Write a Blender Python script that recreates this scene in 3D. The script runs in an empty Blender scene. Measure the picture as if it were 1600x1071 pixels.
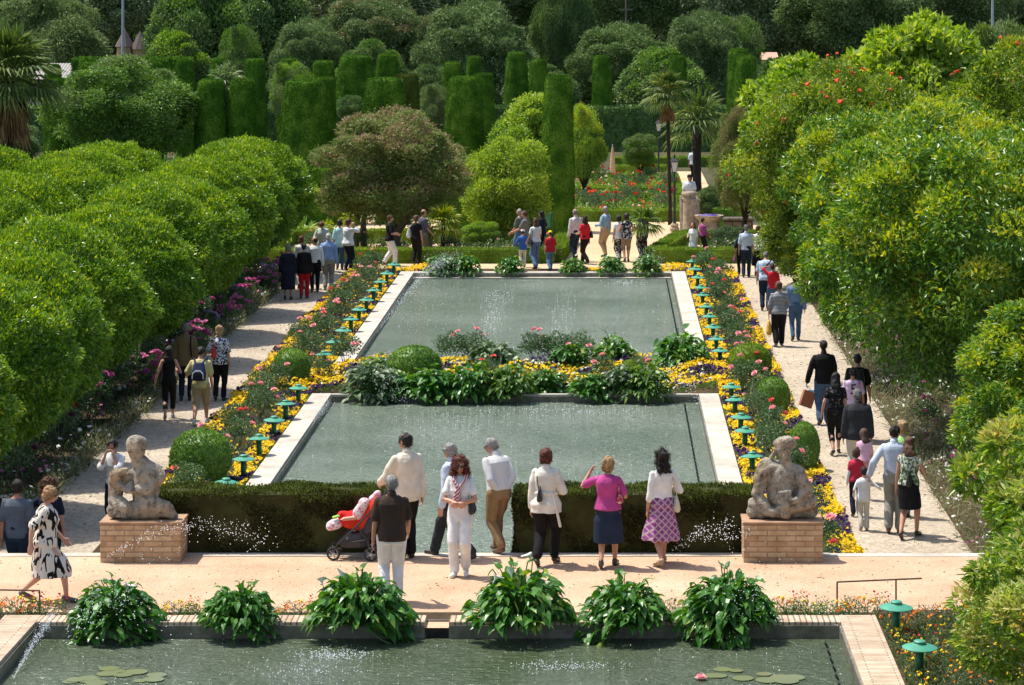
import bpy, bmesh, math, random
import numpy as np
from mathutils import Vector, Matrix
random.seed(11)
rng = np.random.default_rng(11)
SC = bpy.context.scene
COL = SC.collection
PI = math.pi
# ---------------------------------------------------------------- camera model (used to read positions off the photograph)
F = 4500.0
EYE = Vector((0.0, 0.0, 8.2))
VX, VY = 950.0, -20.0     # where the pool edges converge in the photograph: the camera looks level, its frame shifted down and left
LO = -0.9            # level of the lower garden; the near terrace is at 0
SUN = Vector((-0.42, 0.20, 1.0)).normalized()

def ray(px, py):
    return Vector(((px - VX) / F, 1.0, -(py - VY) / F))
def at(px, py, z=LO):
    """point of the level z seen at a pixel of the photograph"""
    d = ray(px, py)
    return EYE + d * ((z - EYE.z) / d.z)
def on(px, py, Y):
    """point at distance Y down the garden seen at a pixel"""
    d = ray(px, py)
    return EYE + d * (Y / d.y)
def ppm(Y):
    return F / Y

# ---------------------------------------------------------------- objects, labels, groups
def tag(o, label=None, cat=None, group=None, kind=None):
    if label: o['label'] = label
    if cat: o['category'] = cat
    if group: o['group'] = group
    if kind: o['kind'] = kind
    return o
def empty(name, loc=(0, 0, 0), rz=0.0):
    o = bpy.data.objects.new(name, None)
    o.empty_display_size = 0.2
    o.location = loc; o.rotation_euler = (0, 0, rz)
    COL.objects.link(o)
    return o
def link(name, me, mats=(), parent=None, loc=None, rz=0.0, smooth=None):
    o = bpy.data.objects.new(name, me)
    if mats:
        if not isinstance(mats, (list, tuple)): mats = [mats]
        if len(me.materials) == 0:
            for m in mats: me.materials.append(m)
    COL.objects.link(o)
    if parent is not None: o.parent = parent
    if loc is not None: o.location = loc
    o.rotation_euler = (0, 0, rz)
    return o
def inst(name, me, mats, parent=None, loc=(0, 0, 0), scale=(1, 1, 1), rz=0.0):
    """object sharing a mesh, with materials of its own"""
    o = bpy.data.objects.new(name, me)
    while len(me.materials) < len(mats): me.materials.append(None)
    for i, m in enumerate(mats):
        o.material_slots[i].link = 'OBJECT'
        o.material_slots[i].material = m
    COL.objects.link(o)
    if parent is not None: o.parent = parent
    o.location = loc; o.scale = scale; o.rotation_euler = (0, 0, rz)
    return o
def copy_tree(o, parent=None):
    c = o.copy(); COL.objects.link(c); c.parent = parent
    for ch in list(o.children): copy_tree(ch, c)
    return c

# ---------------------------------------------------------------- mesh building
def mesh_np(name, parts, smooth=False):
    """parts: list of (V (n,3), Fq (m,k), material index)"""
    me = bpy.data.meshes.new(name)
    Vs, loops, starts, totals, mi = [], [], [], [], []
    vo = 0; lo = 0
    for V, Fc, m in parts:
        V = np.asarray(V, dtype=np.float32).reshape(-1, 3)
        Fc = np.asarray(Fc, dtype=np.int32)
        if len(Fc) == 0: continue
        k = Fc.shape[1]
        Vs.append(V); loops.append((Fc + vo).ravel())
        starts.append(lo + np.arange(len(Fc)) * k); totals.append(np.full(len(Fc), k))
        mi.append(np.full(len(Fc), m) if np.isscalar(m) else np.asarray(m))
        vo += len(V); lo += len(Fc) * k
    V = np.concatenate(Vs); L = np.concatenate(loops); S = np.concatenate(starts); T = np.concatenate(totals); M = np.concatenate(mi)
    me.vertices.add(len(V)); me.vertices.foreach_set('co', V.ravel())
    me.loops.add(len(L)); me.loops.foreach_set('vertex_index', L.astype(np.int32))
    me.polygons.add(len(S)); me.polygons.foreach_set('loop_start', S.astype(np.int32))
    me.polygons.foreach_set('loop_total', T.astype(np.int32))
    me.polygons.foreach_set('material_index', M.astype(np.int32))
    me.polygons.foreach_set('use_smooth', np.full(len(S), smooth))
    me.update(); me.validate()
    return me

class MB:
    """collects python-side geometry for one mesh"""
    def __init__(s): s.v = []; s.f = []; s.m = []
    def add(s, vs, fs, m=0):
        n = len(s.v); s.v += [tuple(v) for v in vs]
        s.f += [tuple(i + n for i in f) for f in fs]; s.m += [m] * len(fs)
        return s
    def box(s, x0, x1, y0, y1, z0, z1, m=0):
        vs = [(x0, y0, z0), (x1, y0, z0), (x1, y1, z0), (x0, y1, z0), (x0, y0, z1), (x1, y0, z1), (x1, y1, z1), (x0, y1, z1)]
        return s.add(vs, [(0, 3, 2, 1), (4, 5, 6, 7), (0, 1, 5, 4), (1, 2, 6, 5), (2, 3, 7, 6), (3, 0, 4, 7)], m)
    def quad(s, x0, x1, y0, y1, z, m=0):
        return s.add([(x0, y0, z), (x1, y0, z), (x1, y1, z), (x0, y1, z)], [(0, 1, 2, 3)], m)
    def tube(s, pts, radii, seg=8, m=0, cap=True):
        pts = [Vector(p) for p in pts]
        if not isinstance(radii, (list, tuple)): radii = [radii] * len(pts)
        n = len(pts); vs = []; ref = Vector((0.13, 0.31, 1)).normalized(); pu = None
        for i, p in enumerate(pts):
            t = (pts[min(i + 1, n - 1)] - pts[max(i - 1, 0)])
            t = t.normalized() if t.length > 1e-9 else Vector((0, 0, 1))
            if pu is None:
                r = ref if abs(t.dot(ref)) < .95 else Vector((1, 0, 0))
                u = t.cross(r).normalized()
            else:
                u = (pu - t * pu.dot(t)); u = u.normalized() if u.length > 1e-6 else t.orthogonal().normalized()
            pu = u; w = t.cross(u)
            for k in range(seg):
                a = 2 * PI * k / seg
                vs.append(p + (u * math.cos(a) + w * math.sin(a)) * radii[i])
        fs = []
        for i in range(n - 1):
            for k in range(seg):
                a = i * seg + k; b = i * seg + (k + 1) % seg
                fs.append((a, b, b + seg, a + seg))
        if cap:
            fs.append(tuple(reversed(range(seg)))); fs.append(tuple(range((n - 1) * seg, n * seg)))
        return s.add(vs, fs, m)
    def lathe(s, prof, c=(0, 0, 0), seg=16, m=0):
        """prof: list of (r, z)"""
        vs = []; fs = []
        for r, z in prof:
            for k in range(seg):
                a = 2 * PI * k / seg
                vs.append((c[0] + r * math.cos(a), c[1] + r * math.sin(a), c[2] + z))
        for i in range(len(prof) - 1):
            for k in range(seg):
                a = i * seg + k; b = i * seg + (k + 1) % seg
                fs.append((a, b, b + seg, a + seg))
        fs.append(tuple(reversed(range(seg)))); fs.append(tuple(range((len(prof) - 1) * seg, len(prof) * seg)))
        return s.add(vs, fs, m)
    def ball(s, c, r, seg=8, rings=6, m=0):
        if not isinstance(r, (tuple, list)): r = (r, r, r)
        vs = []; fs = []
        for i in range(1, rings):
            ph = PI * i / rings
            for k in range(seg):
                a = 2 * PI * k / seg
                vs.append((c[0] + r[0] * math.sin(ph) * math.cos(a), c[1] + r[1] * math.sin(ph) * math.sin(a), c[2] + r[2] * math.cos(ph)))
        top = len(vs); vs.append((c[0], c[1], c[2] + r[2])); vs.append((c[0], c[1], c[2] - r[2]))
        for i in range(rings - 2):
            for k in range(seg):
                a = i * seg + k; b = i * seg + (k + 1) % seg
                fs.append((a, a + seg, b + seg, b))
        for k in range(seg):
            fs.append((top, k, (k + 1) % seg))
            a = (rings - 2) * seg
            fs.append((top + 1, a + (k + 1) % seg, a + k))
        return s.add(vs, fs, m)
    def mesh(s, name, smooth=False):
        me = bpy.data.meshes.new(name)
        me.from_pydata(s.v, [], s.f); me.update()
        me.polygons.foreach_set('material_index', s.m)
        me.polygons.foreach_set('use_smooth', [smooth] * len(s.f))
        return me
    def build(s, name, mats, parent=None, loc=None, smooth=False, rz=0.0):
        return link(name, s.mesh(name, smooth), mats, parent, loc, rz)
def bevel(o, w, seg=2):
    b = o.modifiers.new('bevel', 'BEVEL'); b.width = w; b.segments = seg; b.limit_method = 'ANGLE'
    return o

def nrm(A):
    return A / np.maximum(np.linalg.norm(A, axis=-1, keepdims=True), 1e-9)
def rsphere(n, zmin=-1.0):
    z = rng.uniform(zmin, 1, n); a = rng.uniform(0, 2 * PI, n); r = np.sqrt(1 - z * z)
    return np.stack([r * np.cos(a), r * np.sin(a), z], 1)
def leaves4(P, D, L, W, fold=.12, up=None, bend=0.15):
    """diamond leaves, creased along the middle"""
    n = len(P); D = nrm(D)
    Q = rng.normal(size=(n, 3)) * .8
    if up is not None: Q = Q * .6 + up
    S = nrm(np.cross(D, Q)); N = np.cross(S, D)
    L = np.broadcast_to(L, (n,))[:, None]; W = np.broadcast_to(W, (n,))[:, None]
    V = np.empty((n, 4, 3), np.float32)
    V[:, 0] = P
    V[:, 1] = P + D * L * .42 + S * W * .5 + N * W * fold
    V[:, 2] = P + D * L - N * L * bend
    V[:, 3] = P + D * L * .42 - S * W * .5 + N * W * fold
    return V.reshape(-1, 3), np.arange(n * 4).reshape(n, 4)
def leaves6(P, D, L, W, fold=.15, up=None, bend=0.18):
    n = len(P); D = nrm(D)
    Q = rng.normal(size=(n, 3)) * .8
    if up is not None: Q = Q * .6 + up
    S = nrm(np.cross(D, Q)); N = np.cross(S, D)
    L = np.broadcast_to(L, (n,))[:, None]; W = np.broadcast_to(W, (n,))[:, None]
    V = np.empty((n, 6, 3), np.float32)
    V[:, 0] = P
    V[:, 1] = P + D * L * .28 + S * W * .45 + N * W * fold
    V[:, 2] = P + D * L * .68 + S * W * .38 + N * W * fold - N * L * bend * .45
    V[:, 3] = P + D * L - N * L * bend
    V[:, 4] = P + D * L * .68 - S * W * .38 + N * W * fold - N * L * bend * .45
    V[:, 5] = P + D * L * .28 - S * W * .45 + N * W * fold
    b = np.arange(n)[:, None] * 6
    return V.reshape(-1, 3), np.concatenate([b + [0, 1, 2, 3], b + [0, 3, 4, 5]])
def discs(P, N, R, k=6, cup=.15):
    """small round flowers"""
    n = len(P); N = nrm(N)
    S = nrm(np.cross(N, rng.normal(size=(n, 3)))); T = np.cross(N, S)
    R = np.broadcast_to(R, (n,))[:, None]
    V = np.empty((n, k, 3), np.float32)
    for i in range(k):
        a = 2 * PI * i / k
        rr = R * (1.0 if i % 2 else .85)
        V[:, i] = P + S * rr * math.cos(a) + T * rr * math.sin(a) + N * R * (cup if i % 2 else -cup)
    return V.reshape(-1, 3), np.arange(n * k).reshape(n, k)

# ---------------------------------------------------------------- materials
MATS = {}
def nodes(name):
    m = bpy.data.materials.new(name); m.use_nodes = True
    nt = m.node_tree; b = nt.nodes['Principled BSDF']
    return m, nt, b
def N(nt, t, **kw):
    n = nt.nodes.new(t)
    for k, v in kw.items():
        if k in n.inputs.keys(): n.inputs[k].default_value = v
        else: setattr(n, k, v)
    return n
def ramp(nt, stops, interp='LINEAR'):
    r = nt.nodes.new('ShaderNodeValToRGB'); r.color_ramp.interpolation = interp
    e = r.color_ramp.elements
    while len(e) < len(stops): e.new(0.5)
    for i, (p, c) in enumerate(stops):
        e[i].position = p; e[i].color = (*c, 1) if len(c) == 3 else c
    return r
def rgb(c): return (c[0], c[1], c[2], 1)
def scale3(c, k): return tuple(min(1, x * k) for x in c)
def plain(name, c, rough=.6, var=.12, scale=6.0, bump=.0, bscale=40., metal=0.0, spec=.5, c2=None, coord='Object'):
    if name in MATS: return MATS[name]
    m, nt, b = nodes(name)
    tc = N(nt, 'ShaderNodeTexCoord')
    n1 = N(nt, 'ShaderNodeTexNoise', Scale=scale, Detail=5.0, Roughness=.6)
    nt.links.new(tc.outputs[coord], n1.inputs['Vector'])
    c2 = c2 or scale3(c, 1 + var)
    r = ramp(nt, [(.3, scale3(c, 1 - var)), (.7, c2)])
    nt.links.new(n1.outputs['Fac'], r.inputs[0]); nt.links.new(r.outputs[0], b.inputs['Base Color'])
    b.inputs['Roughness'].default_value = rough; b.inputs['Metallic'].default_value = metal
    b.inputs['Specular IOR Level'].default_value = spec
    if bump:
        n2 = N(nt, 'ShaderNodeTexNoise', Scale=bscale, Detail=4.0)
        nt.links.new(tc.outputs[coord], n2.inputs['Vector'])
        bp = N(nt, 'ShaderNodeBump', Strength=bump, Distance=.02)
        nt.links.new(n2.outputs['Fac'], bp.inputs['Height']); nt.links.new(bp.outputs[0], b.inputs['Normal'])
    MATS[name] = m
    return m
def leafmat(name, stops, rough=.45, trans=.25, spec=.35, tcol=None, patch=0.25, pscale=.8):
    """foliage: each leaf its own hue out of the ramp, hue drifting in patches through the plant"""
    if name in MATS: return MATS[name]
    m, nt, b = nodes(name)
    g = N(nt, 'ShaderNodeNewGeometry'); tc = N(nt, 'ShaderNodeTexCoord')
    n1 = N(nt, 'ShaderNodeTexNoise', Scale=pscale, Detail=3.0)
    nt.links.new(g.outputs['Position'], n1.inputs['Vector'])
    mx = N(nt, 'ShaderNodeMapRange'); mx.inputs['From Min'].default_value = .3; mx.inputs['From Max'].default_value = .7
    mx.inputs['To Min'].default_value = -patch; mx.inputs['To Max'].default_value = patch
    nt.links.new(n1.outputs['Fac'], mx.inputs['Value'])
    ad = N(nt, 'ShaderNodeMath', operation='ADD', use_clamp=True)
    nt.links.new(g.outputs['Random Per Island'], ad.inputs[0]); nt.links.new(mx.outputs[0], ad.inputs[1])
    r = ramp(nt, stops)
    nt.links.new(ad.outputs[0], r.inputs[0]); nt.links.new(r.outputs[0], b.inputs['Base Color'])
    b.inputs['Roughness'].default_value = rough; b.inputs['Specular IOR Level'].default_value = spec
    if trans > 0:
        t = N(nt, 'ShaderNodeBsdfTranslucent')
        hs = N(nt, 'ShaderNodeHueSaturation', Saturation=1.15, Value=1.5); hs.inputs['Hue'].default_value = .485
        nt.links.new(r.outputs[0], hs.inputs['Color']); nt.links.new(hs.outputs[0], t.inputs['Color'])
        ms = N(nt, 'ShaderNodeMixShader'); ms.inputs[0].default_value = trans
        out = nt.nodes['Material Output']
        nt.links.new(b.outputs[0], ms.inputs[1]); nt.links.new(t.outputs[0], ms.inputs[2]); nt.links.new(ms.outputs[0], out.inputs['Surface'])
    MATS[name] = m
    return m
# ================================================================ PEOPLE
def superring(c, U, V, seg=14, e=2.3):
    out = []
    for k in range(seg):
        a = 2 * PI * k / seg; ca, sa = math.cos(a), math.sin(a)
        q = (abs(ca) ** e + abs(sa) ** e) ** (-1 / e)
        out.append(c + U * (ca * q) + V * (sa * q))
    return out
class Grp:
    def __init__(s): s.v = []; s.f = []
    def loft(s, rings, seg=14, e=2.3):
        n = len(s.v); R = len(rings)
        for c, U, V in rings: s.v += superring(c, U, V, seg, e)
        for i in range(R - 1):
            for k in range(seg):
                a = n + i * seg + k; b = n + i * seg + (k + 1) % seg
                s.f.append((a, b, b + seg, a + seg))
        s.f.append(tuple(n + k for k in reversed(range(seg))))
        s.f.append(tuple(n + (R - 1) * seg + k for k in range(seg)))
    def cap(s, p0, p1, r0, r1, seg=10):
        d = p1 - p0; L = d.length
        if L < 1e-6: d = Vector((0, 0, 1)); L = 1e-6
        d = d / L; u = d.orthogonal().normalized(); w = d.cross(u); rings = []
        for a in (-80, -50, -20): 
            a = math.radians(a); rings.append((p0 + d * r0 * math.sin(a), u * r0 * math.cos(a), w * r0 * math.cos(a)))
        for t in (0.0, .5, 1.0):
            r = r0 + (r1 - r0) * t; rings.append((p0 + d * L * t, u * r, w * r))
        for a in (20, 50, 80):
            a = math.radians(a); rings.append((p1 + d * r1 * math.sin(a), u * r1 * math.cos(a), w * r1 * math.cos(a)))
        s.loft(rings, seg, 2.0)
    def chain(s, pts, rad, seg=10):
        for i in range(len(pts) - 1): s.cap(pts[i], pts[i + 1], rad[i], rad[i + 1], seg)
    def ell(s, c, ax, ay, az, M=None, seg=14):
        """ellipsoid with half axes, optional 3x3 frame"""
        M = M or Matrix.Identity(3); X, Y, Z = M.col[0], M.col[1], M.col[2]; rings = []
        for a in (-82, -62, -40, -20, 0, 20, 40, 62, 82):
            a = math.radians(a); k = math.cos(a)
            rings.append((c + Z * az * math.sin(a), X * ax * k, Y * ay * k))
        s.loft(rings, seg, 2.0)
def fuse(g, voxel, smooth=4, disp=0.0, freq=18.0, seed=0, vfold=0.0):
    """join overlapping closed shapes into one continuous surface"""
    me = bpy.data.meshes.new('tmp'); me.from_pydata(g.v, [], g.f); me.update()
    o = bpy.data.objects.new('tmp', me); COL.objects.link(o)
    r = o.modifiers.new('r', 'REMESH'); r.mode = 'VOXEL'; r.voxel_size = voxel; r.use_smooth_shade = True
    if smooth:
        sm = o.modifiers.new('s', 'SMOOTH'); sm.factor = .5; sm.iterations = smooth
    dg = bpy.context.evaluated_depsgraph_get()
    out = bpy.data.meshes.new_from_object(o.evaluated_get(dg))
    bpy.data.objects.remove(o); bpy.data.meshes.remove(me)
    if disp or vfold:
        n = len(out.vertices); co = np.empty(n * 3, np.float32); out.vertices.foreach_get('co', co); co = co.reshape(n, 3)
        no = np.empty(n * 3, np.float32); out.vertices.foreach_get('normal', no); no = no.reshape(n, 3)
        rg = np.random.default_rng(seed + 5); h = np.zeros(n)
        for k in range(7):
            kv = rg.normal(size=3) * freq; h += np.sin(co @ kv + rg.uniform(0, 6) + 1.2 * np.sin(co @ (rg.normal(size=3) * freq * .5)))
        h = h / 4 * disp
        if vfold:
            a = np.arctan2(co[:, 1], co[:, 0]); z = co[:, 2]
            h += vfold * (np.sin(a * 7 + 2 * np.sin(z * 3) + seed) + .6 * np.sin(a * 13 + seed * 2)) * np.clip((1.0 - z) / .6, 0, 1)
        co = co + no * h[:, None]
        out.vertices.foreach_set('co', co.astype(np.float32).ravel()); out.update()
    return out

def skinmat(c, name):
    return plain('skin_' + name, c, .5, .08, 9, .05, 60)
SKINS = {'fair': (.56, .30, .20), 'tan': (.42, .20, .12), 'warm': (.50, .25, .16)}
HAIRS = {'grey': (.30, .29, .27), 'white': (.5, .48, .45), 'dark': (.018, .012, .009), 'brown': (.075, .035, .018), 'auburn': (.11, .03, .014),
         'blond': (.36, .22, .10), 'chestnut': (.10, .045, .02), 'salt': (.16, .15, .14), 'black': (.01, .009, .01)}

def IK(a, b, l1, l2, hint):
    d = b - a; L = d.length
    if L > (l1 + l2) * .995: b = a + d * ((l1 + l2) * .995 / L); d = b - a; L = d.length
    x = (l1 * l1 - l2 * l2 + L * L) / (2 * L); h = math.sqrt(max(0, l1 * l1 - x * x))
    dn = d / L; hp = hint - dn * hint.dot(dn); hp = hp.normalized() if hp.length > 1e-5 else dn.orthogonal()
    return a + dn * x + hp * h, b

def cloth(name, c, **kw):
    kw.setdefault('rough', .85); kw.setdefault('var', .16); kw.setdefault('bump', .55); kw.setdefault('bscale', 11.0); kw.setdefault('spec', .15)
    return plain('cloth_' + name, c, **kw)

def hand(g, wrist, d, w, n, s, curl=.5, side=1):
    """palm, four bent fingers of unequal length and a thumb that leaves the side of the palm; w = towards the thumb, n = palm normal"""
    g.loft([(wrist - d * .02 * s, w * .024 * s, n * .017 * s), (wrist + d * .03 * s, w * .036 * s, n * .015 * s),
            (wrist + d * .075 * s, w * .041 * s, n * .014 * s), (wrist + d * .092 * s, w * .036 * s, n * .011 * s)], 12)
    for k, (off, ln) in enumerate(((.032, .066), (.011, .076), (-.011, .071), (-.031, .055))):
        b = wrist + d * .082 * s + w * off * s * 1.0
        c1 = curl * (1 + .12 * k)
        d1 = (d * math.cos(c1 * .6) + n * math.sin(c1 * .6)); d2 = (d * math.cos(c1 * 1.5) + n * math.sin(c1 * 1.5))
        m = b + (d1 + w * off * 1.6) * ln * .5 * s; e = m + d2 * ln * .5 * s
        g.chain([b, m, e], [.0095 * s, .0088 * s, .0075 * s], 8)
    b = wrist + d * .025 * s + w * .026 * s
    m = b + (d * .6 + w * .75 + n * .25).normalized() * .038 * s; e = m + (d * .95 + w * .1 + n * .4).normalized() * .034 * s
    g.chain([b, m, e], [.012 * s, .0105 * s, .009 * s], 8)

ARM = {  # hand target relative to the shoulder (outwards, forward, up), elbow hint
    'down': ((.07, .03, -.53), (.3, -1, 0)), 'fwd': ((.06, .22, -.46), (.2, -1, -.2)), 'back': ((.07, -.2, -.46), (.3, -.9, .2)),
    'clasp': ((-.13, .22, -.30), (.9, -.3, -.5)), 'behind': ((-.13, -.15, -.44), (.9, -.6, 0)), 'face': ((-.06, .19, .06), (.4, -.1, -1)),
    'hold': ((.02, .24, -.30), (.5, -.5, -.7)), 'camera': ((-.12, .22, .13), (.7, 0, -.9)), 'wave': ((.13, .12, .05), (.4, -.2, -1)),
    'hip': ((.06, .05, -.38), (1, -.5, 0)), 'shade': ((-.10, .14, .24), (1, .2, .1)), 'lowfwd': ((.0, .38, -.34), (.2, -.4, -1)),
    'phone': ((-.10, .10, .10), (.6, .1, -1)), 'carry': ((.09, .1, -.50), (.4, -1, 0)), 'around': ((.46, .08, -.04), (.3, -.4, -1)),
    'crook': ((-.02, .20, -.20), (.6, -.6, -.6)), 'lead': ((.22, -.02, -.45), (.4, -1, 0)),
}
PEOPLE = {}
def strands(ho, kk, style):
    """loose locks standing off the hair"""
    me = ho.data; n = len(me.vertices); co = np.empty(n * 3, np.float32); no = np.empty(n * 3, np.float32)
    me.vertices.foreach_get('co', co); me.vertices.foreach_get('normal', no); co = co.reshape(n, 3); no = no.reshape(n, 3)
    m = {'short': 500, 'thin': 250, 'bob': 800}.get(style, 1300); i = rng.integers(0, n, m); c = style in ('curly', 'longcurly')
    D = no[i] * (.55 if c else .22) + rng.normal(size=(m, 3)) * (.6 if c else .18) + np.array([0, 0, -.6 if style != 'short' else -.35])
    Vv, Ff = leaves4(co[i] - no[i] * .004, D, (.055 if c else .04) * kk * rng.uniform(.5, 1.3, m), .007, bend=.4)
    k = len(me.vertices); bm = bmesh.new(); bm.from_mesh(me); vs = [bm.verts.new(v) for v in Vv]
    for f in Ff: bm.faces.new([vs[j] for j in f])
    bm.to_mesh(me); bm.free()
def person(key, px, py, label, h=1.7, face=0.0, z=LO, sex='f', skin='fair', hair='brown', style='short', build=1.0, fg=False,
           top=None, bottom=None, arms=('down', 'down'), stride=0.0, lean=0.0, look=(0, 0), shoes=(.03, .02, .015), glasses=False,
           heels=False, cat='person', group=None, hat=None, extra=None):
    """px,py: where the feet stand in the photograph. face: 0 back to the viewer, 90 facing left, 180 facing the viewer."""
    k = h / 1.72; vox = .0085 if fg else .0125
    P = at(px, py, z)
    V3 = lambda x, y, zz: Vector((x, y, zz)) * k
    kid = h < 1.4
    body = Grp()
    # ---- legs
    hipz = .90; st = stride
    if st: hipz = min(.90, math.sqrt(max(.4, .835 ** 2 - (st / 2) ** 2)) + .075)
    dz = hipz - .90
    hx = .088 * (build ** .5)
    foot = []; knee = []; hip = []
    for i, sd in enumerate((-1, 1)):
        fy = (st / 2) * (1 if sd > 0 else -1)
        lift = .05 if (st and fy < 0) else 0.0
        if heels: lift += .03
        a = Vector((sd * (hx + (.01 if not st else -.01)), fy, .085 + lift)); hp = Vector((sd * hx, 0, hipz))
        kn, a2 = IK(hp, a, .425, .415, Vector((sd * .05, 1, 0)))
        foot.append(a2); knee.append(kn); hip.append(hp)
    thin = 1.0 if not kid else .82
    bw = build
    for i in range(2):
        mid = knee[i].lerp(foot[i], .32) + Vector((0, -.012, 0))
        body.chain([hip[i] * k, hip[i].lerp(knee[i], .5) * k, knee[i] * k, mid * k, knee[i].lerp(foot[i], .75) * k, foot[i] * k],
                   [.088 * k * bw * thin, .074 * k * bw * thin, .053 * k, .056 * k, .040 * k, .034 * k], 12)
        f = foot[i]; drop = max(0, f.z - .085)
        toe = Vector((f.x + (.02 if i else -.02), f.y + .135, max(.028, f.z - .06 - drop * .9)))
        body.cap((f + Vector((0, -.035, -.045))) * k, toe * k, .034 * k, .028 * k)
    # ---- torso
    LM = Matrix.Rotation(-lean, 3, 'X')
    piv = Vector((0, 0, hipz))
    def up(v): return LM @ (v + Vector((0, 0, dz)) - piv) + piv   # carries upper body points through the lean
    if sex == 'm':
        tor = [(.84, .14, .105, 0), (.92, .158, .115, -.005), (1.02, .148, .112, 0), (1.12, .145, .112, .004), (1.25, .162, .122, 0), (1.34, .172, .115, -.008), (1.395, .155, .095, -.01), (1.43, .11, .072, -.01), (1.465, .062, .058, -.008)]
        shx = .168
    else:
        tor = [(.84, .15, .112, 0), (.92, .172, .125, -.01), (1.02, .148, .108, 0), (1.11, .128, .10, .004), (1.24, .142, .125, .012), (1.33, .15, .11, -.002), (1.385, .136, .09, -.01), (1.42, .095, .065, -.01), (1.455, .056, .052, -.008)]
        shx = .150
    def torings(z0, z1, e, flare=0.0):
        zs = [t[0] for t in tor]; out = []
        cand = sorted(set([z0, z1] + [t[0] for t in tor if z0 < t[0] < z1]))
        for zz in cand:
            if zz <= zs[0]: q = tor[0][1:]
            elif zz >= zs[-1]: q = tor[-1][1:]
            else:
                j = max(i for i in range(len(zs)) if zs[i] <= zz); t = (zz - zs[j]) / (zs[j + 1] - zs[j]); q = tuple(tor[j][m] * (1 - t) + tor[j + 1][m] * t for m in (1, 2, 3))
            fl = flare * max(0, (1.05 - zz)) / .25
            belly = (bw - 1) * (1.0 if zz < 1.36 else .4)
            hw = q[0] * (1 + belly * .8) + e + fl; hd = q[1] * (1 + belly * 1.3) + e + fl
            c = up(Vector((0, q[2] + (belly * .03), zz)))
            out.append((c * k, Vector((hw, 0, 0)) * k, (LM @ Vector((0, hd, 0))) * k))
        return out
    body.loft(torings(.84, 1.465, -.006), 16)
    nb = up(Vector((0, -.012, 1.44))); nt_ = up(Vector((0, .010, 1.522)))
    body.cap(nb * k, nt_ * k, .054 * k * (1 if sex == 'm' else .88), .050 * k * (1 if sex == 'm' else .88))
    # ---- head
    hs = 1.0 if not kid else (1.0 + (1.4 - h) * .55)
    HM = LM @ Matrix.Rotation(math.radians(look[0]), 3, 'Z') @ Matrix.Rotation(-math.radians(look[1]) - 0.6 * lean * 0, 3, 'X')
    hc = nt_ + HM @ Vector((0, .018, .078 * hs))
    def hd(x, y, zz): return (hc + HM @ (Vector((x, y, zz)) * hs)) * k
    kk = k * hs
    body.ell(hd(0, -.006, .022), .074 * kk, .092 * kk, .088 * kk, HM)
    body.ell(hd(0, .016, -.03), .058 * kk, .07 * kk, .078 * kk, HM)
    body.cap(hd(0, .05, -.083), hd(0, .058, -.083), .022 * kk, .018 * kk)          # chin
    body.cap(hd(0, .082, .012), hd(0, .103, -.026), .008 * kk, .0145 * kk)          # nose
    body.cap(hd(-.012, .085, -.054), hd(.012, .085, -.054), .010 * kk, .010 * kk)   # lips
    for sd in (-1, 1):
        body.ell(hd(sd * .076, -.008, -.005), .010 * kk, .018 * kk, .030 * kk, HM)
        body.cap(hd(sd * .028, .078, .022), hd(sd * .045, .070, .022), .012 * kk, .010 * kk)
    # ---- arms
    sh, el, wr, hf = [], [], [], []
    sw = (1 + (bw - 1) * .5)
    for i, sd in enumerate((-1, 1)):
        sp = up(Vector((sd * shx * sw, -.008, 1.372)))
        spec = arms[i]
        if isinstance(spec, str): off, hint = ARM[spec]
        else: off, hint = spec
        tgt = sp + Vector((sd * off[0], off[1], off[2])); hv = Vector((sd * hint[0], hint[1], hint[2]))
        e, w = IK(sp, tgt, .285, .25, hv)
        sh.append(sp); el.append(e); wr.append(w)
        body.chain([sp * k, sp.lerp(e, .45) * k, e * k, e.lerp(w, .35) * k, w * k],
                   [.047 * k * bw ** .5 * thin, .043 * k * bw ** .5 * thin, .036 * k, .037 * k, .026 * k], 10)
        d = (w - e).normalized()
        inward = Vector((-sd, 0, 0)); n = inward - d * inward.dot(d)
        if n.length < .3: n = Vector((0, 0, 1)) - d * d.z
        n.normalize(); ww = n.cross(d) * (1 if sd > 0 else -1)
        if ww.y < 0 and abs(d.z) > .5: ww = -ww
        hand(body, w * k, d, ww, n, k * (1 if not kid else .9), .35 if spec in ('down', 'back', 'fwd', 'around') else .8)
    # ---- the body object, then what it wears
    me = fuse(body, vox, 3)
    root = link('person', me, skinmat(SKINS[skin], skin), None, P, math.radians(face))
    tag(root, label, cat, group)
    def legext(zz, w0, d0, fl):
        ys = []; xs = []
        for i in range(2):
            P3 = [hip[i], knee[i], foot[i]]
            for a_, b_, r0, r1 in ((P3[0], P3[1], .088 * bw, .06), (P3[1], P3[2], .06, .05)):
                if min(a_.z, b_.z) <= zz <= max(a_.z, b_.z) + 1e-6:
                    t = (a_.z - zz) / max(1e-6, a_.z - b_.z); y = a_.y + (b_.y - a_.y) * t; r = r0 + (r1 - r0) * t + .025
                    ys += [y - r, y + r]
        if not ys: ys = [-d0, d0]
        y1 = max(d0, max(ys)); y0 = min(-d0, min(ys))
        return (Vector((0, (y0 + y1) / 2, zz)) * k, Vector((w0 + fl, 0, 0)) * k, Vector((0, (y1 - y0) / 2 + fl * .7, 0)) * k)
    def wear(name, g, m, voxel=vox, smooth=7, **kw):
        if not g.v: return None
        return link(name, fuse(g, voxel, smooth, **kw), m, root)
    sid = sum(map(ord, key))
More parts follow.
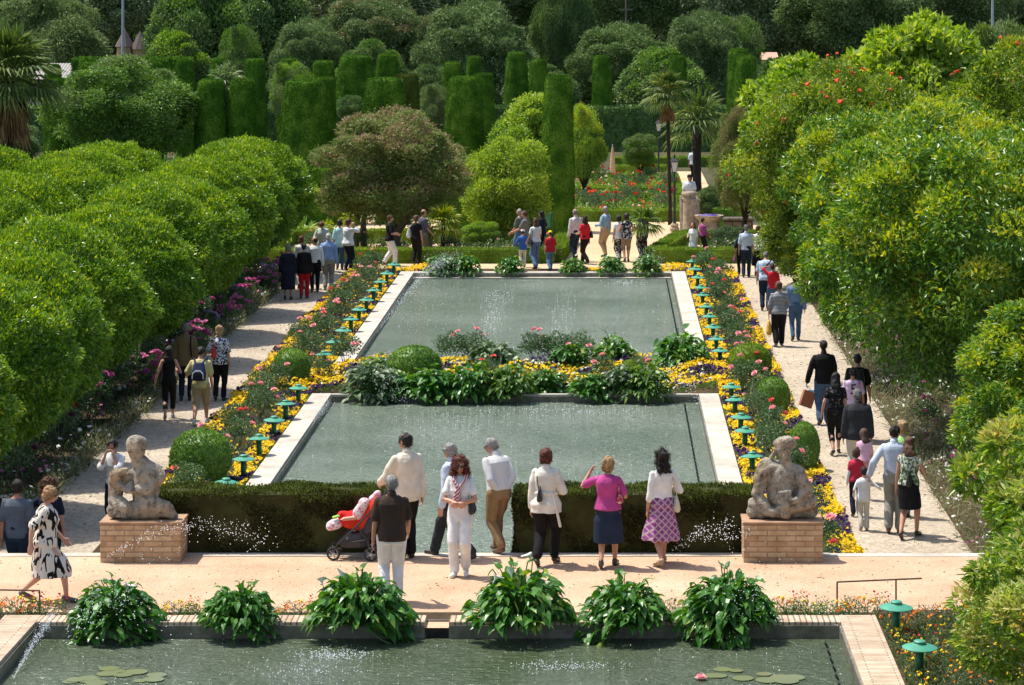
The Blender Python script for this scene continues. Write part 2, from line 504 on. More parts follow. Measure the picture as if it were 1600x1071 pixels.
    # bottom: dict(kind trousers/shorts/capri/skirt, mat, hem)
    if bottom:
        g = Grp(); kd = bottom['kind']; hi = bottom.get('waist', 1.04)
        if kd in ('trousers', 'shorts', 'capri'):
            g.loft(torings(.80, hi, .014), 16)
            frac = {'trousers': 1.0, 'shorts': .18, 'capri': .55}[kd]; wd = bottom.get('wide', 1.0)
            for i in range(2):
                pts = [hip[i], hip[i].lerp(knee[i], .5), knee[i]]; rad = [.103 * bw, .092 * bw, .073 * wd]
                end = knee[i].lerp(foot[i], frac)
                if frac >= 1: end = knee[i].lerp(foot[i], .96) + Vector((0, -.006, 0)); rad += [.066 * wd, .062 * wd, .060 * wd]; pts += [knee[i].lerp(foot[i], .4) + Vector((0, -.01, 0)), knee[i].lerp(foot[i], .8) + Vector((0, -.008, 0)), end]
                else: pts += [end]; rad += [.076 if kd == 'shorts' else .062]
                g.chain([p * k for p in pts], [r * k * (thin if r > .08 else 1) for r in rad], 12)
            wear(kd if kd != 'capri' else 'trousers', g, bottom['mat'], disp=.007 * k, freq=17, seed=sid)
        else:
            hem = bottom.get('hem', .5); fl = bottom.get('flare', .05); mid = Vector((0, 0, 0))
            R = torings(.86, hi, .012)
            s2 = abs(st) / 2 * (1 - (hem - .1) / .8) * .75
            for t in (.25, .5, .75, 1.0):
                zz = .86 + (hem - .86) * t + dz
                R.insert(0, legext(zz, .185 * bw, .142 * bw, fl * t))
            g.loft(R, 18)
            wear('skirt', g, bottom['mat'], disp=.002 * k, freq=14, seed=sid, vfold=bottom.get('fold', .004) * k)
    if top:
        g = Grp(); lo = top.get('hem', .93); e = top.get('e', .018); fl = top.get('flare', 0.0)
        g.loft(torings(lo, 1.445, e, fl), 16)
        slv = top.get('sleeve', .5); sr = top.get('sr', .017)
        for i in range(2):
            if slv <= 0: continue
            a, b, c = sh[i], el[i], wr[i]
            pts = [a + (up(Vector((0, -.008, 1.36))) - a) * .3, a]; rad = [.046 * bw ** .5, .042 * bw ** .5 + sr * .7]
            if slv <= .6: pts += [a.lerp(b, slv * 1.5)]; rad += [.042 * bw ** .5 + sr * 1.3]
            else:
                pts += [a.lerp(b, .5), b, b.lerp(c, .4)]; rad += [.042 * bw ** .5 + sr, .037 + sr, .035 + sr]
                if slv > .8: pts += [b.lerp(c, .93)]; rad += [.029 + sr]
            g.chain([p * k for p in pts], [r * k * thin for r in rad], 12)
        if top.get('collar'):
            g.cap(up(Vector((0, -.03, 1.462))) * k, up(Vector((0, .0, 1.482))) * k, .066 * k, .062 * k)
        if top.get('dress'):
            hem = top['dress']; fl2 = top.get('dflare', .03); s2 = abs(st) / 2 * (1 - (hem - .1) / .8) * .75; R = torings(.86, 1.12, .030)
            for t in (.25, .5, .75, 1.0):
                zz = .86 + (hem - .86) * t + dz
                R.insert(0, legext(zz, .185 * bw, .145 * bw, fl2 * t))
            g.loft(R, 18)
        wear(top.get('name', 'shirt'), g, top['mat'], disp=(.009 if top.get('loose') else .0075) * k, freq=15, seed=sid, vfold=(.004 * k if top.get('dress') else 0))
    # shoes
    for i in range(2):
        g = Grp(); f = foot[i]; drop = max(0, f.z - .085 - (.03 if heels else 0))
        toe = Vector((f.x + (.02 if i else -.02), f.y + .145, max(.03, f.z - .055 - drop * .95 - (.03 if heels else 0))))
        g.cap((f + Vector((0, -.03, -.048))) * k, toe * k, .043 * k, .036 * k)
        if heels:
            hb = f + Vector((0, -.045, -.05)); g.cap(hb * k, (hb + Vector((0, .0, -.06))) * k, .02 * k, .012 * k)
        else: g.cap((f + Vector((0, -.02, -.01))) * k, (f + Vector((0, .01, -.04))) * k, .042 * k, .046 * k)
        wear('shoe', g, plain('shoe_%02d_%02d_%02d' % tuple(int(c * 99) for c in shoes), shoes, .4, .1), smooth=2)
    # hair
    if style != 'none':
        g = Grp(); fr = 0.0; hn = 40.; hdsp = .012
        if style == 'short': g.ell(hd(0, -.02, .03), .083 * kk, .095 * kk, .092 * kk, HM); g.ell(hd(0, -.045, -.005), .074 * kk, .068 * kk, .075 * kk, HM)
        elif style == 'thin': g.ell(hd(0, -.035, .01), .084 * kk, .082 * kk, .080 * kk, HM)
        elif style == 'bob':
            g.ell(hd(0, -.022, .030), .096 * kk, .105 * kk, .103 * kk, HM); g.ell(hd(0, -.045, -.03), .094 * kk, .078 * kk, .085 * kk, HM)
            hdsp = .012
        elif style == 'curly':
            g.ell(hd(0, -.03, .03), .112 * kk, .112 * kk, .115 * kk, HM); g.ell(hd(0, -.06, -.04), .12 * kk, .085 * kk, .10 * kk, HM)
            for sd in (-1, 1): g.cap(hd(sd * .085, .01, .01), hd(sd * .098, .015, -.10), .038 * kk, .042 * kk)
            hdsp = .026; hn = 46.
        elif style in ('long', 'longcurly'):
            g.ell(hd(0, -.022, .030), .092 * kk, .104 * kk, .102 * kk, HM)
            for t in (0, .5, 1): g.ell(hd(0, -.062 - .02 * t, -.03 - .13 * t), (.09 + .015 * t) * kk, .052 * kk, .09 * kk, HM)
            for sd in (-1, 1): g.cap(hd(sd * .07, -.01, .0), hd(sd * .082, -.02, -.14), .027 * kk, .022 * kk)
            hdsp = .024 if style == 'longcurly' else .010; hn = 34. if style == 'longcurly' else 24.
        elif style == 'pony':
            g.ell(hd(0, -.02, .03), .083 * kk, .097 * kk, .094 * kk, HM); g.ell(hd(0, -.05, -.01), .074 * kk, .066 * kk, .075 * kk, HM)
            g.cap(hd(0, -.115, .02), hd(0, -.125, -.13), .026 * kk, .014 * kk)
        ho = wear('hair', g, plain('hair_' + hair, HAIRS[hair], .55, .35, 30, .6, 120, spec=.35), smooth=2, disp=hdsp * kk, freq=hn, seed=sid)
        if fg: strands(ho, kk, style)
    # face details
    eg = Grp()
    if glasses:
        for sd in (-1, 1): eg.ell(hd(sd * .033, .086, .016), .028 * kk, .010 * kk, .020 * kk, HM); eg.cap(hd(sd * .058, .078, .022), hd(sd * .082, .0, .018), .005 * kk, .005 * kk)
        eg.cap(hd(-.012, .094, .02), hd(.012, .094, .02), .006 * kk, .006 * kk)
        wear('sunglasses', eg, plain('dark_lens', (.01, .01, .012), .15, 0), voxel=.006, smooth=1)
    elif 60 < abs(face % 360) < 300 or look[0]:
        for sd in (-1, 1):
            e1 = MB(); e1.ball(hd(sd * .032, .079, .014), (.0125 * kk, .009 * kk, .0075 * kk)); e1.build('eye', plain('eye', (.05, .03, .02), .2, 0), root, smooth=True)
    if face and 60 < abs(face % 360) < 300:
        e1 = MB(); e1.ball(hd(0, .094, -.055), (.022 * kk, .006 * kk, .006 * kk)); e1.build('mouth', plain('lips', (.36, .10, .08), .4, 0), root, smooth=True)
    if hat:
        g = Grp(); g.ell(hd(0, -.01, .055), .092 * kk, .106 * kk, .075 * kk, HM)
        g.loft([(hd(0, .10, .035), HM @ Vector((.062, 0, 0)) * kk, HM @ Vector((0, .02, 0)) * kk * .5), (hd(0, .10, .047), HM @ Vector((.066, 0, 0)) * kk, HM @ Vector((0, .07, 0)) * kk)], 14)
        wear('cap', g, hat, smooth=2)
    info = dict(root=root, k=k, up=lambda x, y, zz: up(Vector((x, y, zz))) * k, sh=[s * k for s in sh], el=[s * k for s in el], wr=[s * k for s in wr], hd=hd, P=P, face=face, hip=hipz * k, wear=wear, vox=vox)
    PEOPLE[key] = info
    return info

def T(c, kind='shirt', **kw):
    d = dict(mat=c, name=kind); d.update(kw); return d
def B(kind, m, **kw):
    d = dict(kind=kind, mat=m); d.update(kw); return d

def world_of(info, v):
    r = info['root']; return Matrix.Translation(info['P']) @ Matrix.Rotation(math.radians(info['face']), 4, 'Z') @ v
def bag(info, m, label, cat='handbag', side=1, size=(.13, .05, .10), hang='shoulder', drop=.42, out=.07, fwd=0.0, strap=None, name='handbag'):
    """a bag hanging from the shoulder or from the hand: a thing of its own"""
    k = info['k']; i = 1 if side > 0 else 0
    if hang == 'shoulder':
        top = info['sh'][i] + Vector((-side * .035, -.01, .055)) * k
        c = top + Vector((side * (out + .03), fwd - .02, -drop)) * k
    else:
        top = info['wr'][i] + Vector((0, .0, -.07)) * k
        c = top + Vector((0, 0, -drop)) * k
    ro = empty(name, world_of(info, Vector((c.x, c.y, c.z - size[2] * k))), math.radians(info['face']))
    tag(ro, label, cat)
    o = Vector((0, 0, size[2] * k)); sx, sy, sz = [s * k for s in size]
    g = Grp()   # local x = fore-aft of a bag that hangs beside the body
    g.loft([(o + Vector((0, 0, -sz)), Vector((sy * .8, 0, 0)), Vector((0, sx * .95, 0))), (o + Vector((0, 0, -sz * .6)), Vector((sy * 1.1, 0, 0)), Vector((0, sx * 1.02, 0))),
            (o + Vector((0, 0, sz * .3)), Vector((sy * .8, 0, 0)), Vector((0, sx * .9, 0))), (o + Vector((0, 0, sz)), Vector((sy * .35, 0, 0)), Vector((0, sx * .72, 0)))], 16, 3)
    link('pouch', fuse(g, .009, 2, disp=.003, seed=3), m, ro)
    off = top - c + o
    b = MB()
    for s in (-1, 1):
        e = o + Vector((0, s * sx * .6, sz * .92))
        if hang == 'shoulder':
            midp = e.lerp(off, .5) + Vector((side * .015, s * .02, 0)) * k
            b.tube([e, midp, off], .008 * k, 6)
        else:
            b.tube([e, e.lerp(off, .6) + Vector((0, s * .02, 0)), off + Vector((0, 0, .012))], .006 * k, 6)
    b.build('strap', strap or m, ro, smooth=True)
    return ro
# ================================================================ CLOTH PATTERNS
def pattern(name, kind, cols, scale=10., rough=.85, **kw):
    key = 'cloth_' + name
    if key in MATS: return MATS[key]
    m, nt, b = nodes(key); tc = N(nt, 'ShaderNodeTexCoord')
    L = nt.links.new
    if kind == 'stripes':       # horizontal bands
        w = N(nt, 'ShaderNodeTexWave', Scale=scale, Distortion=kw.get('dist', .6)); w.bands_direction = kw.get('dir', 'Z')
        L(tc.outputs['Object'], w.inputs['Vector']); r = ramp(nt, [(0, cols[0]), (kw.get('t', .5), cols[1])], 'CONSTANT'); L(w.outputs['Fac'], r.inputs[0])
    elif kind == 'zebra':
        mp = N(nt, 'ShaderNodeMapping'); mp.inputs['Scale'].default_value = kw.get('sc', (1.6, 1.6, .55)); mp.inputs['Rotation'].default_value = (0.35, .45, 0)
        L(tc.outputs['Object'], mp.inputs[0]); w = N(nt, 'ShaderNodeTexNoise', Scale=scale, Detail=1.0, Distortion=1.2)
        L(mp.outputs[0], w.inputs['Vector']); r = ramp(nt, [(0, cols[0]), (kw.get('t', .5), cols[1])], 'CONSTANT'); L(w.outputs['Fac'], r.inputs[0])
    elif kind == 'blotch':
        w = N(nt, 'ShaderNodeTexVoronoi', Scale=scale); L(tc.outputs['Object'], w.inputs['Vector'])
        sp = N(nt, 'ShaderNodeSeparateColor'); L(w.outputs['Color'], sp.inputs[0])
        n = len(cols); r = ramp(nt, [(i / n, c) for i, c in enumerate(cols)], 'CONSTANT'); L(sp.outputs[0], r.inputs[0])
    elif kind == 'diamond':
        mp = N(nt, 'ShaderNodeMapping'); mp.inputs['Rotation'].default_value = (0, math.radians(45), 0); L(tc.outputs['Object'], mp.inputs[0])
        bk = N(nt, 'ShaderNodeTexBrick', Scale=scale); bk.offset = 0; bk.inputs['Color1'].default_value = rgb(cols[0]); bk.inputs['Color2'].default_value = rgb(cols[1]); bk.inputs['Mortar'].default_value = rgb(cols[2])
        bk.inputs['Mortar Size'].default_value = .07; bk.inputs['Brick Width'].default_value = .5; bk.inputs['Row Height'].default_value = .5
        sx = N(nt, 'ShaderNodeSeparateXYZ'); cx = N(nt, 'ShaderNodeCombineXYZ'); L(mp.outputs[0], sx.inputs[0]); L(sx.outputs['X'], cx.inputs['X']); L(sx.outputs['Z'], cx.inputs['Y'])
        L(cx.outputs[0], bk.inputs['Vector']); r = bk
    L(r.outputs['Color'], b.inputs['Base Color']); b.inputs['Roughness'].default_value = rough; b.inputs['Specular IOR Level'].default_value = .15
    MATS[key] = m; return m

WHITE = cloth('white', (.72, .71, .69)); CREAM = cloth('cream', (.70, .66, .57)); BEIGE = cloth('beige', (.66, .58, .46))
BLACK = cloth('black', (.012, .011, .012)); NAVY = cloth('navy', (.014, .018, .035)); JEANS = cloth('jeans', (.06, .11, .20), var=.25)
LJEANS = cloth('light_jeans', (.13, .21, .33), var=.25); DJEANS = cloth('dark_jeans', (.018, .028, .05), var=.3); BROWNP = cloth('brown_polo', (.052, .034, .025))
KHAKI = cloth('khaki', (.27, .17, .085)); GREYT = cloth('grey_trousers', (.27, .26, .22)); STONE = cloth('stone', (.58, .53, .44))
MAGENTA = cloth('magenta', (.42, .06, .22)); RED = cloth('red', (.55, .02, .03)); LBLUE = cloth('light_blue', (.50, .57, .68)); BLUE = cloth('mid_blue', (.22, .33, .55))
SHIRTG = pattern('pinstripe', 'stripes', [(.58, .57, .55), (.66, .65, .63)], 60, dir='X'); OLIVE = cloth('olive_jacket', (.15, .11, .055)); YEL = cloth('pale_yellow', (.55, .47, .22))
CHAR = cloth('charcoal', (.035, .037, .04)); GREYS = cloth('grey_shirt', (.15, .15, .14)); LILAC = cloth('lilac', (.62, .45, .62)); PINK = pattern('pink_stripe', 'stripes', [(.7, .25, .4), (.75, .6, .68)], 14)
BROWNT = cloth('brown_shirt', (.20, .13, .06)); MINT = cloth('pale_mint', (.52, .60, .54)); ZEBRA = pattern('zebra', 'zebra', [(.012, .011, .012), (.68, .63, .54)], 9, t=.47)
FLOR = pattern('black_white_floral', 'zebra', [(.02, .022, .03), (.62, .64, .68)], 22, sc=(1, 1, 1), t=.5); SKIRT = pattern('purple_diamonds', 'diamond', [(.30, .09, .29), (.20, .04, .17), (.45, .33, .36)], 7)
GREENP = pattern('green_print', 'blotch', [(.06, .10, .04), (.5, .55, .42), (.16, .22, .10), (.6, .6, .55)], 34); GSTR = pattern('grey_stripes', 'stripes', [(.04, .04, .045), (.38, .38, .40)], 9, t=.3)
PRINTT = pattern('black_white_print', 'blotch', [(.02, .02, .02), (.02, .02, .02), (.5, .5, .5)], 30); BLKFL = pattern('black_floral', 'zebra', [(.012, .011, .012), (.25, .23, .22)], 26, sc=(1, 1, 1), t=.66)
PLAID = pattern('blue_plaid', 'blotch', [(.40, .50, .62), (.55, .62, .70), (.32, .42, .56)], 16); SCARF = pattern('scarf', 'stripes', [(.35, .015, .04), (.65, .6, .6)], 13, dist=.3, dir='DIAGONAL')
LTHR = plain('black_leather', (.015, .013, .013), .35, .2, bump=.2); PURP = cloth('purple', (.30, .07, .20)); NAVYSUIT = cloth('navy_suit', (.012, .015, .028)); REDT = cloth('deep_red', (.45, .015, .02))
CREAMBAG = plain('cream_leather', (.55, .50, .38), .45, .1, bump=.2); YBAG = plain('yellow_bag_cloth', (.62, .36, .04), .6, .2, bump=.3); REDBAG = plain('red_leather', (.45, .01, .02), .4, .1)
FLBAG = pattern('red_floral_bag', 'blotch', [(.4, .02, .05), (.6, .5, .4), (.35, .03, .08), (.5, .12, .15)], 40); WBAG = plain('white_bag_leather', (.68, .67, .64), .45, .06)
SBAG = pattern('blue_white_bag', 'stripes', [(.35, .5, .6), (.65, .68, .7)], 16); PAPER = plain('brown_paper', (.34, .12, .06), .7, .15)

def footpy(head, h, z=LO):
    H = 8.2 - z; return (head + h * 20 / H) / (1 - h / H)
W_SHOE = (.68, .66, .63); BR_SHOE = (.12, .05, .025); BK_SHOE = (.012, .011, .01); TAN_SHOE = (.38, .26, .16)

# ---------------------------------------------------------------- on the near terrace
p = person('zebra', 70, 941, 'woman with short blond hair in a black and cream animal-print dress striding on the terrace', 1.60, -84, 0, 'f', 'fair', 'blond', 'bob', 1.18, True,
    T(ZEBRA, 'dress', sleeve=.55, sr=.03, dress=.42, dflare=.03, loose=True, hem=.86), None, ('fwd', 'back'), .62, .06, (-8, 12), glasses=True, heels=True, shoes=(.10, .08, .07), group=None)
p = person('polo', 612, 942, 'grey-haired man in a brown polo shirt and white trousers, back turned', 1.70, 8, 0, 'm', 'tan', 'grey', 'short', 1.12, True,
    T(BROWNP, hem=.84, sleeve=.5, sr=.022, flare=.02, collar=True), B('trousers', WHITE, wide=1.15), ('down', 'fwd'), .12, .02, (18, 4), shoes=W_SHOE)
p = person('jacket', 636, 873, 'tall dark-haired man in a cream jacket and black trousers pushing the pushchair', 1.80, 28, 0, 'm', 'fair', 'dark', 'short', 1.02, True,
    T(BEIGE, 'jacket', hem=.80, sleeve=1, sr=.026, e=.03, flare=.012, collar=True), B('trousers', BLACK, wide=1.2), (((.10, .30, -.36), (.5, -.6, -.5)), 'down'), .10, .02, (25, 6))
p = person('scarf', 719, 900, 'woman with auburn curls, sunglasses and a red striped scarf, all in white, facing the viewer', 1.67, 176, 0, 'f', 'warm', 'auburn', 'curly', .98, True,
    T(WHITE, sleeve=.42, sr=.016, hem=.95, e=.012), B('trousers', WHITE, wide=1.15), ('clasp', 'clasp'), .08, .0, (4, 16), glasses=True, shoes=W_SHOE)
g = Grp(); ch = [p['up'](x, y, zz) for x, y, zz in ((-.10, .06, 1.46), (-.07, .12, 1.38), (-.01, .145, 1.30), (.0, .155, 1.2), (.0, .15, 1.10))]
g.chain(ch, [.022, .026, .026, .03, .034], 8); ch = [p['up'](x, y, zz) for x, y, zz in ((.10, .06, 1.46), (.07, .12, 1.38), (.015, .15, 1.30), (.045, .15, 1.2), (.06, .145, 1.12))]
g.chain(ch, [.022, .026, .026, .026, .028], 8); g.chain([p['up'](-.10, .05, 1.46), p['up'](0, -.05, 1.475), p['up'](.10, .05, 1.46)], [.024, .026, .024], 8); p['wear']('scarf', g, SCARF, smooth=2)
bag(p, LTHR, 'black leather handbag under the arm of the woman in white', side=-1, size=(.15, .05, .11), drop=.42, out=.03, fwd=.02)
p = person('stride', 708, 873, 'grey-haired man in a pale blue shirt and dark trousers striding behind the woman in white', 1.74, 62, 0, 'm', 'warm', 'grey', 'short', 1.08, True,
    T(LBLUE, sleeve=1, sr=.024, hem=.92, collar=True), B('trousers', CHAR, wide=1.15), ('down', 'down'), .72, .04, (-12, 6), glasses=True)
p = person('khaki', 780, 864, 'stooping grey-haired man with hands clasped behind his back in khaki trousers', 1.68, 38, 0, 'm', 'warm', 'grey', 'short', 1.12, True,
    T(SHIRTG, sleeve=.95, sr=.024, hem=.93, collar=True), B('trousers', KHAKI, wide=1.15), ('behind', 'behind'), .34, .20, (32, 18), glasses=True, shoes=BR_SHOE)
g = Grp(); g.loft([(p['up'](0, 0, 1.0), Vector((.168, 0, 0)), Vector((0, .135, 0))), (p['up'](0, 0, 1.035), Vector((.168, 0, 0)), Vector((0, .135, 0)))], 20); p['wear']('belt', g, LTHR, smooth=1)
p = person('belted', 853, 884, 'auburn-haired woman in a white belted jacket and black trousers seen from behind', 1.68, -12, 0, 'f', 'fair', 'auburn', 'bob', 1.04, True,
    T(CREAM, 'jacket', sleeve=1, sr=.026, hem=.80, flare=.05, e=.022, collar=True), B('trousers', BLACK, wide=1.2), ('down', 'hold'), .42, .0, (0, 0), heels=True)
g = Grp(); g.loft([(p['up'](0, 0, 1.055), Vector((.178, 0, 0)), Vector((0, .145, 0))), (p['up'](0, 0, 1.10), Vector((.175, 0, 0)), Vector((0, .142, 0)))], 20)
g.chain([p['up'](.13, -.12, 1.07), p['up'](.19, -.13, .85), p['up'](.24, -.12, .62)], [.016, .02, .022], 8); p['wear']('belt', g, CREAM, smooth=1)
bag(p, LTHR, 'small black handbag on the shoulder of the white belted jacket', side=-1, size=(.08, .035, .09), drop=.36, out=-.10, fwd=-.15)
p = person('magenta', 950, 887, 'woman in a magenta top and knee-length denim skirt raising one hand', 1.58, -6, 0, 'f', 'warm', 'blond', 'bob', 1.16, True,
    T(MAGENTA, sleeve=.5, sr=.014, hem=.91, e=.024), B('skirt', DJEANS, hem=.40, flare=.02, fold=.001, waist=1.0), (((.13, .16, .08), (.9, -.1, -1)), 'hold'), .38, .0, (-4, 2), shoes=(.06, .045, .035))
bag(p, FLBAG, 'red flowered handbag on the arm of the magenta top', side=1, size=(.11, .05, .07), drop=.34, out=.03)
p = person('skirt', 1035, 884, 'woman with long dark curls, white top and purple diamond-patterned skirt on the terrace', 1.66, 14, 0, 'f', 'warm', 'dark', 'longcurly', .96, True,
    T(WHITE, sleeve=.75, sr=.014, hem=1.0, e=.012), B('skirt', SKIRT, hem=.40, flare=.11, fold=.012), ('down', 'crook'), .44, .0, (14, 0), heels=True, shoes=TAN_SHOE, glasses=True)
bag(p, CREAMBAG, 'cream handbag hanging beside the purple patterned skirt', side=1, size=(.13, .05, .11), drop=.50, out=.05, strap=CREAMBAG)

# ---------------------------------------------------------------- right-hand gravel path
person('boy', 1350, 830, "small boy in a white shirt and cream trousers holding the man's hand", 1.06, 2, LO, 'm', 'fair', 'dark', 'short', 1.0, False,
    T(WHITE, sleeve=.9, sr=.02, hem=.80, flare=.01), B('trousers', STONE, wide=1.25), (((.10, .05, -.45), (.5, -1, 0)), ((.30, .12, -.26), (.4, -1, -.3))), .10, shoes=(.25, .2, .15))
person('father', 1397, 834, 'dark-haired man in a white shirt and grey trousers leading the small boy by the hand', 1.80, -12, LO, 'm', 'warm', 'dark', 'short', .98, False,
    T(LBLUE, sleeve=1, sr=.024, hem=.93, collar=True), B('trousers', GREYT, wide=1.2), ('lead', 'down'), .14, .03, (-20, 10), shoes=BR_SHOE)
p = person('greenprint', 1420, 842, 'woman with dark red hair in a green print top, black skirt and heels', 1.70, -20, LO, 'f', 'warm', 'chestnut', 'long', 1.0, False,
    T(GREENP, sleeve=.15, sr=.01, hem=.92, e=.014), B('skirt', BLACK, hem=.52, flare=.0, fold=.001), ('down', 'crook'), .46, .06, (20, 14), heels=True, shoes=(.05, .03, .015))
bag(p, LTHR, 'black shoulder bag against the green print top', side=1, size=(.11, .05, .10), drop=.40, out=-.1, fwd=-.13)
person('redgirl', 1338, 808, 'girl in a red top over long white sleeves with dark jeans', 1.18, 4, LO, 'f', 'fair', 'brown', 'bob', 1.05, False,
    T(cloth('crimson', (.50, .03, .06)), sleeve=.45, sr=.016, hem=.88), B('trousers', NAVY, wide=1.1), ('down', 'down'), .10)
q = PEOPLE['redgirl']
for i in (0, 1): g = Grp(); g.chain([q['sh'][i].lerp(q['el'][i], .6), q['el'][i], q['wr'][i]], [.034, .034, .029], 8); q['wear']('sleeve', g, WHITE)
person('pinkgirl', 1350, 782, 'girl with long brown hair in a pink striped top behind the red-topped girl', 1.26, -10, LO, 'f', 'fair', 'brown', 'long', 1.0, False,
    T(PINK, sleeve=.5, sr=.016, hem=.85), B('trousers', cloth('rose', (.5, .25, .25)), wide=1.1), ('down', 'down'), .10, .1, (30, 15))
person('darkjacket', 1340, 756, 'grey-haired man in a loose dark shirt and cream trousers seen from behind', 1.74, 0, LO, 'm', 'tan', 'salt', 'short', 1.15, False,
    T(CHAR, 'shirt', sleeve=.95, sr=.032, hem=.80, e=.03, flare=.02, collar=True), B('trousers', STONE, wide=1.1), ('down', 'down'), .2, .03, (5, 14), shoes=BR_SHOE)
person('blackhair', 1306, 711, 'woman with long black hair, black floral blouse and cropped black trousers walking away', 1.62, 2, LO, 'f', 'warm', 'black', 'long', 1.02, False,
    T(BLKFL, sleeve=.35, sr=.016, hem=.84, flare=.02), B('capri', BLACK), (((.14, -.02, -.5), (.4, -1, 0)), 'down'), .46, .02, (0, 8), heels=True)
person('paperbagman', 1287, 664, 'man in a black jacket and jeans carrying a brown paper bag', 1.76, 0, LO, 'm', 'tan', 'dark', 'short', 1.05, False,
    T(BLACK, 'jacket', sleeve=1, sr=.028, hem=.84, e=.026, collar=True), B('trousers', JEANS, wide=1.2), (((.16, .02, -.50), (.5, -1, 0)), 'down'), .3, .03, (0, 5))
# the paper bag itself
ro = empty('paper_bag', world_of(PEOPLE['paperbagman'], PEOPLE['paperbagman']['wr'][0] + Vector((-.05, 0, -.52))), math.radians(20))
tag(ro, 'brown paper carrier bag in the hand of the man in a black jacket', 'bag')
b = MB(); b.box(-.14, .14, -.045, .045, 0, .34); o = bevel(b.build('pouch', PAPER, ro), .008); o.rotation_euler = (0, .35, 0)
b = MB(); b.tube([(.02, 0, .33), (.09, 0, .44), (.17, 0, .31)], .006); b.tube([(-.02, 0, .33), (.05, .02, .44), (.15, 0, .31)], .006); b.box(0.04, .20, -.04, .04, .30, .345); b.build('handle', plain('bag_blue', (.3, .45, .6), .7), ro)
p = person('number', 1333, 692, 'boy in a lilac football shirt numbered 5 walking away', 1.50, 0, LO, 'm', 'tan', 'dark', 'short', 1.05, False,
    T(LILAC, sleeve=.5, sr=.024, hem=.84), B('trousers', DJEANS), ('down', 'down'), .2, .02, (0, 10))
cu = bpy.data.curves.new('number', 'FONT'); cu.body = '5'; cu.size = .30; cu.align_x = 'CENTER'; cu.extrude = .006
o = bpy.data.objects.new('number', cu); COL.objects.link(o); dg = bpy.context.evaluated_depsgraph_get(); me = bpy.data.meshes.new_from_object(o.evaluated_get(dg)); bpy.data.objects.remove(o)
o = link('number', me, cloth('number_ink', (.03, .02, .06)), p['root'], tuple(p['up'](0, -.152, 1.12) )); o.rotation_euler = (math.radians(86), 0, 0)
p = person('rucksack', 1340, 688, 'man all in black with a black backpack half hidden under the big orange tree', 1.74, -6, LO, 'm', 'tan', 'dark', 'short', 1.05, False,
    T(BLACK, sleeve=.5, sr=.024, hem=.86), B('trousers', BLACK), ('down', 'down'), .2, .03)
g = Grp(); g.loft([(p['up'](0, -.19, 1.02), Vector((.13, 0, 0)), Vector((0, .07, 0))), (p['up'](0, -.21, 1.2), Vector((.15, 0, 0)), Vector((0, .09, 0))), (p['up'](0, -.17, 1.42), Vector((.11, 0, 0)), Vector((0, .05, 0)))], 16, 3)
ro = empty('backpack', p['P'], math.radians(p['face'])); tag(ro, 'black backpack worn by the man in black under the big orange tree', 'backpack'); link('pack', fuse(g, .012, 2), LTHR, ro)
person('greentop', 1411, 809, 'fair-haired woman in a pale green top hidden behind the man in the white shirt', 1.66, -5, LO, 'f', 'fair', 'blond', 'bob', 1.0, False,
    T(cloth('lime_top', (.35, .6, .2)), sleeve=.5, sr=.016, hem=.9), B('trousers', LJEANS), ('down', 'down'), .1, .03)
p = person('stripes', 1217, 542, 'woman in a grey striped top and black trousers with a bright yellow bag', 1.66, 2, LO, 'f', 'warm', 'chestnut', 'bob', 1.16, False,
    T(GSTR, sleeve=.75, sr=.02, hem=.86, flare=.02), B('trousers', BLACK, wide=1.25), ('carry', 'crook'), .34, .03, (-8, 8), shoes=(.12, .09, .07))
bag(p, YBAG, 'bright yellow cloth bag swinging from the hand of the woman in stripes', 'bag', -1, (.17, .07, .19), 'hand', .30, strap=plain('yellow_strap', (.35, .2, .03), .7), name='tote_bag')
person('hiddenjeans', 1243, 533, 'person in blue jeans mostly hidden by the orange tree beside the striped woman', 1.7, 0, LO, 'm', 'tan', 'dark', 'short', 1.0, False,
    T(LJEANS, sleeve=1, sr=.024), B('trousers', JEANS), ('down', 'down'), .3)
person('redkid', 1207, 492, 'child in a red shirt shading the eyes with one raised arm', 1.42, 12, LO, 'm', 'tan', 'dark', 'short', 1.0, False,
    T(RED, sleeve=.5, sr=.016, hem=.88), B('trousers', JEANS), ('shade', 'down'), .1)
p = person('plaid', 1196, 486, 'bending man in a light blue checked shirt with a dark strap across his back', 1.70, -6, LO, 'm', 'tan', 'salt', 'short', 1.12, False,
    T(PLAID, sleeve=.5, sr=.024, hem=.84, flare=.02), B('trousers', DJEANS, wide=1.15), ('down', 'down'), .12, .28, (0, 20))
g = Grp(); g.chain([p['up'](.15, -.13, 1.40), p['up'](.02, -.17, 1.25), p['up'](-.13, -.14, 1.08)], [.02, .02, .02], 6); p['wear']('strap', g, BLACK, smooth=1)
person('bluecouple', 1166, 434, 'grey-haired man in a light blue shirt walking away beside the woman in cream', 1.66, -4, LO, 'm', 'tan', 'salt', 'short', 1.0, False,
    T(LBLUE, sleeve=.6, sr=.02, hem=.9, collar=True), B('trousers', DJEANS), ('down', 'down'), .2)
p = person('creamtop', 1185, 431, 'woman in a cream blouse and black skirt walking away near the far hedge', 1.58, -4, LO, 'f', 'warm', 'brown', 'bob', 1.12, False,
    T(CREAM, sleeve=.6, sr=.02, hem=.88, flare=.02), B('skirt', BLACK, hem=.35, flare=.03), ('carry', 'down'), .3)
bag(p, SBAG, 'blue and white striped bag in the hand of the woman in cream', 'bag', -1, (.15, .06, .17), 'hand', .22, name='tote_bag')
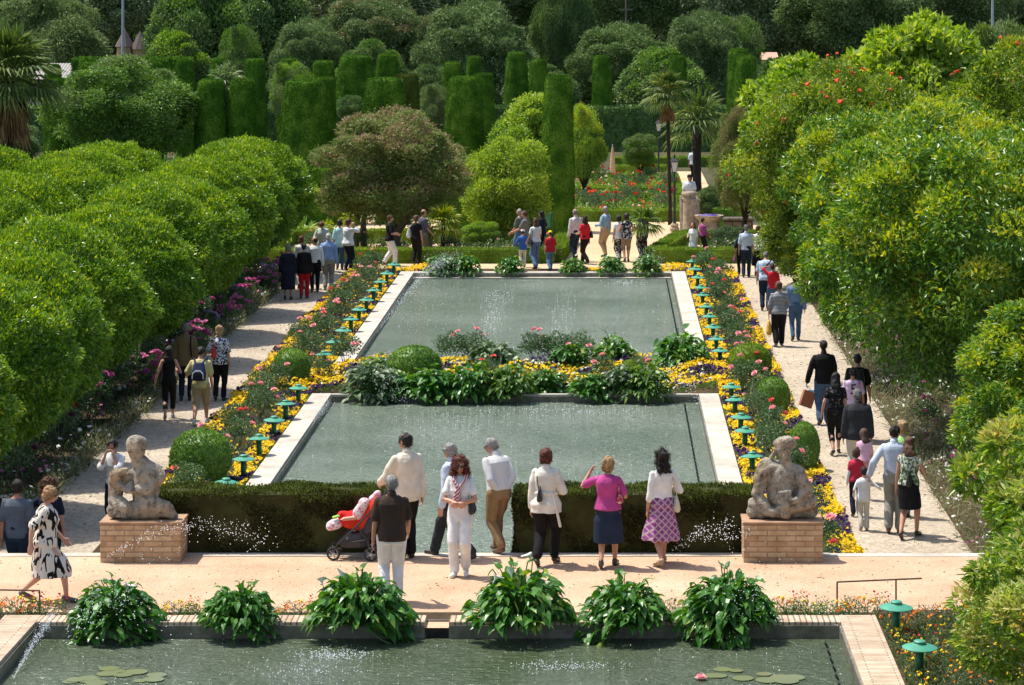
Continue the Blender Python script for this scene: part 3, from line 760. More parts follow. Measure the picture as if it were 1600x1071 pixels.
p = person('purplebag', 1158, 431, 'dark-haired child beside the couple, in dark clothes', 1.40, 0, LO, 'f', 'tan', 'dark', 'bob', 1.0, False,
    T(NAVY, sleeve=.6), B('trousers', BLACK), ('carry', 'down'), .2)
bag(p, PURP, 'purple bag in the hand of the dark-haired child', 'bag', -1, (.11, .05, .11), 'hand', .16, name='tote_bag')
person('communion', 1083, 409, 'girl in a long white dress beside the far right flower bed', 1.30, 150, LO, 'f', 'fair', 'brown', 'long', .95, False,
    T(WHITE, 'dress', sleeve=.6, sr=.02, dress=.10, dflare=.07, hem=.86), None, ('down', 'hold'), .0, shoes=W_SHOE)
p = person('vestboy', 1098, 402, 'boy in a plum shirt and dark waistcoat beside the girl in white', 1.32, -60, LO, 'm', 'fair', 'dark', 'short', 1.0, False,
    T(PURP, sleeve=.9, sr=.016, hem=.9), B('trousers', BLACK), ('down', 'fwd'), .1)
# ---------------------------------------------------------------- the crowd beyond the far pool
p = person('pinkshirtman', 899, 409, 'man in a pale pink shirt and jeans walking beside the woman in red', 1.76, 35, LO, 'm', 'tan', 'salt', 'thin', 1.05, False,
    T(cloth('pale_pink', (.60, .52, .53)), sleeve=.95, sr=.024, hem=.92, collar=True), B('trousers', DJEANS, wide=1.1), ('down', 'down'), .34)
p = person('redwoman', 914, 413, 'woman in a red blouse and black trousers beyond the far pool', 1.62, 42, LO, 'f', 'warm', 'dark', 'long', 1.0, False,
    T(RED, sleeve=.4, sr=.016, hem=.9), B('trousers', BLACK, wide=1.15), ('hold', 'down'), .46)
bag(p, LTHR, 'black handbag on the hip of the woman in red', side=1, size=(.13, .05, .12), drop=.38)
person('gesture', 946, 402, 'grey-haired man in a blue shirt and khaki trousers gesturing beyond the far pool', 1.72, 55, LO, 'm', 'tan', 'grey', 'short', 1.15, False,
    T(cloth('sky_blue', (.28, .38, .50)), sleeve=.95, sr=.024, hem=.93), B('trousers', cloth('sand_trousers', (.42, .30, .18))), ('hold', 'down'), .12)
person('whitevest', 967, 409, 'dark-haired woman in a white top and speckled trousers near the small palm', 1.55, 20, LO, 'f', 'warm', 'dark', 'bob', 1.0, False,
    T(WHITE, sleeve=.3, sr=.014, hem=.86, flare=.02), B('trousers', PRINTT, wide=1.2), ('down', 'crook'), .36)
p = person('patterned', 979, 410, 'woman in a patterned sleeveless top with a rucksack beside the small palm', 1.62, 10, LO, 'f', 'warm', 'dark', 'bob', 1.0, False,
    T(PRINTT, sleeve=.1, sr=.012, hem=.8, flare=.03), B('shorts', cloth('taupe', (.25, .18, .12))), ('crook', 'crook'), .2)
person('behindpalm', 1004, 404, 'person in speckled trousers standing behind the small palm', 1.62, 30, LO, 'f', 'warm', 'dark', 'bob', 1.05, False,
    T(GREYS, sleeve=.5, hem=.9), B('trousers', PRINTT, wide=1.2), ('down', 'down'), .1)
person('yellowcap', 860, 424, 'boy in a red T-shirt, jeans and a yellow cap beyond the pool', 1.30, 20, LO, 'm', 'fair', 'brown', 'short', 1.05, False,
    T(RED, sleeve=.5, sr=.03, hem=.84, flare=.02), B('trousers', LJEANS, wide=1.2), ('down', 'down'), .40, hat=cloth('yellow', (.75, .6, .02)))
p = person('whitetee', 837, 421, 'woman with long brown hair, white T-shirt and flared jeans with a strap across', 1.66, 30, LO, 'f', 'warm', 'chestnut', 'long', .98, False,
    T(WHITE, sleeve=.4, sr=.014, hem=.92), B('trousers', LJEANS, wide=1.35), ('fwd', 'fwd'), .3)
bag(p, LTHR, 'dark shoulder bag of the woman in flared jeans', side=-1, size=(.12, .05, .10), drop=.50)
person('darkhairwoman', 847, 404, 'woman with long dark hair in dark clothes behind the white T-shirt', 1.60, 60, LO, 'f', 'warm', 'black', 'long', 1.0, False,
    T(NAVY, sleeve=.5), B('trousers', BLACK), ('down', 'crook'), .2)
person('greyshirt', 822, 411, 'dark-haired man in a grey shirt holding hands low beyond the pool', 1.72, 75, LO, 'm', 'warm', 'brown', 'short', 1.05, False,
    T(GREYS, sleeve=.5, sr=.024, hem=.86), B('trousers', JEANS, wide=1.1), ('lowfwd', 'lowfwd'), .1, .05)
person('greyshirt2', 812, 406, 'grey-haired man in a grey-green shirt and blue jeans holding his hands in front', 1.70, 60, LO, 'm', 'warm', 'grey', 'short', 1.05, False,
    T(cloth('grey_green', (.14, .15, .13)), sleeve=.5, sr=.024, hem=.86), B('trousers', LJEANS), ('fwd', 'fwd'), .1)
p = person('whitecap', 817, 418, 'child with a white cap and a blue jacket beside the far calla clump', 1.22, 10, LO, 'm', 'fair', 'brown', 'short', 1.1, False,
    T(cloth('royal_blue', (.05, .13, .38)), sleeve=.6, sr=.03, hem=.8, flare=.02), B('trousers', STONE, wide=1.2), ('hold', 'hold'), .1, hat=WHITE)
p = person('whitebagwoman', 650, 414, 'woman in black with a large white bag beyond the left corner of the far pool', 1.62, -20, LO, 'f', 'warm', 'chestnut', 'bob', 1.05, False,
    T(BLACK, sleeve=.3, sr=.016, hem=.88), B('trousers', BLACK, wide=1.1), ('crook', 'down'), .1)
bag(p, WBAG, 'large white bag of the woman in black', side=-1, size=(.20, .07, .15), drop=.34)
person('greyvest', 661, 408, 'bald man in a slate shirt behind the woman with the white bag', 1.72, -60, LO, 'm', 'warm', 'brown', 'thin', 1.1, False,
    T(cloth('slate', (.10, .10, .13)), sleeve=.5, sr=.024, hem=.88), B('trousers', cloth('fawn', (.22, .17, .12))), ('down', 'fwd'), .1)
person('brownkid', 671, 407, 'boy in a brown patterned shirt at the end of the group by the yucca', 1.25, 170, LO, 'm', 'fair', 'brown', 'short', 1.05, False,
    T(BROWNT, sleeve=.5, sr=.024, hem=.84), B('shorts', cloth('fawn', (.22, .17, .12))), ('fwd', 'down'), .1)
person('phonewoman', 609, 416, 'person in a black shirt and white trousers holding something in both hands', 1.68, -70, LO, 'f', 'warm', 'chestnut', 'short', 1.02, False,
    T(BLACK, sleeve=.5, sr=.022, hem=.84, flare=.02), B('trousers', WHITE, wide=1.2), ('hold', 'hold'), .34)
person('photographer', 544, 424, 'woman in a white blouse and navy trousers lifting a camera to her face', 1.68, -40, LO, 'f', 'fair', 'auburn', 'bob', 1.1, False,
    T(WHITE, sleeve=.8, sr=.026, hem=.84, flare=.03), B('trousers', NAVY, wide=1.2), ('camera', 'camera'), .05, .0, (-20, 0))
person('paleblue', 531, 422, 'dark-haired woman in a pale turquoise shirt behind the photographer', 1.62, 10, LO, 'f', 'warm', 'dark', 'bob', 1.05, False,
    T(cloth('turquoise', (.38, .58, .62)), sleeve=.6, sr=.024, hem=.78, flare=.02), B('trousers', JEANS), ('down', 'down'), .1)
person('mint', 506, 424, 'person in a pale mint shirt bending over behind the man in blue', 1.68, 170, LO, 'f', 'fair', 'auburn', 'bob', 1.1, False,
    T(MINT, sleeve=.8, sr=.026, hem=.84, flare=.02), B('trousers', STONE), ('hold', 'hold'), .1, .35, (0, 25))
person('blueshirt', 513, 454, 'white-haired man in a blue shirt and grey trousers walking away on the left path', 1.72, 2, LO, 'm', 'tan', 'white', 'short', 1.15, False,
    T(BLUE, sleeve=.9, sr=.026, hem=.92, collar=True), B('trousers', GREYT, wide=1.1), ('hold', 'down'), .12)
person('whiteshirt', 492, 457, 'man in a white shirt and black trousers turning his head on the left path', 1.66, 8, LO, 'm', 'tan', 'dark', 'thin', 1.1, False,
    T(WHITE, sleeve=.9, sr=.026, hem=.92), B('trousers', BLACK), ('hold', 'down'), .2, 0, (60, 0))
person('redtrousers', 475, 467, 'woman in a black jacket and red trousers on the left path', 1.62, 0, LO, 'f', 'warm', 'dark', 'short', 1.08, False,
    T(BLACK, 'jacket', sleeve=.95, sr=.026, hem=.78, e=.024, flare=.02), B('trousers', REDT), ('down', 'down'), .14)
person('beigewoman', 471, 452, 'fair-haired woman in a beige jacket in front of the black jacket', 1.60, 10, LO, 'f', 'fair', 'auburn', 'bob', 1.1, False,
    T(CREAM, 'jacket', sleeve=.95, sr=.026, hem=.8, e=.024), B('trousers', STONE), ('down', 'down'), .1)
p = person('navysuit', 450, 469, 'old woman in a navy suit with a skirt on the left path', 1.62, 0, LO, 'f', 'warm', 'salt', 'bob', 1.15, False,
    T(NAVYSUIT, 'jacket', sleeve=.95, sr=.028, hem=.78, e=.026, flare=.02), B('skirt', NAVYSUIT, hem=.33, flare=.01), ('carry', 'down'), .12)
bag(p, LTHR, 'black handbag in the hand of the old woman in navy', side=-1, size=(.10, .05, .10), hang='hand', drop=.16)
# ---------------------------------------------------------------- left-hand gravel path
p = person('blacktank', 264, 656, 'woman with long dark hair in a black vest and cropped black trousers', 1.56, 6, LO, 'f', 'warm', 'dark', 'long', .98, False,
    T(BLACK, sleeve=0, hem=.86, e=.012), B('capri', BLACK), (((.17, -.02, -.5), (.4, -1, 0)), 'crook'), .40, .0, (-8, 4), shoes=(.25, .25, .27))
bag(p, SBAG, 'pale folded shopping bag under the arm of the woman in the black vest', 'bag', 1, (.14, .04, .10), 'hand', .0, name='shopping_bag')
p = person('olive', 290, 627, 'grey-haired man in an olive jacket with a dark shoulder strap', 1.72, 0, LO, 'm', 'tan', 'salt', 'short', 1.1, False,
    T(OLIVE, 'jacket', sleeve=1, sr=.03, hem=.78, e=.03, collar=True), B('trousers', NAVY), ('down', 'down'), .14)
g = Grp(); g.chain([p['up'](.13, -.10, 1.44), p['up'](.13, -.165, 1.25), p['up'](.15, -.15, 1.0)], [.02, .02, .02], 6); p['wear']('strap', g, BLACK, smooth=1)
p = person('yellowtee', 313, 664, 'man in a pale yellow T-shirt and khaki shorts carrying a navy backpack', 1.66, -2, LO, 'm', 'warm', 'dark', 'short', 1.12, False,
    T(YEL, sleeve=.5, sr=.028, hem=.84, flare=.01), B('shorts', cloth('khaki_shorts', (.36, .28, .16)), wide=1.3), ('crook', 'down'), .56, .08, (0, 16), shoes=(.6, .58, .55))
ro = empty('backpack', p['P'], math.radians(p['face'])); tag(ro, 'navy and black backpack with white piping on the man in yellow', 'backpack')
g = Grp(); g.loft([(p['up'](0, -.20, 1.0), Vector((.14, 0, 0)), Vector((0, .07, 0))), (p['up'](0, -.23, 1.15), Vector((.155, 0, 0)), Vector((0, .10, 0))), (p['up'](0, -.18, 1.38), Vector((.10, 0, 0)), Vector((0, .05, 0)))], 16, 3)
link('pack', fuse(g, .01, 2), cloth('pack_navy', (.025, .035, .09)), ro)
g = Grp(); g.loft([(p['up'](0, -.29, 1.01), Vector((.115, 0, 0)), Vector((0, .05, 0))), (p['up'](0, -.31, 1.13), Vector((.12, 0, 0)), Vector((0, .05, 0))), (p['up'](0, -.28, 1.2), Vector((.09, 0, 0)), Vector((0, .03, 0)))], 16, 3)
link('pocket', fuse(g, .01, 2), cloth('pack_black', (.02, .022, .03)), ro)
b = MB(); b.tube([p['up'](-.12, -.335, 1.04), p['up'](-.11, -.34, 1.15), p['up'](-.05, -.335, 1.21), p['up'](.05, -.335, 1.21), p['up'](.11, -.34, 1.15), p['up'](.12, -.335, 1.04)], .012, 6); b.build('piping', cloth('piping_white', (.6, .6, .62)), ro)
for s in (-1, 1):
    b = MB(); b.tube([p['up'](s * .08, -.2, 1.37), p['up'](s * .12, -.12, 1.45), p['up'](s * .13, .02, 1.46), p['up'](s * .14, .12, 1.3)], .02, 6); b.build('strap', cloth('pack_navy', (.025, .035, .09)), ro)
p = person('redbag', 343, 627, 'woman in a black and white floral blouse and black trousers with a red bag', 1.66, -4, LO, 'f', 'warm', 'blond', 'bob', 1.12, False,
    T(FLOR, sleeve=.5, sr=.024, hem=.84, flare=.02), B('trousers', BLACK), ('hold', 'down'), .10)
bag(p, REDBAG, 'red shoulder bag against the floral blouse', side=-1, size=(.12, .05, .12), drop=.30, out=-.06, fwd=-.14)
yy = footpy(749, 1.74)
person('greytee', 27, yy, 'man in a slate grey T-shirt and jeans standing below the terrace at the far left', 1.74, -6, LO, 'm', 'tan', 'dark', 'short', 1.05, True,
    T(cloth('slate_tee', (.10, .12, .15)), sleeve=.5, sr=.026, hem=.86), B('trousers', DJEANS), ('down', 'down'), .05)
person('armaround', 76, footpy(747, 1.68), 'woman with dark curly hair resting an arm round the man in grey', 1.68, 8, LO, 'f', 'warm', 'chestnut', 'curly', 1.08, True,
    T(NAVY, sleeve=.4, sr=.02, hem=.86), B('trousers', DJEANS), ('around', 'down'), .1)
p = person('camera', 180, footpy(684, 1.58), 'dark-haired woman in a white shirt touching her face behind the left statue', 1.58, 165, LO, 'f', 'warm', 'black', 'short', 1.0, True,
    T(WHITE, sleeve=.6, sr=.026, hem=.84), B('trousers', NAVY), ('face', 'face'), .05, .1, (0, 20))
# ---------------------------------------------------------------- far away
person('capman', 1077, 341, 'man in a white T-shirt and dark cap behind the broken stone column', 1.72, 175, LO, 'm', 'tan', 'dark', 'short', 1.15, False,
    T(cloth('pale_tee', (.55, .60, .64)), sleeve=.5, sr=.03, hem=.86), B('trousers', STONE), ('fwd', 'fwd'), .1, 0, (0, 10), hat=BLACK)
person('farwalker', 1083, 286, 'person in a pale shirt and dark trousers by the distant dark palm trunk', 1.66, -30, LO, 'm', 'tan', 'dark', 'short', 1.0, False,
    T(LBLUE, sleeve=.5, sr=.026, hem=.86), B('trousers', BLACK), ('down', 'down'), .2)
person('farstripes', 918, 280, 'person in a striped shirt and blue trousers beside the far dark green column', 1.66, 10, LO, 'm', 'tan', 'dark', 'short', 1.1, False,
    T(GSTR, sleeve=.5, sr=.026, hem=.86), B('trousers', JEANS), ('down', 'down'), .1)
# ================================================================ GROUND, POOLS, PATHS
def sandmat(name, c1, c2, s1=1.2, s2=60, bump=.35, speck=None):
    if name in MATS: return MATS[name]
    m, nt, b = nodes(name); tc = N(nt, 'ShaderNodeTexCoord'); L = nt.links.new
    n1 = N(nt, 'ShaderNodeTexNoise', Scale=s1, Detail=8.0, Roughness=.65); L(tc.outputs['Object'], n1.inputs[0])
    r = ramp(nt, [(.32, c1), (.68, c2)]); L(n1.outputs['Fac'], r.inputs[0])
    v = N(nt, 'ShaderNodeTexVoronoi', Scale=s2); L(tc.outputs['Object'], v.inputs['Vector'])
    sp = N(nt, 'ShaderNodeSeparateColor'); L(v.outputs['Color'], sp.inputs[0])
    mr = N(nt, 'ShaderNodeMapRange'); mr.inputs['To Min'].default_value = .68; mr.inputs['To Max'].default_value = 1.18; L(sp.outputs[0], mr.inputs['Value'])
    mx = N(nt, 'ShaderNodeMix', data_type='RGBA', blend_type='MULTIPLY'); mx.inputs[0].default_value = speck if speck is not None else .5
    L(r.outputs[0], mx.inputs[6]); L(mr.outputs[0], mx.inputs[7]); L(mx.outputs[2], b.inputs['Base Color'])
    b.inputs['Roughness'].default_value = .95; b.inputs['Specular IOR Level'].default_value = .1
    n2 = N(nt, 'ShaderNodeTexNoise', Scale=s2 * .6, Detail=4.0); L(tc.outputs['Object'], n2.inputs[0])
    bp = N(nt, 'ShaderNodeBump', Strength=bump, Distance=.03); L(n2.outputs['Fac'], bp.inputs['Height']); L(bp.outputs[0], b.inputs['Normal'])
    MATS[name] = m; return m
SAND = sandmat('terrace_sand', (.45, .285, .178), (.62, .43, .29), .55, 45, .5)
FARSAND = sandmat('far_sand', (.50, .36, .21), (.60, .45, .28), .4, 18)
GRAVEL = sandmat('path_gravel', (.38, .315, .235), (.50, .42, .32), .8, 22, .8, 1.0)
SOIL = sandmat('soil', (.045, .032, .02), (.10, .07, .04), 1.5, 20)
FARSOIL = sandmat('earth', (.05, .05, .025), (.10, .09, .045), .2, 4)
MARBLE = plain('pale_stone_kerb', (.44, .39, .31), .8, .20, 1.6, .3, 25, c2=(.60, .55, .46))
WETSTONE = plain('wet_stone', (.15, .135, .10), .35, .5, 5, .3, 30)
def brickmat(name, c1, c2, mortar, bw, rh, ms=.012, plane='XZ', scale=1.0, stain=.5):
    if name in MATS: return MATS[name]
    m, nt, b = nodes(name); tc = N(nt, 'ShaderNodeTexCoord'); L = nt.links.new
    sx = N(nt, 'ShaderNodeSeparateXYZ'); cx = N(nt, 'ShaderNodeCombineXYZ'); L(tc.outputs['Object'], sx.inputs[0])
    a = N(nt, 'ShaderNodeMath', operation='ADD')
    if plane == 'XZ': L(sx.outputs['X'], a.inputs[0]); L(sx.outputs['Y'], a.inputs[1]); L(a.outputs[0], cx.inputs['X']); L(sx.outputs['Z'], cx.inputs['Y'])
    elif plane == 'XY': L(sx.outputs['X'], cx.inputs['X']); L(sx.outputs['Y'], cx.inputs['Y'])
    else: L(sx.outputs['Y'], cx.inputs['X']); L(sx.outputs['X'], cx.inputs['Y'])
    bk = N(nt, 'ShaderNodeTexBrick', Scale=1.0); bk.inputs['Color1'].default_value = rgb(c1); bk.inputs['Color2'].default_value = rgb(c2); bk.inputs['Mortar'].default_value = rgb(mortar)
    bk.inputs['Brick Width'].default_value = bw; bk.inputs['Row Height'].default_value = rh; bk.inputs['Mortar Size'].default_value = ms; bk.inputs['Mortar Smooth'].default_value = .3
    n0 = N(nt, 'ShaderNodeTexNoise', Scale=5.0, Detail=3.0); L(tc.outputs['Object'], n0.inputs[0])
    vm = N(nt, 'ShaderNodeVectorMath', operation='MULTIPLY_ADD'); L(n0.outputs['Color'], vm.inputs[0]); vm.inputs[1].default_value = (.012, .012, .012); L(cx.outputs[0], vm.inputs[2]); L(vm.outputs[0], bk.inputs['Vector'])
    n1 = N(nt, 'ShaderNodeTexNoise', Scale=3.5, Detail=7.0, Roughness=.7); L(tc.outputs['Object'], n1.inputs[0])
    r = ramp(nt, [(.35, (.55, .5, .45)), (.6, (1.05, 1.05, 1.05))]); L(n1.outputs['Fac'], r.inputs[0])
    mx = N(nt, 'ShaderNodeMix', data_type='RGBA', blend_type='MULTIPLY'); mx.inputs[0].default_value = stain; L(bk.outputs['Color'], mx.inputs[6]); L(r.outputs[0], mx.inputs[7])
    L(mx.outputs[2], b.inputs['Base Color']); b.inputs['Roughness'].default_value = .9; b.inputs['Specular IOR Level'].default_value = .15
    bp = N(nt, 'ShaderNodeBump', Strength=.6, Distance=.01, invert=True); L(bk.outputs['Fac'], bp.inputs['Height'])
    bp2 = N(nt, 'ShaderNodeBump', Strength=.4, Distance=.01); n3 = N(nt, 'ShaderNodeTexNoise', Scale=60.0); L(tc.outputs['Object'], n3.inputs[0]); L(n3.outputs['Fac'], bp2.inputs['Height']); L(bp.outputs[0], bp2.inputs['Normal']); L(bp2.outputs[0], b.inputs['Normal'])
    MATS[name] = m; return m
def struct(name, b, m): return tag(b.build(name, m), kind='structure')
# lower garden as one sheet with holes for the two pools
PX0, PX1 = -6.14, 2.02
M0, M1 = 42.75, 63.8       # middle pool
Q0, Q1 = 69.4, 91.0        # far pool
b = MB()
for x0, x1, y0, y1 in ((-260, PX0, 41.5, 91), (PX1, 260, 41.5, 91), (PX0, PX1, 41.5, M0), (PX0, PX1, M1, Q0), (-260, 260, 91, 900)): b.quad(x0, x1, y0, y1, LO)
struct('ground', b, FARSOIL)
b = MB()
FX0, FX1, FY1 = -7.32, 2.98, 36.85
for x0, x1, y0, y1 in ((-60, FX0, 12, 41.45), (FX1, 60, 12, 41.45), (FX0, FX1, FY1, 41.45), (FX0, FX1, 12, 20)): b.quad(x0, x1, y0, y1, 0)
struct('terrace', b, SAND)
b = MB()
for x0, x1 in ((-60, -7.9), (-7.9, 3.2), (3.2, 60)): b.box(x0 + .003, x1 - .003, 41.45, 41.68, LO - .05, .012 if x0 > -8 and x1 < 4 else .006)
tag(b.build('retaining_wall', MARBLE), 'low pale stone edge where the sandy terrace drops to the lower garden', 'wall')
b = MB(); b.quad(-9.95, -8.30, 41.7, 93, LO + .004); struct('left_path', b, GRAVEL)
b = MB(); b.quad(4.05, 5.85, 41.7, 93, LO + .004); struct('right_path', b, GRAVEL)
b = MB(); b.quad(-14, 12, 93.0, 110, LO + .006); b.quad(-14, 4.6, 110, 142, LO + .006); struct('far_path', b, FARSAND)
b = MB(); b.quad(-8.28, -6.57, 41.7, 92.9, LO + .012); b.quad(2.45, 4.03, 41.7, 92.9, LO + .012); b.quad(-6.56, 2.44, 64.12, 69.08, LO + .012)
b.quad(-6.56, 2.44, 91.42, 92.9, LO + .012); b.quad(-13.5, -9.97, 41.7, 92.9, LO + .012); b.quad(5.87, 12, 41.7, 92.9, LO + .012); b.quad(3.48, 5.1, 20, 37.9, .006); b.quad(-9.4, 3.46, 37.26, 37.75, .006)
struct('flower_bed_soil', b, SOIL)
# ---- pool shells: kerb + inner wall + floor
def pool(name, label, x0, x1, y0, y1, zt, zw, kerb, kx, kyb, kyf, wall, gap=None, extra_label=None):
    r = empty(name, ((x0 + x1) / 2, (y0 + y1) / 2, zt)); tag(r, label, 'pool')
    cx, cy = (x0 + x1) / 2, (y0 + y1) / 2
    def mk(nm, fn, m, bev=0):
        b = MB(); fn(b); o = b.build(nm, m, r, (-cx, -cy, -zt)); 
        if bev: bevel(o, bev)
        return o
    t = .08
    mk('kerb', lambda b: b.box(x0 - kx, x0, y0 - kyf, y1 + kyb, zt - .25, zt + t), kerb[0], .008)
    mk('kerb', lambda b: b.box(x1, x1 + kx, y0 - kyf, y1 + kyb, zt - .25, zt + t), kerb[0], .008)
    if gap: mk('coping', lambda b: b.box(x0, gap[0], y1, y1 + kyb, zt - .25, zt + t - .003), kerb[1], .008); mk('coping', lambda b: b.box(gap[1], x1, y1, y1 + kyb, zt - .25, zt + t - .003), kerb[1], .008)
    else: mk('coping', lambda b: b.box(x0, x1, y1, y1 + kyb, zt - .25, zt + t - .003), kerb[1], .008)
    if kyf: mk('coping', lambda b: b.box(x0, x1, y0 - kyf, y0, zt - .25, zt + t - .003), kerb[1], .008)
    def walls(b):
        e = .025; d = zw - .6
        b.quad(x0, x1, y0, y1, d)
        b.box(x0 + .0, x0 + e, y0, y1, d + .01, zt + t - .05); b.box(x1 - e, x1, y0, y1, d + .01, zt + t - .05); b.box(x0 + e, x1 - e, y0, y0 + e, d + .01, zt + t - .05)
        if gap: b.box(x0 + e, gap[0], y1 - e, y1, d + .01, zt + t - .05); b.box(gap[1], x1 - e, y1 - e, y1, d + .01, zt + t - .05); b.box(gap[0], gap[1], y1 + kyb - .05, y1 + kyb, zt - .3, zt + .02)
        else: b.box(x0 + e, x1 - e, y1 - e, y1, d + .01, zt + t - .05)
    mk('basin', walls, wall)
    return r
COPBR = brickmat('coping_brick', (.50, .38, .27), (.62, .51, .38), (.26, .20, .14), .62, .065, .009, 'XY')
COPBR2 = brickmat('coping_brick_edge', (.50, .38, .27), (.62, .51, .38), (.22, .16, .11), .62, .075, .011, 'YX')
pool('pool', 'long pale-kerbed pool just beyond the clipped hedges and statues', PX0, PX1, M0, M1, LO, LO - .10, (MARBLE, MARBLE), .43, .14, .3, WETSTONE)
pool('pool', 'farthest pool, ending at the crowd of visitors', PX0, PX1, Q0, Q1, LO, LO - .10, (MARBLE, MARBLE), .43, .4, .3, WETSTONE)
gx = at(663, 983, 0).x, at(701, 983, 0).x
pool('pool', 'nearest pool with brick coping at the bottom of the picture', FX0, FX1, 20, FY1, 0, 0, (COPBR, COPBR2), .48, .4, 0, WETSTONE, gap=gx)
# lower ledge along the far wall
b = MB(); b.box(PX0 + .03, PX1 - .03, Q1 - .28, Q1 - .027, LO - .5, LO - .06); tag(b.build('stone_step', MARBLE), 'narrow stone step just above the water along the far end of the farthest pool', 'step')
def watermat(name, base, deep, wav=1.0):
    m, nt, b = nodes(name); tc = N(nt, 'ShaderNodeTexCoord'); L = nt.links.new
    n1 = N(nt, 'ShaderNodeTexNoise', Scale=.28, Detail=3.0); L(tc.outputs['Object'], n1.inputs[0])
    r = ramp(nt, [(.38, deep), (.62, base)]); L(n1.outputs['Fac'], r.inputs[0]); L(r.outputs[0], b.inputs['Base Color'])
    b.inputs['Roughness'].default_value = .13; b.inputs['IOR'].default_value = 1.333
    mp = N(nt, 'ShaderNodeMapping'); mp.inputs['Scale'].default_value = (1, 2.2, 1); L(tc.outputs['Object'], mp.inputs[0])
    w1 = N(nt, 'ShaderNodeTexNoise', Scale=5.0, Detail=3.0, Roughness=.55, Distortion=.4); w2 = N(nt, 'ShaderNodeTexNoise', Scale=17.0, Detail=2.0); L(mp.outputs[0], w1.inputs[0]); L(mp.outputs[0], w2.inputs[0])
    n4 = N(nt, 'ShaderNodeTexNoise', Scale=.5, Detail=2.0); L(tc.outputs['Object'], n4.inputs[0]); mr = N(nt, 'ShaderNodeMapRange'); mr.inputs['From Min'].default_value = .35; mr.inputs['From Max'].default_value = .65; mr.inputs['To Min'].default_value = .35; L(n4.outputs['Fac'], mr.inputs['Value'])
    b1 = N(nt, 'ShaderNodeBump', Strength=1.1 * wav, Distance=.12); L(w1.outputs['Fac'], b1.inputs['Height'])
    b2 = N(nt, 'ShaderNodeBump', Distance=.05); L(mr.outputs[0], b2.inputs['Strength']); L(w2.outputs['Fac'], b2.inputs['Height']); L(b1.outputs[0], b2.inputs['Normal']); L(b2.outputs[0], b.inputs['Normal'])
    return m
WAT = watermat('pool_water', (.20, .24, .185), (.14, .185, .13)); WATF = watermat('near_pool_water', (.10, .125, .08), (.05, .075, .03), .75)
WZ = LO - .10; WZF = -.13
for nm, x0, x1, y0, y1, z, m in (('water', PX0, PX1, M0, M1, WZ, WAT), ('water', PX0, PX1, Q0, Q1, WZ, WAT), ('water', FX0, FX1, 20, FY1, WZF, WATF)):
    b = MB(); b.quad(x0 + .026, x1 - .026, y0 + .026, y1 - .026, z); struct(nm, b, m)
# perforated water pipes lying along the pool walls
def pipe(x, y0, y1, z, label):
    r = empty('water_pipe', (x, y0, z)); tag(r, label, 'pipe', 'sprinkler pipes along the pool walls')
    b = MB(); b.tube([(0, 0, 0), (0, y1 - y0, 0)], .013, 6); b.build('tube', plain('pipe_dark', (.02, .02, .018), .5), r)
    n = int((y1 - y0) / .42)
    nz = MB(); nz.lathe([(.014, 0), (.012, .05), (.006, .075)], seg=6); me = nz.mesh('nozzle'); me.materials.append(plain('pipe_dark', (.02, .02, .018), .5))
    for i in range(min(n, 60)):
        o = link('nozzle', me, (), r, (0, .2 + i * .42, .01)); o.rotation_euler = (0, -.5 if x > 0 else .5, 0)
pipe(PX1 - .33, M0 + .3, M1 - .2, WZ + .02, 'dark sprinkler pipe along the right wall of the pool behind the hedges')
pipe(PX1 - .18, Q0 + .3, Q1 - .4, WZ + .02, 'dark sprinkler pipe along the right wall of the farthest pool')
pipe(FX1 - .22, 28, FY1 - .3, WZF + .02, 'dark sprinkler pipe along the right wall of the nearest pool')

# ---- brick pedestals and the two statues
PBR = brickmat('pedestal_brick', (.46, .29, .16), (.60, .45, .28), (.33, .25, .16), .27, .078, .010, 'XZ', stain=.75)
STATUE = None
def statuemat():
    m, nt, b = nodes('weathered_stone'); tc = N(nt, 'ShaderNodeTexCoord'); L = nt.links.new
    n1 = N(nt, 'ShaderNodeTexNoise', Scale=7.5, Detail=9.0, Roughness=.75); L(tc.outputs['Object'], n1.inputs[0])
    r = ramp(nt, [(.34, (.04, .037, .032)), (.42, (.20, .18, .145)), (.51, (.42, .37, .28)), (.7, (.54, .50, .42))]); L(n1.outputs['Fac'], r.inputs[0])
    n2 = N(nt, 'ShaderNodeTexNoise', Scale=2.2, Detail=2.0); L(tc.outputs['Object'], n2.inputs[0]); r2 = ramp(nt, [(.48, (1, 1, 1)), (.66, (1.0, .68, .38))]); L(n2.outputs['Fac'], r2.inputs[0])
    mx = N(nt, 'ShaderNodeMix', data_type='RGBA', blend_type='MULTIPLY'); mx.inputs[0].default_value = .5; L(r.outputs[0], mx.inputs[6]); L(r2.outputs[0], mx.inputs[7]); L(mx.outputs[2], b.inputs['Base Color'])
    b.inputs['Roughness'].default_value = .95; n3 = N(nt, 'ShaderNodeTexNoise', Scale=32.0, Detail=6.0, Roughness=.7); L(tc.outputs['Object'], n3.inputs[0]); bp = N(nt, 'ShaderNodeBump', Strength=1.0, Distance=.05); L(n3.outputs['Fac'], bp.inputs['Height']); L(bp.outputs[0], b.inputs['Normal'])
    return m
STATUE = statuemat()
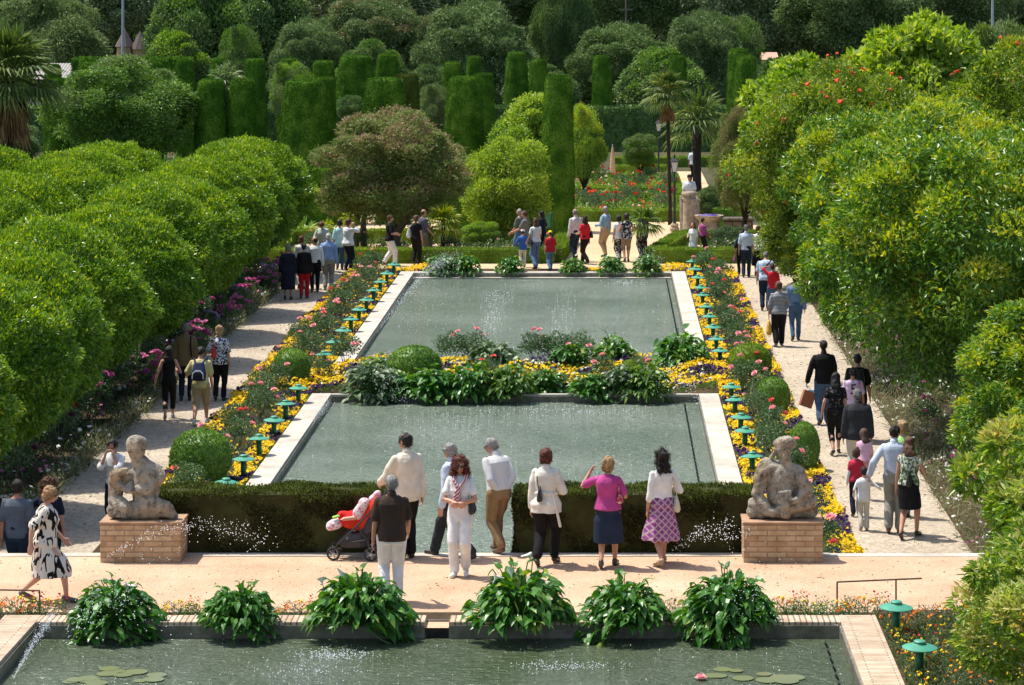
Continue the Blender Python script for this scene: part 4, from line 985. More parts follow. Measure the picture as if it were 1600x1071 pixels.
def pedestal(x0, x1, y0, y1, zt, label):
    r = empty('pedestal', ((x0 + x1) / 2, (y0 + y1) / 2, 0)); tag(r, label, 'pedestal', 'brick pedestals of the statues')
    w, d = (x1 - x0) / 2, (y1 - y0) / 2
    b = MB(); b.box(-w, w, -d, d, -.02, zt - .04); bevel(b.build('brickwork', PBR, r), .012)
    b = MB(); b.box(-w - .015, w + .015, -d - .015, d + .015, zt - .037, zt); bevel(b.build('cap_slab', plain('cap_stone', (.36, .22, .13), .9, .3, 4, .4, 40), r), .01)
PZ = .58
pl = (at(157, 879, 0).x, at(283, 879, 0).x); pr = (at(1160, 872, 0).x, at(1283, 872, 0).x)
pedestal(pl[0], pl[1], 41.02, 41.66, PZ, 'brick pedestal under the left seated stone figure')
pedestal(pr[0], pr[1], 41.02, 41.66, PZ, 'brick pedestal under the right seated stone figure')
V = Vector
def st(x, z, y=0.0): return V((x, y, z))
g = Grp()      # left figure: seated, hugging an animal
g.ell(st(-.11, .98), .13, .13, .17); g.ell(st(-.11, 1.07, .03), .155, .15, .125); g.ell(st(-.205, 1.02, .02), .05, .07, .09); g.cap(st(-.11, .93, -.1), st(-.11, .88, -.1), .03, .03)
g.cap(st(-.08, .84, .0), st(-.05, .72, .02), .10, .12); g.cap(st(-.06, .78, .03), st(.08, .62, .04), .14, .17); g.cap(st(.02, .62, .03), st(.02, .30, .04), .20, .19)
g.cap(st(.17, .70, .02), st(.24, .60, .02), .085, .07); g.cap(st(.24, .58, .0), st(.06, .43, -.14), .085, .07); g.cap(st(.10, .44, -.15), st(-.22, .42, -.15), .06, .05); g.cap(st(-.22, .42, -.15), st(-.36, .50, -.13), .048, .04)
g.cap(st(-.22, .62, .02), st(-.34, .50, -.02), .09, .07)
g.ell(st(-.35, .66, -.08), .10, .09, .075); g.cap(st(-.31, .68, -.1), st(-.24, .71, -.12), .05, .035); g.cap(st(-.38, .62, -.05), st(-.42, .25, -.04), .11, .09); g.cap(st(-.40, .28, -.06), st(-.28, .18, -.15), .10, .12)
for i in range(4): g.cap(st(-.36 + i * .045, .20, -.24), st(-.38 + i * .045, .08, -.24), .028, .03)
g.cap(st(-.40, .12, -.06), st(.0, .12, -.04), .12, .15); g.cap(st(.02, .16, -.04), st(.34, .14, -.10), .17, .11); g.cap(st(.30, .16, -.10), st(.46, .05, -.10), .10, .05); g.cap(st(.05, .26, -.08), st(.33, .18, -.1), .10, .09)
g.cap(st(-.42, .05, 0), st(.42, .05, 0), .06, .05)
me = fuse(g, .014, 3, disp=.016, freq=20, seed=2)
for v in me.vertices: v.co.z = max(v.co.z, 0.0)
tag(link('statue', me, STATUE, None, ((pl[0] + pl[1]) / 2, 41.33, PZ)), 'weathered stone figure hugging an animal on the left brick pedestal', 'statue', 'seated stone figures')
g = Grp()      # right figure: seated behind a fluted urn
g.ell(st(.03, 1.0), .12, .13, .15); g.ell(st(.05, 1.07, .03), .165, .14, .11); g.cap(st(-.10, .98, .0), st(-.15, .86, .0), .04, .03); g.cap(st(.03, .92, -.11), st(.03, .88, -.11), .03, .03)
g.cap(st(.05, .90, .0), st(.05, .68, .02), .085, .12); g.cap(st(-.20, .72, .03), st(.22, .62, .05), .13, .14); g.cap(st(.0, .6, .06), st(.0, .3, .06), .22, .22)
g.cap(st(-.26, .72, .0), st(-.36, .38, -.06), .11, .085); g.cap(st(-.36, .36, -.06), st(-.22, .14, -.14), .085, .075); g.cap(st(-.22, .12, -.15), st(.05, .07, -.18), .07, .06)
g.cap(st(.24, .64, .02), st(.34, .42, -.05), .11, .11); g.ell(st(.32, .37, -.10), .12, .10, .09); g.cap(st(.32, .34, -.12), st(.14, .27, -.18), .07, .05)
g.loft([(st(.05, .16, -.14), V((.13, 0, .04)), V((0, .08, 0))), (st(.05, .22, -.14), V((.13, 0, .04)), V((0, .08, 0))), (st(.04, .24, -.14), V((.085, 0, .02)), V((0, .06, 0))), (st(.02, .42, -.12), V((.10, 0, .02)), V((0, .07, 0)))], 16)
for i in range(5): g.cap(st(-.045 + i * .04, .25 + i * .006, -.20), st(-.065 + i * .045, .40 + i * .006, -.185), .014, .016)
g.cap(st(.02, .14, -.14), st(.42, .24, -.12), .075, .075); g.cap(st(.40, .26, -.05), st(.42, .08, .0), .10, .10); g.cap(st(-.42, .10, -.02), st(.42, .10, 0), .10, .10); g.cap(st(-.42, .22, -.02), st(-.30, .10, -.05), .08, .10); g.cap(st(.0, .2, .02), st(.3, .2, 0), .16, .14)
me = fuse(g, .014, 3, disp=.016, freq=20, seed=9)
for v in me.vertices: v.co.z = max(v.co.z, 0.0)
tag(link('statue', me, STATUE, None, ((pr[0] + pr[1]) / 2, 41.33, PZ)), 'weathered stone figure behind a fluted urn on the right brick pedestal', 'statue', 'seated stone figures')

# ---- garden lamps
LG = plain('lamp_green', (.045, .27, .165), .45, .15, 9, .15, 40, c2=(.075, .34, .22)); LGP = plain('lamp_post_green', (.015, .14, .055), .5, .15)
def lampmesh():
    a = MB(); a.lathe([(.056, 0), (.056, .40)], seg=14); pm = a.mesh('post', True)
    a = MB(); a.lathe([(.0, .405), (.10, .40), (.225, .392), (.226, .402), (.16, .425), (.085, .445), (.078, .452), (.078, .478), (.066, .486), (.03, .494), (.0, .496)], seg=28); cm = a.mesh('lamp_cap', False)
    a = MB(); a.lathe([(.072, .35), (.075, .398)], seg=14); nm = a.mesh('collar', True)
    pm.materials.append(LGP); cm.materials.append(LG); nm.materials.append(LGP)
    return pm, cm, nm
PMESH, CMESH, NMESH = lampmesh()
def garden_lamp(x, y, z, label):
    r = empty('garden_lamp', (x, y, z)); tag(r, label, 'garden lamp', 'green mushroom garden lamps')
    s = .04 * math.sin(x * 31 + y * 7); r.rotation_euler = (s, s * .7, 0)
    link('post', PMESH, (), r); link('lamp_cap', CMESH, (), r); link('collar', NMESH, (), r); r.scale = (.93, .93, .96)
YL = [50.6, 53.1, 55.5, 57.9, 60.1, 62.5, 68.2, 70.6, 73.0, 75.4, 77.7, 80.1, 82.6, 85.0, 87.5, 90.3]
YR = [53.4, 56.5, 58.3, 60.7, 62.7, 68.9, 71.2, 73.7, 76.1, 78.4, 81.3, 83.4, 86.3, 88.9, 91.3]
ORD = ['nearest', 'second', 'third', 'fourth', 'fifth', 'sixth', 'seventh', 'eighth', 'ninth', 'tenth', 'eleventh', 'twelfth', 'thirteenth', 'fourteenth', 'fifteenth', 'sixteenth']
for i, y in enumerate(YL): garden_lamp(-6.72, y, LO + .01, 'green mushroom lamp in the left flower bed, %s from the terrace' % ORD[i])
for i, y in enumerate(YR): garden_lamp(2.68, y, LO + .01, 'green mushroom lamp in the right flower bed, %s from the terrace' % ORD[i])
garden_lamp(3.68, 34.1, 0, 'large green mushroom lamp beside the brick kerb, nearest the viewer'); garden_lamp(3.62, 36.3, 0, 'green mushroom lamp half covered by orange leaves on the near terrace')

# ---- small rails, bins, street lamps, column
IRON = plain('rusty_iron', (.06, .035, .022), .7, .3)
def rail(pts, posts, z, label, h=.34):
    p0 = at(*pts[0], z); r = empty('low_rail', p0); tag(r, label, 'rail')
    b = MB(); b.tube([tuple(at(x, y, z) - p0 + V((0, 0, h))) for x, y in pts], .012, 6); b.build('top_bar', IRON, r)
    for x, y in posts: q = at(x, y, z) - p0; b = MB(); b.tube([(q.x, q.y, 0), (q.x, q.y, h)], .012, 6); b.build('post', IRON, r)
rail([(1308, 950), (1440, 944)], [(1308, 950), (1400, 946)], 0, 'thin iron rail at the corner of the terrace near the orange branches')
rail([(-40, 962), (62, 964)], [(62, 964), (-40, 962)], 0, 'thin iron rail at the left edge beside the woman in the animal-print dress')
rail([(395, 612), (411, 600)], [(395, 612), (403, 606), (411, 600)], LO, 'small rail at the gap of the left flower bed', .40)
rail([(1214, 612), (1222, 622)], [(1214, 612), (1222, 622)], LO, 'small rail at the gap of the right flower bed', .40)
rail([(1128, 422), (1142, 421)], [(1142, 421), (1128, 422)], LO, 'small grey rail by the farthest round bush', .36)
def street_lamp(px, py, H, label, z=LO):
    p = at(px, py, z); r = empty('street_lamp', p); tag(r, label, 'street lamp', 'black lantern lamp posts')
    ir = plain('black_iron', (.018, .022, .022), .45, .1)
    b = MB(); b.lathe([(.17, 0), (.18, .1), (.13, .2), (.16, .24), (.12, .3)], seg=8); b.build('base', plain('lamp_stone', (.35, .28, .2), .9), r)
    b = MB(); b.lathe([(.06, .28), (.07, .4), (.045, .5), (.04, H - .95), (.06, H - .92), (.03, H - .86), (.03, H - .62)], seg=10); b.build('post', ir, r)
    b = MB(); b.lathe([(.10, H - .60), (.19, H - .24)], seg=4); b.build('glass', plain('lantern_glass', (.55, .57, .55), .25, .05), r, rz=PI / 4)
    b = MB(); b.lathe([(.11, H - .63), (.11, H - .60)], seg=4); b.lathe([(.23, H - .235), (.22, H - .21), (.07, H - .08), (.05, H - .02), (.03, H + .03), (.0, H + .09)], seg=4)
    for a in range(4):
        ca, sa = math.cos(a * PI / 2), math.sin(a * PI / 2); b.tube([(.105 * ca, .105 * sa, H - .60), (.195 * ca, .195 * sa, H - .235)], .012, 4)
    b.build('lantern_frame', ir, r, rz=PI / 4)
street_lamp(1054, 362, 2.82, 'black lantern lamp post beside the broken stone column')
street_lamp(1029, 279, 2.85, 'black lantern lamp post further back beside the tall palm')
def bin_(px, py, label):
    p = at(px, py, LO); r = empty('litter_bin', p); tag(r, label, 'bin'); gm = plain('bin_green', (.02, .16, .08), .5)
    b = MB(); b.lathe([(.14, .1), (.17, .75), (.185, .76), (.185, .79), (.15, .79), (.13, .6)], seg=14); b.build('bucket', gm, r); b = MB(); b.tube([(.2, 0, 0), (.2, 0, .8)], .02); b.box(.14, .2, -.02, .02, .6, .64); b.build('stand', gm, r)
bin_(854, 366, 'green litter bin beside the tall clipped column'); bin_(902, 281, 'green litter bin near the far striped visitor')
# broken column
OLDST = plain('old_stone', (.30, .23, .17), .95, .4, 6, .8, 22, c2=(.46, .38, .29))
p = at(1080, 366, LO); r = empty('stone_column', p); tag(r, 'broken pale stone column with a ledge, beside the black lantern lamp post', 'column')
b = MB(); b.lathe([(.36, 0), (.36, .05), (.33, .1), (.31, .5), (.30, 1.22), (.325, 1.24), (.325, 1.29)], seg=18); b.build('shaft', OLDST, r, smooth=False)
b = MB(); b.lathe([(.27, 1.29), (.25, 1.42), (.29, 1.48), (.26, 1.55)], (-.08, 0, 0), seg=12); b.build('capital', OLDST, r); b = MB(); b.lathe([(.12, 0), (.12, 1.4)], (-.30, .12, 0), seg=10); b.build('colonnette', OLDST, r)
p = at(1154, 370, LO); b = MB(); b.box(-.52, .52, -.3, .3, 0, .58); b.box(-.58, .58, -.36, .36, .583, .70); o = tag(bevel(b.build('stone_block', brickmat('block_stone', (.12, .10, .08), (.20, .16, .12), (.05, .04, .03), .35, .2, .02), None, p), .04), 'dark old stone block beside the clipped hedge at the far right', 'stone block')
p = at(1108, 369, LO); r = empty('stone_fountain', p); tag(r, 'low round stone basin with purple flowers beside the broken column', 'fountain')
b = MB(); b.lathe([(.5, 0), (.55, .1), (.42, .2), (.36, .55), (.52, .7), (.54, .76), (.42, .76), (.38, .68)], seg=20); b.build('bowl', OLDST, r, smooth=False)
pts = rsphere(160, .1) * np.array([.34, .34, .07]) + np.array([0, 0, .72]); Vd, Fd = discs(pts, pts - [0, 0, .5], .05); link('blossoms', mesh_np('b', [(Vd, Fd, 0)]), plain('violet_petal', (.09, .05, .26), .6), r)
# folded parasol
p = at(957, 279, LO); r = empty('parasol', p); tag(r, 'folded beige parasol beside the far dark green column', 'parasol')
b = MB(); b.tube([(0, 0, 0), (0, 0, 1.62)], .02); b.build('pole', plain('pole_white', (.5, .6, .7), .5), r); b = MB(); b.lathe([(.11, .12), (.14, .3), (.11, .9), (.05, 1.4), (.02, 1.5)], seg=9); b.build('canopy', cloth('parasol_cloth', (.50, .36, .22)), r)

# ---- pushchair
def pushchair():
    p = at(560, 872, 0); r = empty('pushchair', p); tag(r, 'red and black pushchair with a pink spotted blanket, parked by the clipped hedge', 'pushchair')
    bk = plain('frame_black', (.02, .02, .022), .4); tyre = plain('tyre', (.03, .03, .03), .8); grey = plain('frame_grey', (.35, .35, .36), .35, metal=.6)
    for (x, y) in ((-.34, -.2), (-.34, .2), (.20, -.26), (.20, .26)):
        w = MB()
        for k in range(20):
            a0, a1 = 2 * PI * k / 20, 2 * PI * (k + 1) / 20; w.tube([(.085 * math.cos(a0), 0, .085 * math.sin(a0)), (.085 * math.cos(a1), 0, .085 * math.sin(a1))], .016, 6, cap=False)
        wo = w.build('wheel', tyre, r, (x, y, .10)); h = MB()
        for k in range(5): a = 2 * PI * k / 5; h.tube([(0, 0, 0), (.08 * math.cos(a), 0, .08 * math.sin(a))], .009, 5)
        h.tube([(0, -.025, 0), (0, .025, 0)], .022, 8); h.build('rim', grey, wo)
    b = MB()
    for s in (-.22, .22):
        b.tube([(-.34, s, .13), (-.28, s, .24), (.02, s, .52), (.34, s, .86), (.42, s, .98)], .014, 8); b.tube([(.20, s * 1.15, .13), (.14, s, .30), (.0, s, .50)], .014, 8); b.tube([(-.28, s, .24), (.14, s, .30)], .011, 8)
    b.tube([(.42, -.22, .98), (.45, -.1, 1.0), (.45, .1, 1.0), (.42, .22, .98)], .018, 8); b.tube([(-.34, -.22, .12), (-.34, .22, .12)], .012, 6); b.tube([(.20, -.28, .12), (.20, .28, .12)], .012, 6); b.build('frame', bk, r)
    g = Grp(); g.loft([(V((-.05, 0, .17)), V((.20, 0, 0)), V((0, .17, 0))), (V((-.05, 0, .30)), V((.22, 0, .02)), V((0, .19, 0))), (V((-.0, 0, .38)), V((.15, 0, .02)), V((0, .18, 0)))], 16, 3); link('basket', fuse(g, .014, 2), plain('net_black', (.035, .035, .045), .6, .3), r)
    g = Grp(); g.cap(V((.27, 0, .80)), V((.08, 0, .48)), .08, .10); g.cap(V((.27, .09, .80)), V((.08, .09, .48)), .08, .10); g.cap(V((.27, -.09, .80)), V((.08, -.09, .48)), .08, .10); g.cap(V((.10, 0, .46)), V((-.14, 0, .52)), .10, .10); link('seat', fuse(g, .014, 3), cloth('seat_red', (.62, .04, .015)), r)
    g = Grp(); g.loft([(V((.10, 0, .36)), V((.13, 0, .05)), V((0, .21, 0))), (V((.20, 0, .52)), V((.12, 0, -.04)), V((0, .215, 0))), (V((.34, 0, .78)), V((.05, 0, -.05)), V((0, .2, 0)))], 16, 3); link('shell', fuse(g, .014, 2), plain('shell_black', (.025, .025, .03), .6, .3), r)
    SP = pattern('spotted_pink', 'blotch', [(.70, .62, .62), (.62, .2, .26), (.72, .66, .66), (.7, .5, .52)], 45)
    g = Grp(); g.cap(V((.0, -.08, .64)), V((.09, -.08, .80)), .085, .085); g.cap(V((.20, .04, .84)), V((.27, .04, .91)), .06, .055); link('blanket', fuse(g, .014, 3, .006, 20), SP, r)
    g = Grp(); g.cap(V((-.40, -.08, .46)), V((-.30, -.06, .50)), .06, .075); g.cap(V((-.42, .06, .46)), V((-.32, .06, .50)), .055, .07); link('foot_muff', fuse(g, .014, 3, .004, 20), SP, r)
    # child under the blanket
    g = Grp(); g.ell(V((.06, 0, .70)), .075, .075, .085); g.cap(V((.03, 0, .60)), V((-.12, 0, .54)), .09, .08); g.cap(V((-.02, -.12, .60)), V((-.20, -.13, .58)), .035, .028)
    for i in range(5): g.cap(V((-.20, -.13 + (i - 2) * .012, .58)), V((-.245, -.13 + (i - 2) * .016, .575)), .009, .007)
    c = tag(link('person', fuse(g, .009, 3), skinmat(SKINS['fair'], 'fair'), None, p), 'baby in a red jacket lying in the pushchair', 'baby')
    g = Grp(); g.cap(V((.02, 0, .61)), V((-.20, 0, .55)), .105, .10); g.cap(V((-.14, 0, .60)), V((-.24, -.02, .62)), .07, .06); link('jacket', fuse(g, .012, 3, .004, 18), cloth('baby_red', (.60, .02, .02)), c)
    g = Grp(); g.ell(V((-.33, -.1, .60)), .04, .03, .025); g.ell(V((-.29, -.08, .615)), .035, .02, .02); tag(link('soft_toy', fuse(g, .008, 2), cloth('toy_green', (.35, .6, .12)), None, p), 'small bright green soft toy on the blanket of the pushchair', 'toy')
pushchair()
# ================================================================ LEAF MATERIALS
G = lambda r, g, b: (r, g, b)
L_ORANGE = leafmat('orange_leaf', [(0, (0.047, 0.123, 0.017)), (.5, (0.092, 0.217, 0.025)), (1, (0.217, 0.348, 0.039))], .35, .28, .45)
L_FRESH = leafmat('orange_fresh_leaf', [(0, (0.189, 0.312, 0.034)), (.6, (0.340, 0.432, 0.051)), (1, (0.529, 0.504, 0.068))], .4, .35, .4)
L_NEAR = leafmat('near_orange_leaf', [(0, (0.069, 0.163, 0.018)), (.5, (0.151, 0.275, 0.030)), (1, (0.303, 0.413, 0.048))], .35, .3, .45)
L_PALE = leafmat('pale_shoot_leaf', [(0, (.22, .33, .05)), (.5, (.38, .44, .10)), (.9, (.55, .52, .20)), (1, (.5, .38, .10))], .45, .35, .4)
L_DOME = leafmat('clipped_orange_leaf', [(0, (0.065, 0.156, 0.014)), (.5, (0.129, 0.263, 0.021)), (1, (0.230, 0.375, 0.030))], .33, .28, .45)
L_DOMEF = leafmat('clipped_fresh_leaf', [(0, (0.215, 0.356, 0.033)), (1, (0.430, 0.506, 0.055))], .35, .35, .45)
L_DARK = leafmat('dark_leaf', [(0, (0.040, 0.101, 0.024)), (.6, (0.091, 0.184, 0.044)), (1, (0.223, 0.331, 0.087))], .45, .15)
L_MID = leafmat('mid_leaf', [(0, (0.058, 0.143, 0.021)), (.6, (0.124, 0.255, 0.040)), (1, (0.264, 0.405, 0.071))], .45, .25)
L_BRIGHT = leafmat('bright_leaf', [(0, (0.096, 0.208, 0.025)), (.6, (0.177, 0.325, 0.037)), (1, (0.328, 0.468, 0.074))], .42, .35)
L_LIME = leafmat('lime_leaf', [(0, (0.144, 0.252, 0.034)), (.6, (0.276, 0.408, 0.057)), (1, (0.456, 0.528, 0.103))], .42, .38)
L_GREY = leafmat('grey_green_leaf', [(0, (.055, .105, .03)), (.5, (.11, .19, .055)), (1, (.30, .39, .17))], .55, .25, .22)
L_OLIVE = leafmat('olive_leaf', [(0, (0.070, 0.119, 0.037)), (.6, (0.140, 0.217, 0.066)), (1, (0.266, 0.336, 0.133))], .5, .3)
L_BROWN = leafmat('bronze_leaf', [(0, (0.086, 0.111, 0.043)), (.5, (0.172, 0.182, 0.074)), (.8, (0.286, 0.182, 0.105)), (1, (0.429, 0.221, 0.148))], .45, .2)
L_POM = leafmat('pomegranate_leaf', [(0, (0.069, 0.154, 0.016)), (.6, (0.139, 0.238, 0.027)), (1, (0.277, 0.322, 0.047))], .4, .3)
L_YEW = leafmat('clipped_yew', [(0, (.030, .088, .008)), (.5, (.062, .165, .014)), (.85, (.12, .26, .022)), (1, (.19, .32, .04))], .75, .12, .12, patch=.35, pscale=1.6)
L_YEWB = leafmat('clipped_cypress', [(0, (0.053, 0.053, 0.011)), (.5, (0.068, 0.098, 0.017)), (1, (0.128, 0.180, 0.031))], .8, .1, .1, patch=.4, pscale=2.2)
L_BOX = leafmat('box_leaf', [(0, (0.074, 0.149, 0.019)), (.6, (0.149, 0.257, 0.028)), (1, (0.282, 0.378, 0.045))], .6, .25, .2)
L_CALLA = leafmat('calla_leaf', [(0, (0.034, 0.128, 0.018)), (.6, (0.070, 0.203, 0.028)), (.92, (0.109, 0.257, 0.038)), (1, (0.310, 0.405, 0.064))], .36, .25, .35)
L_ROSE = leafmat('rose_leaf', [(0, (0.046, 0.098, 0.037)), (.6, (0.091, 0.169, 0.062)), (1, (0.182, 0.260, 0.111))], .4, .25)
L_BED = leafmat('bed_leaf', [(0, (0.042, 0.105, 0.020)), (.6, (0.084, 0.196, 0.033)), (1, (0.182, 0.308, 0.066))], .5, .25)
L_DRY = leafmat('dry_grass_leaf', [(0, (.10, .13, .05)), (.6, (.22, .23, .11)), (1, (.38, .34, .19))], .7, .25)
L_PALM = leafmat('palm_leaf', [(0, (.045, .09, .022)), (.6, (.10, .16, .035)), (1, (.22, .27, .07))], .55, .25, .2)
L_YPALM = leafmat('yellow_palm_leaf', [(0, (.12, .19, .02)), (.6, (.24, .30, .03)), (1, (.42, .42, .06))], .4, .3)
L_DEAD = leafmat('dead_frond', [(0, (.10, .055, .02)), (1, (.34, .20, .08))], .7, .1)
BARK = plain('bark', (.075, .05, .033), .95, .4, 8, .8, 30); BARKD = plain('dark_bark', (.028, .02, .014), .95, .4, 8, .8, 30); BARKG = plain('grey_bark', (.16, .13, .10), .95, .3, 8, .6, 30)
def petal(name, c, v=.15):
    return leafmat('petal_' + name, [(0, scale3(c, 1 - v)), (1, scale3(c, 1 + v))], .6, .2, .15)
YELLOW = petal('yellow', (.80, .53, .008)); ORANGE = petal('orange', (.70, .16, .01)); VIOLET = petal('violet', (.045, .015, .07), .4); PINKP = petal('pink', (.80, .37, .38)); MAG = petal('magenta', (.50, .13, .29), .3)
CORAL = petal('coral', (.72, .10, .04), .2); REDP = petal('red', (.50, .015, .02)); WHITEP = petal('white', (.75, .74, .68), .05); LILACP = petal('lilac', (.40, .30, .45)); BURG = petal('burgundy', (.10, .03, .05), .5)

# ================================================================ CROWN MESHES
def core(R, cz=0.0, m=0, k=.72, seg=20, rings=12):
    """a lumpy inner mass of twigs and inner leaves"""
    V = []; F = []
    for i in range(rings + 1):
        ph = PI * i / rings
        for j in range(seg):
            a = 2 * PI * j / seg; q = k * (1 + .12 * math.sin(3 * a + i) * math.sin(ph * 3))
            V.append((R[0] * q * math.sin(ph) * math.cos(a), R[1] * q * math.sin(ph) * math.sin(a), R[2] * q * math.cos(ph)))
    for i in range(rings):
        for j in range(seg):
            F.append((i * seg + j, (i + 1) * seg + j, (i + 1) * seg + (j + 1) % seg, i * seg + (j + 1) % seg))
    return (np.array(V), np.array(F), m)
def crown_loose(name, n, R, nc, rc, L, W, fresh=.18, seg6=False, zmin=-.65, droop=.3, spread=.55, flowers=0, fr=.04, lump=.17, fuzz=.0):
    R = np.array(R); U = rsphere(nc, zmin)
    kk = rng.normal(size=(4, 3)) * 2.2; bump = 1 + lump * np.sin(U @ kk.T + rng.uniform(0, 6, 4)).sum(1) / 2
    rho = rng.uniform(.35, 1.0, nc) ** .5 * bump
    rr = rc * rng.uniform(.55, 1.5, nc)
    C = U * np.minimum(rho, 1.12)[:, None] * R * (1 - rr / R.mean() * .75)[:, None]
    idx = rng.integers(0, nc, n)
    v = nrm(rng.normal(size=(n, 3)) + U[idx] * .7 + np.array([0, 0, .35]))
    rad = rr[idx] * (rng.uniform(.45, 1.05, n) ** .5 + fuzz * np.abs(rng.normal(size=n)))
    P = C[idx] + v * rad[:, None] * np.array([1, 1, .8])
    D = nrm(v * .7 + rng.normal(size=(n, 3)) * spread * 1.2 + np.array([0, 0, -droop]))
    Lk = L * rng.uniform(.65, 1.25, n); Wk = W * rng.uniform(.7, 1.2, n)
    fn = leaves6 if seg6 else leaves4
    # fresh shoots: whole tips of some clumps
    tipcl = rng.random(nc) < .5
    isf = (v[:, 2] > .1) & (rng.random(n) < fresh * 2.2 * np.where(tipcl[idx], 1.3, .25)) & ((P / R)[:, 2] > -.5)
    parts = []
    for m, msk in ((0, ~isf), (1, isf)):
        if msk.sum() == 0: continue
        up = v[msk] * .25 + np.array([0, 0, .35])
        Vv, Ff = fn(P[msk], D[msk] + (np.array([0, 0, .6]) if m else 0), Lk[msk], Wk[msk], up=up)
        parts.append((Vv, Ff, m))
    parts.append(core(R, k=.42, m=0))
    if flowers:
        i2 = rng.integers(0, nc, flowers); v2 = nrm(rng.normal(size=(flowers, 3)) + U[i2] * 1.5 + np.array([0, 0, .5])); P2 = C[i2] + v2 * rr[i2][:, None] * 1.04
        Vv, Ff = discs(P2, v2, fr * rng.uniform(.6, 1.2, flowers), 6, .4); parts.append((Vv, Ff, 2))
    return mesh_np(name, parts)
def crown_dome(name, n, R, L, W, fresh=.22):
    R = np.array(R); U = rsphere(n, -.80)
    k1 = rng.normal(size=(6, 3)) * 3.0; ph = rng.uniform(0, 6, 6)
    lump = 1 + .042 * np.sin(U @ k1.T + ph).sum(1) / 2
    tw = .035 * np.sin(U @ (k1.T * 4) + ph).sum(1) / 2
    r = (lump + tw) * (1 - np.abs(rng.normal(size=n)) * .06 + (rng.random(n) < .06) * .04)
    # flatten the underside a little
    P = U * r[:, None] * R
    out = nrm(U / R)
    down = np.clip(.55 - U[:, 2], 0, 1)[:, None]
    D = nrm(out * .6 + rng.normal(size=(n, 3)) * .62 + np.array([0, 0, -.8]) * down + np.array([0, 0, .5]) * (1 - down))
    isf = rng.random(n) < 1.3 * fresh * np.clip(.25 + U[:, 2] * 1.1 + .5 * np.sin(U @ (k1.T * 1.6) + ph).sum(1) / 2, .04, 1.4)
    parts = []
    for m, msk in ((0, ~isf), (1, isf)):
        Vv, Ff = leaves4(P[msk], D[msk], L * rng.uniform(.7, 1.25, msk.sum()), W * rng.uniform(.7, 1.2, msk.sum()), up=out[msk] * .4)
        parts.append((Vv, Ff, m))
    parts.append(core(R, k=.80, m=0, seg=32, rings=20))
    return mesh_np(name, parts)
def trunk_mesh(name, h, r, limbs=5, spread=1.6, top=1.3, fork=.55, seed=0):
    rd = random.Random(seed); b = MB()
    p0 = Vector((0, 0, -.05)); pf = Vector((rd.uniform(-.1, .1), rd.uniform(-.1, .1), h * fork))
    b.tube([p0, p0.lerp(pf, .12) , p0.lerp(pf, .5) + Vector((rd.uniform(-.06, .06), rd.uniform(-.05, .05), 0)), pf], [r * 1.45, r * 1.05, r * .92, r * .85], 10)
    for i in range(limbs):
        a = 2 * PI * i / limbs + rd.uniform(-.4, .4); s = spread * rd.uniform(.6, 1.1)
        e = pf + Vector((math.cos(a) * s, math.sin(a) * s, (h - h * fork) + top * rd.uniform(.4, 1))); m = pf.lerp(e, .45) + Vector((math.cos(a) * s * .12, math.sin(a) * s * .12, -.05))
        b.tube([pf, m, e], [r * .6, r * .4, r * .12], 7)
        for j in range(2):
            q = m.lerp(e, .3 + .3 * j); d = Vector((rd.uniform(-1, 1), rd.uniform(-1, 1), rd.uniform(.2, 1))).normalized() * s * .5; b.tube([q, q + d * .5, q + d], [r * .25, r * .17, r * .05], 5)
    return b.mesh(name, True)
def tree(name, label, cat, p, cr, crm, mats, sc, cz, tr, trm, group=None, rz=None, ts=(1, 1, 1)):
    """crown centre cz above the base"""
    r = empty(name, p, random.uniform(0, 6.28) if rz is None else rz); tag(r, label, cat, group)
    inst('crown', crm, mats, r, (0, 0, cz), sc)
    if tr: inst('trunk', tr, [trm], r, (0, 0, 0), ts)
    return r

# ---------------------------------------------------------------- left alley: clipped orange domes
DR = (2.1, 2.1, 1.6)
DOMES = [crown_dome('dome_crown', 52000, DR, .102, .048) for _ in range(3)]
TRK = [trunk_mesh('trunk', 1.9, .13, 5, 1.0, .5, .75, s) for s in range(3)]
YD = [44.6, 49.3, 54.0, 59.0, 64.2, 69.6, 74.8, 80.0, 85.2, 90.5]
GRP1 = 'clipped orange trees of the left alley'
for row, (X, ys) in enumerate(((-11.35, YD), (-15.7, YD[3:]), (-20.0, YD[6:]))):
    for i, y in enumerate(ys):
        k = (i * 3 + row * 5) % 3; rz = (i * 1.7 + row) % 6.28
        nth = i
        if row == 0: lab = 'dome-clipped orange tree beside the left path, %s from the terrace' % ORD[nth]
        elif row == 1: lab = 'dome-clipped orange tree in the row behind the path trees, %s from the terrace' % ORD[nth]
        else: lab = 'dome-clipped orange tree in the outermost left row, %s from the terrace' % ORD[nth]
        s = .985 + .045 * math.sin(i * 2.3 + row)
        tree('orange_tree', lab, 'tree', (X + .12 * math.sin(i * 1.9), y + (0 if row == 0 else .9), LO), i, DOMES[k], [L_DOME, L_DOMEF], (s, s * .96, 1.0), 2.62 + .08 * math.sin(i * 2.9 + row), TRK[k], BARKD, GRP1, rz)

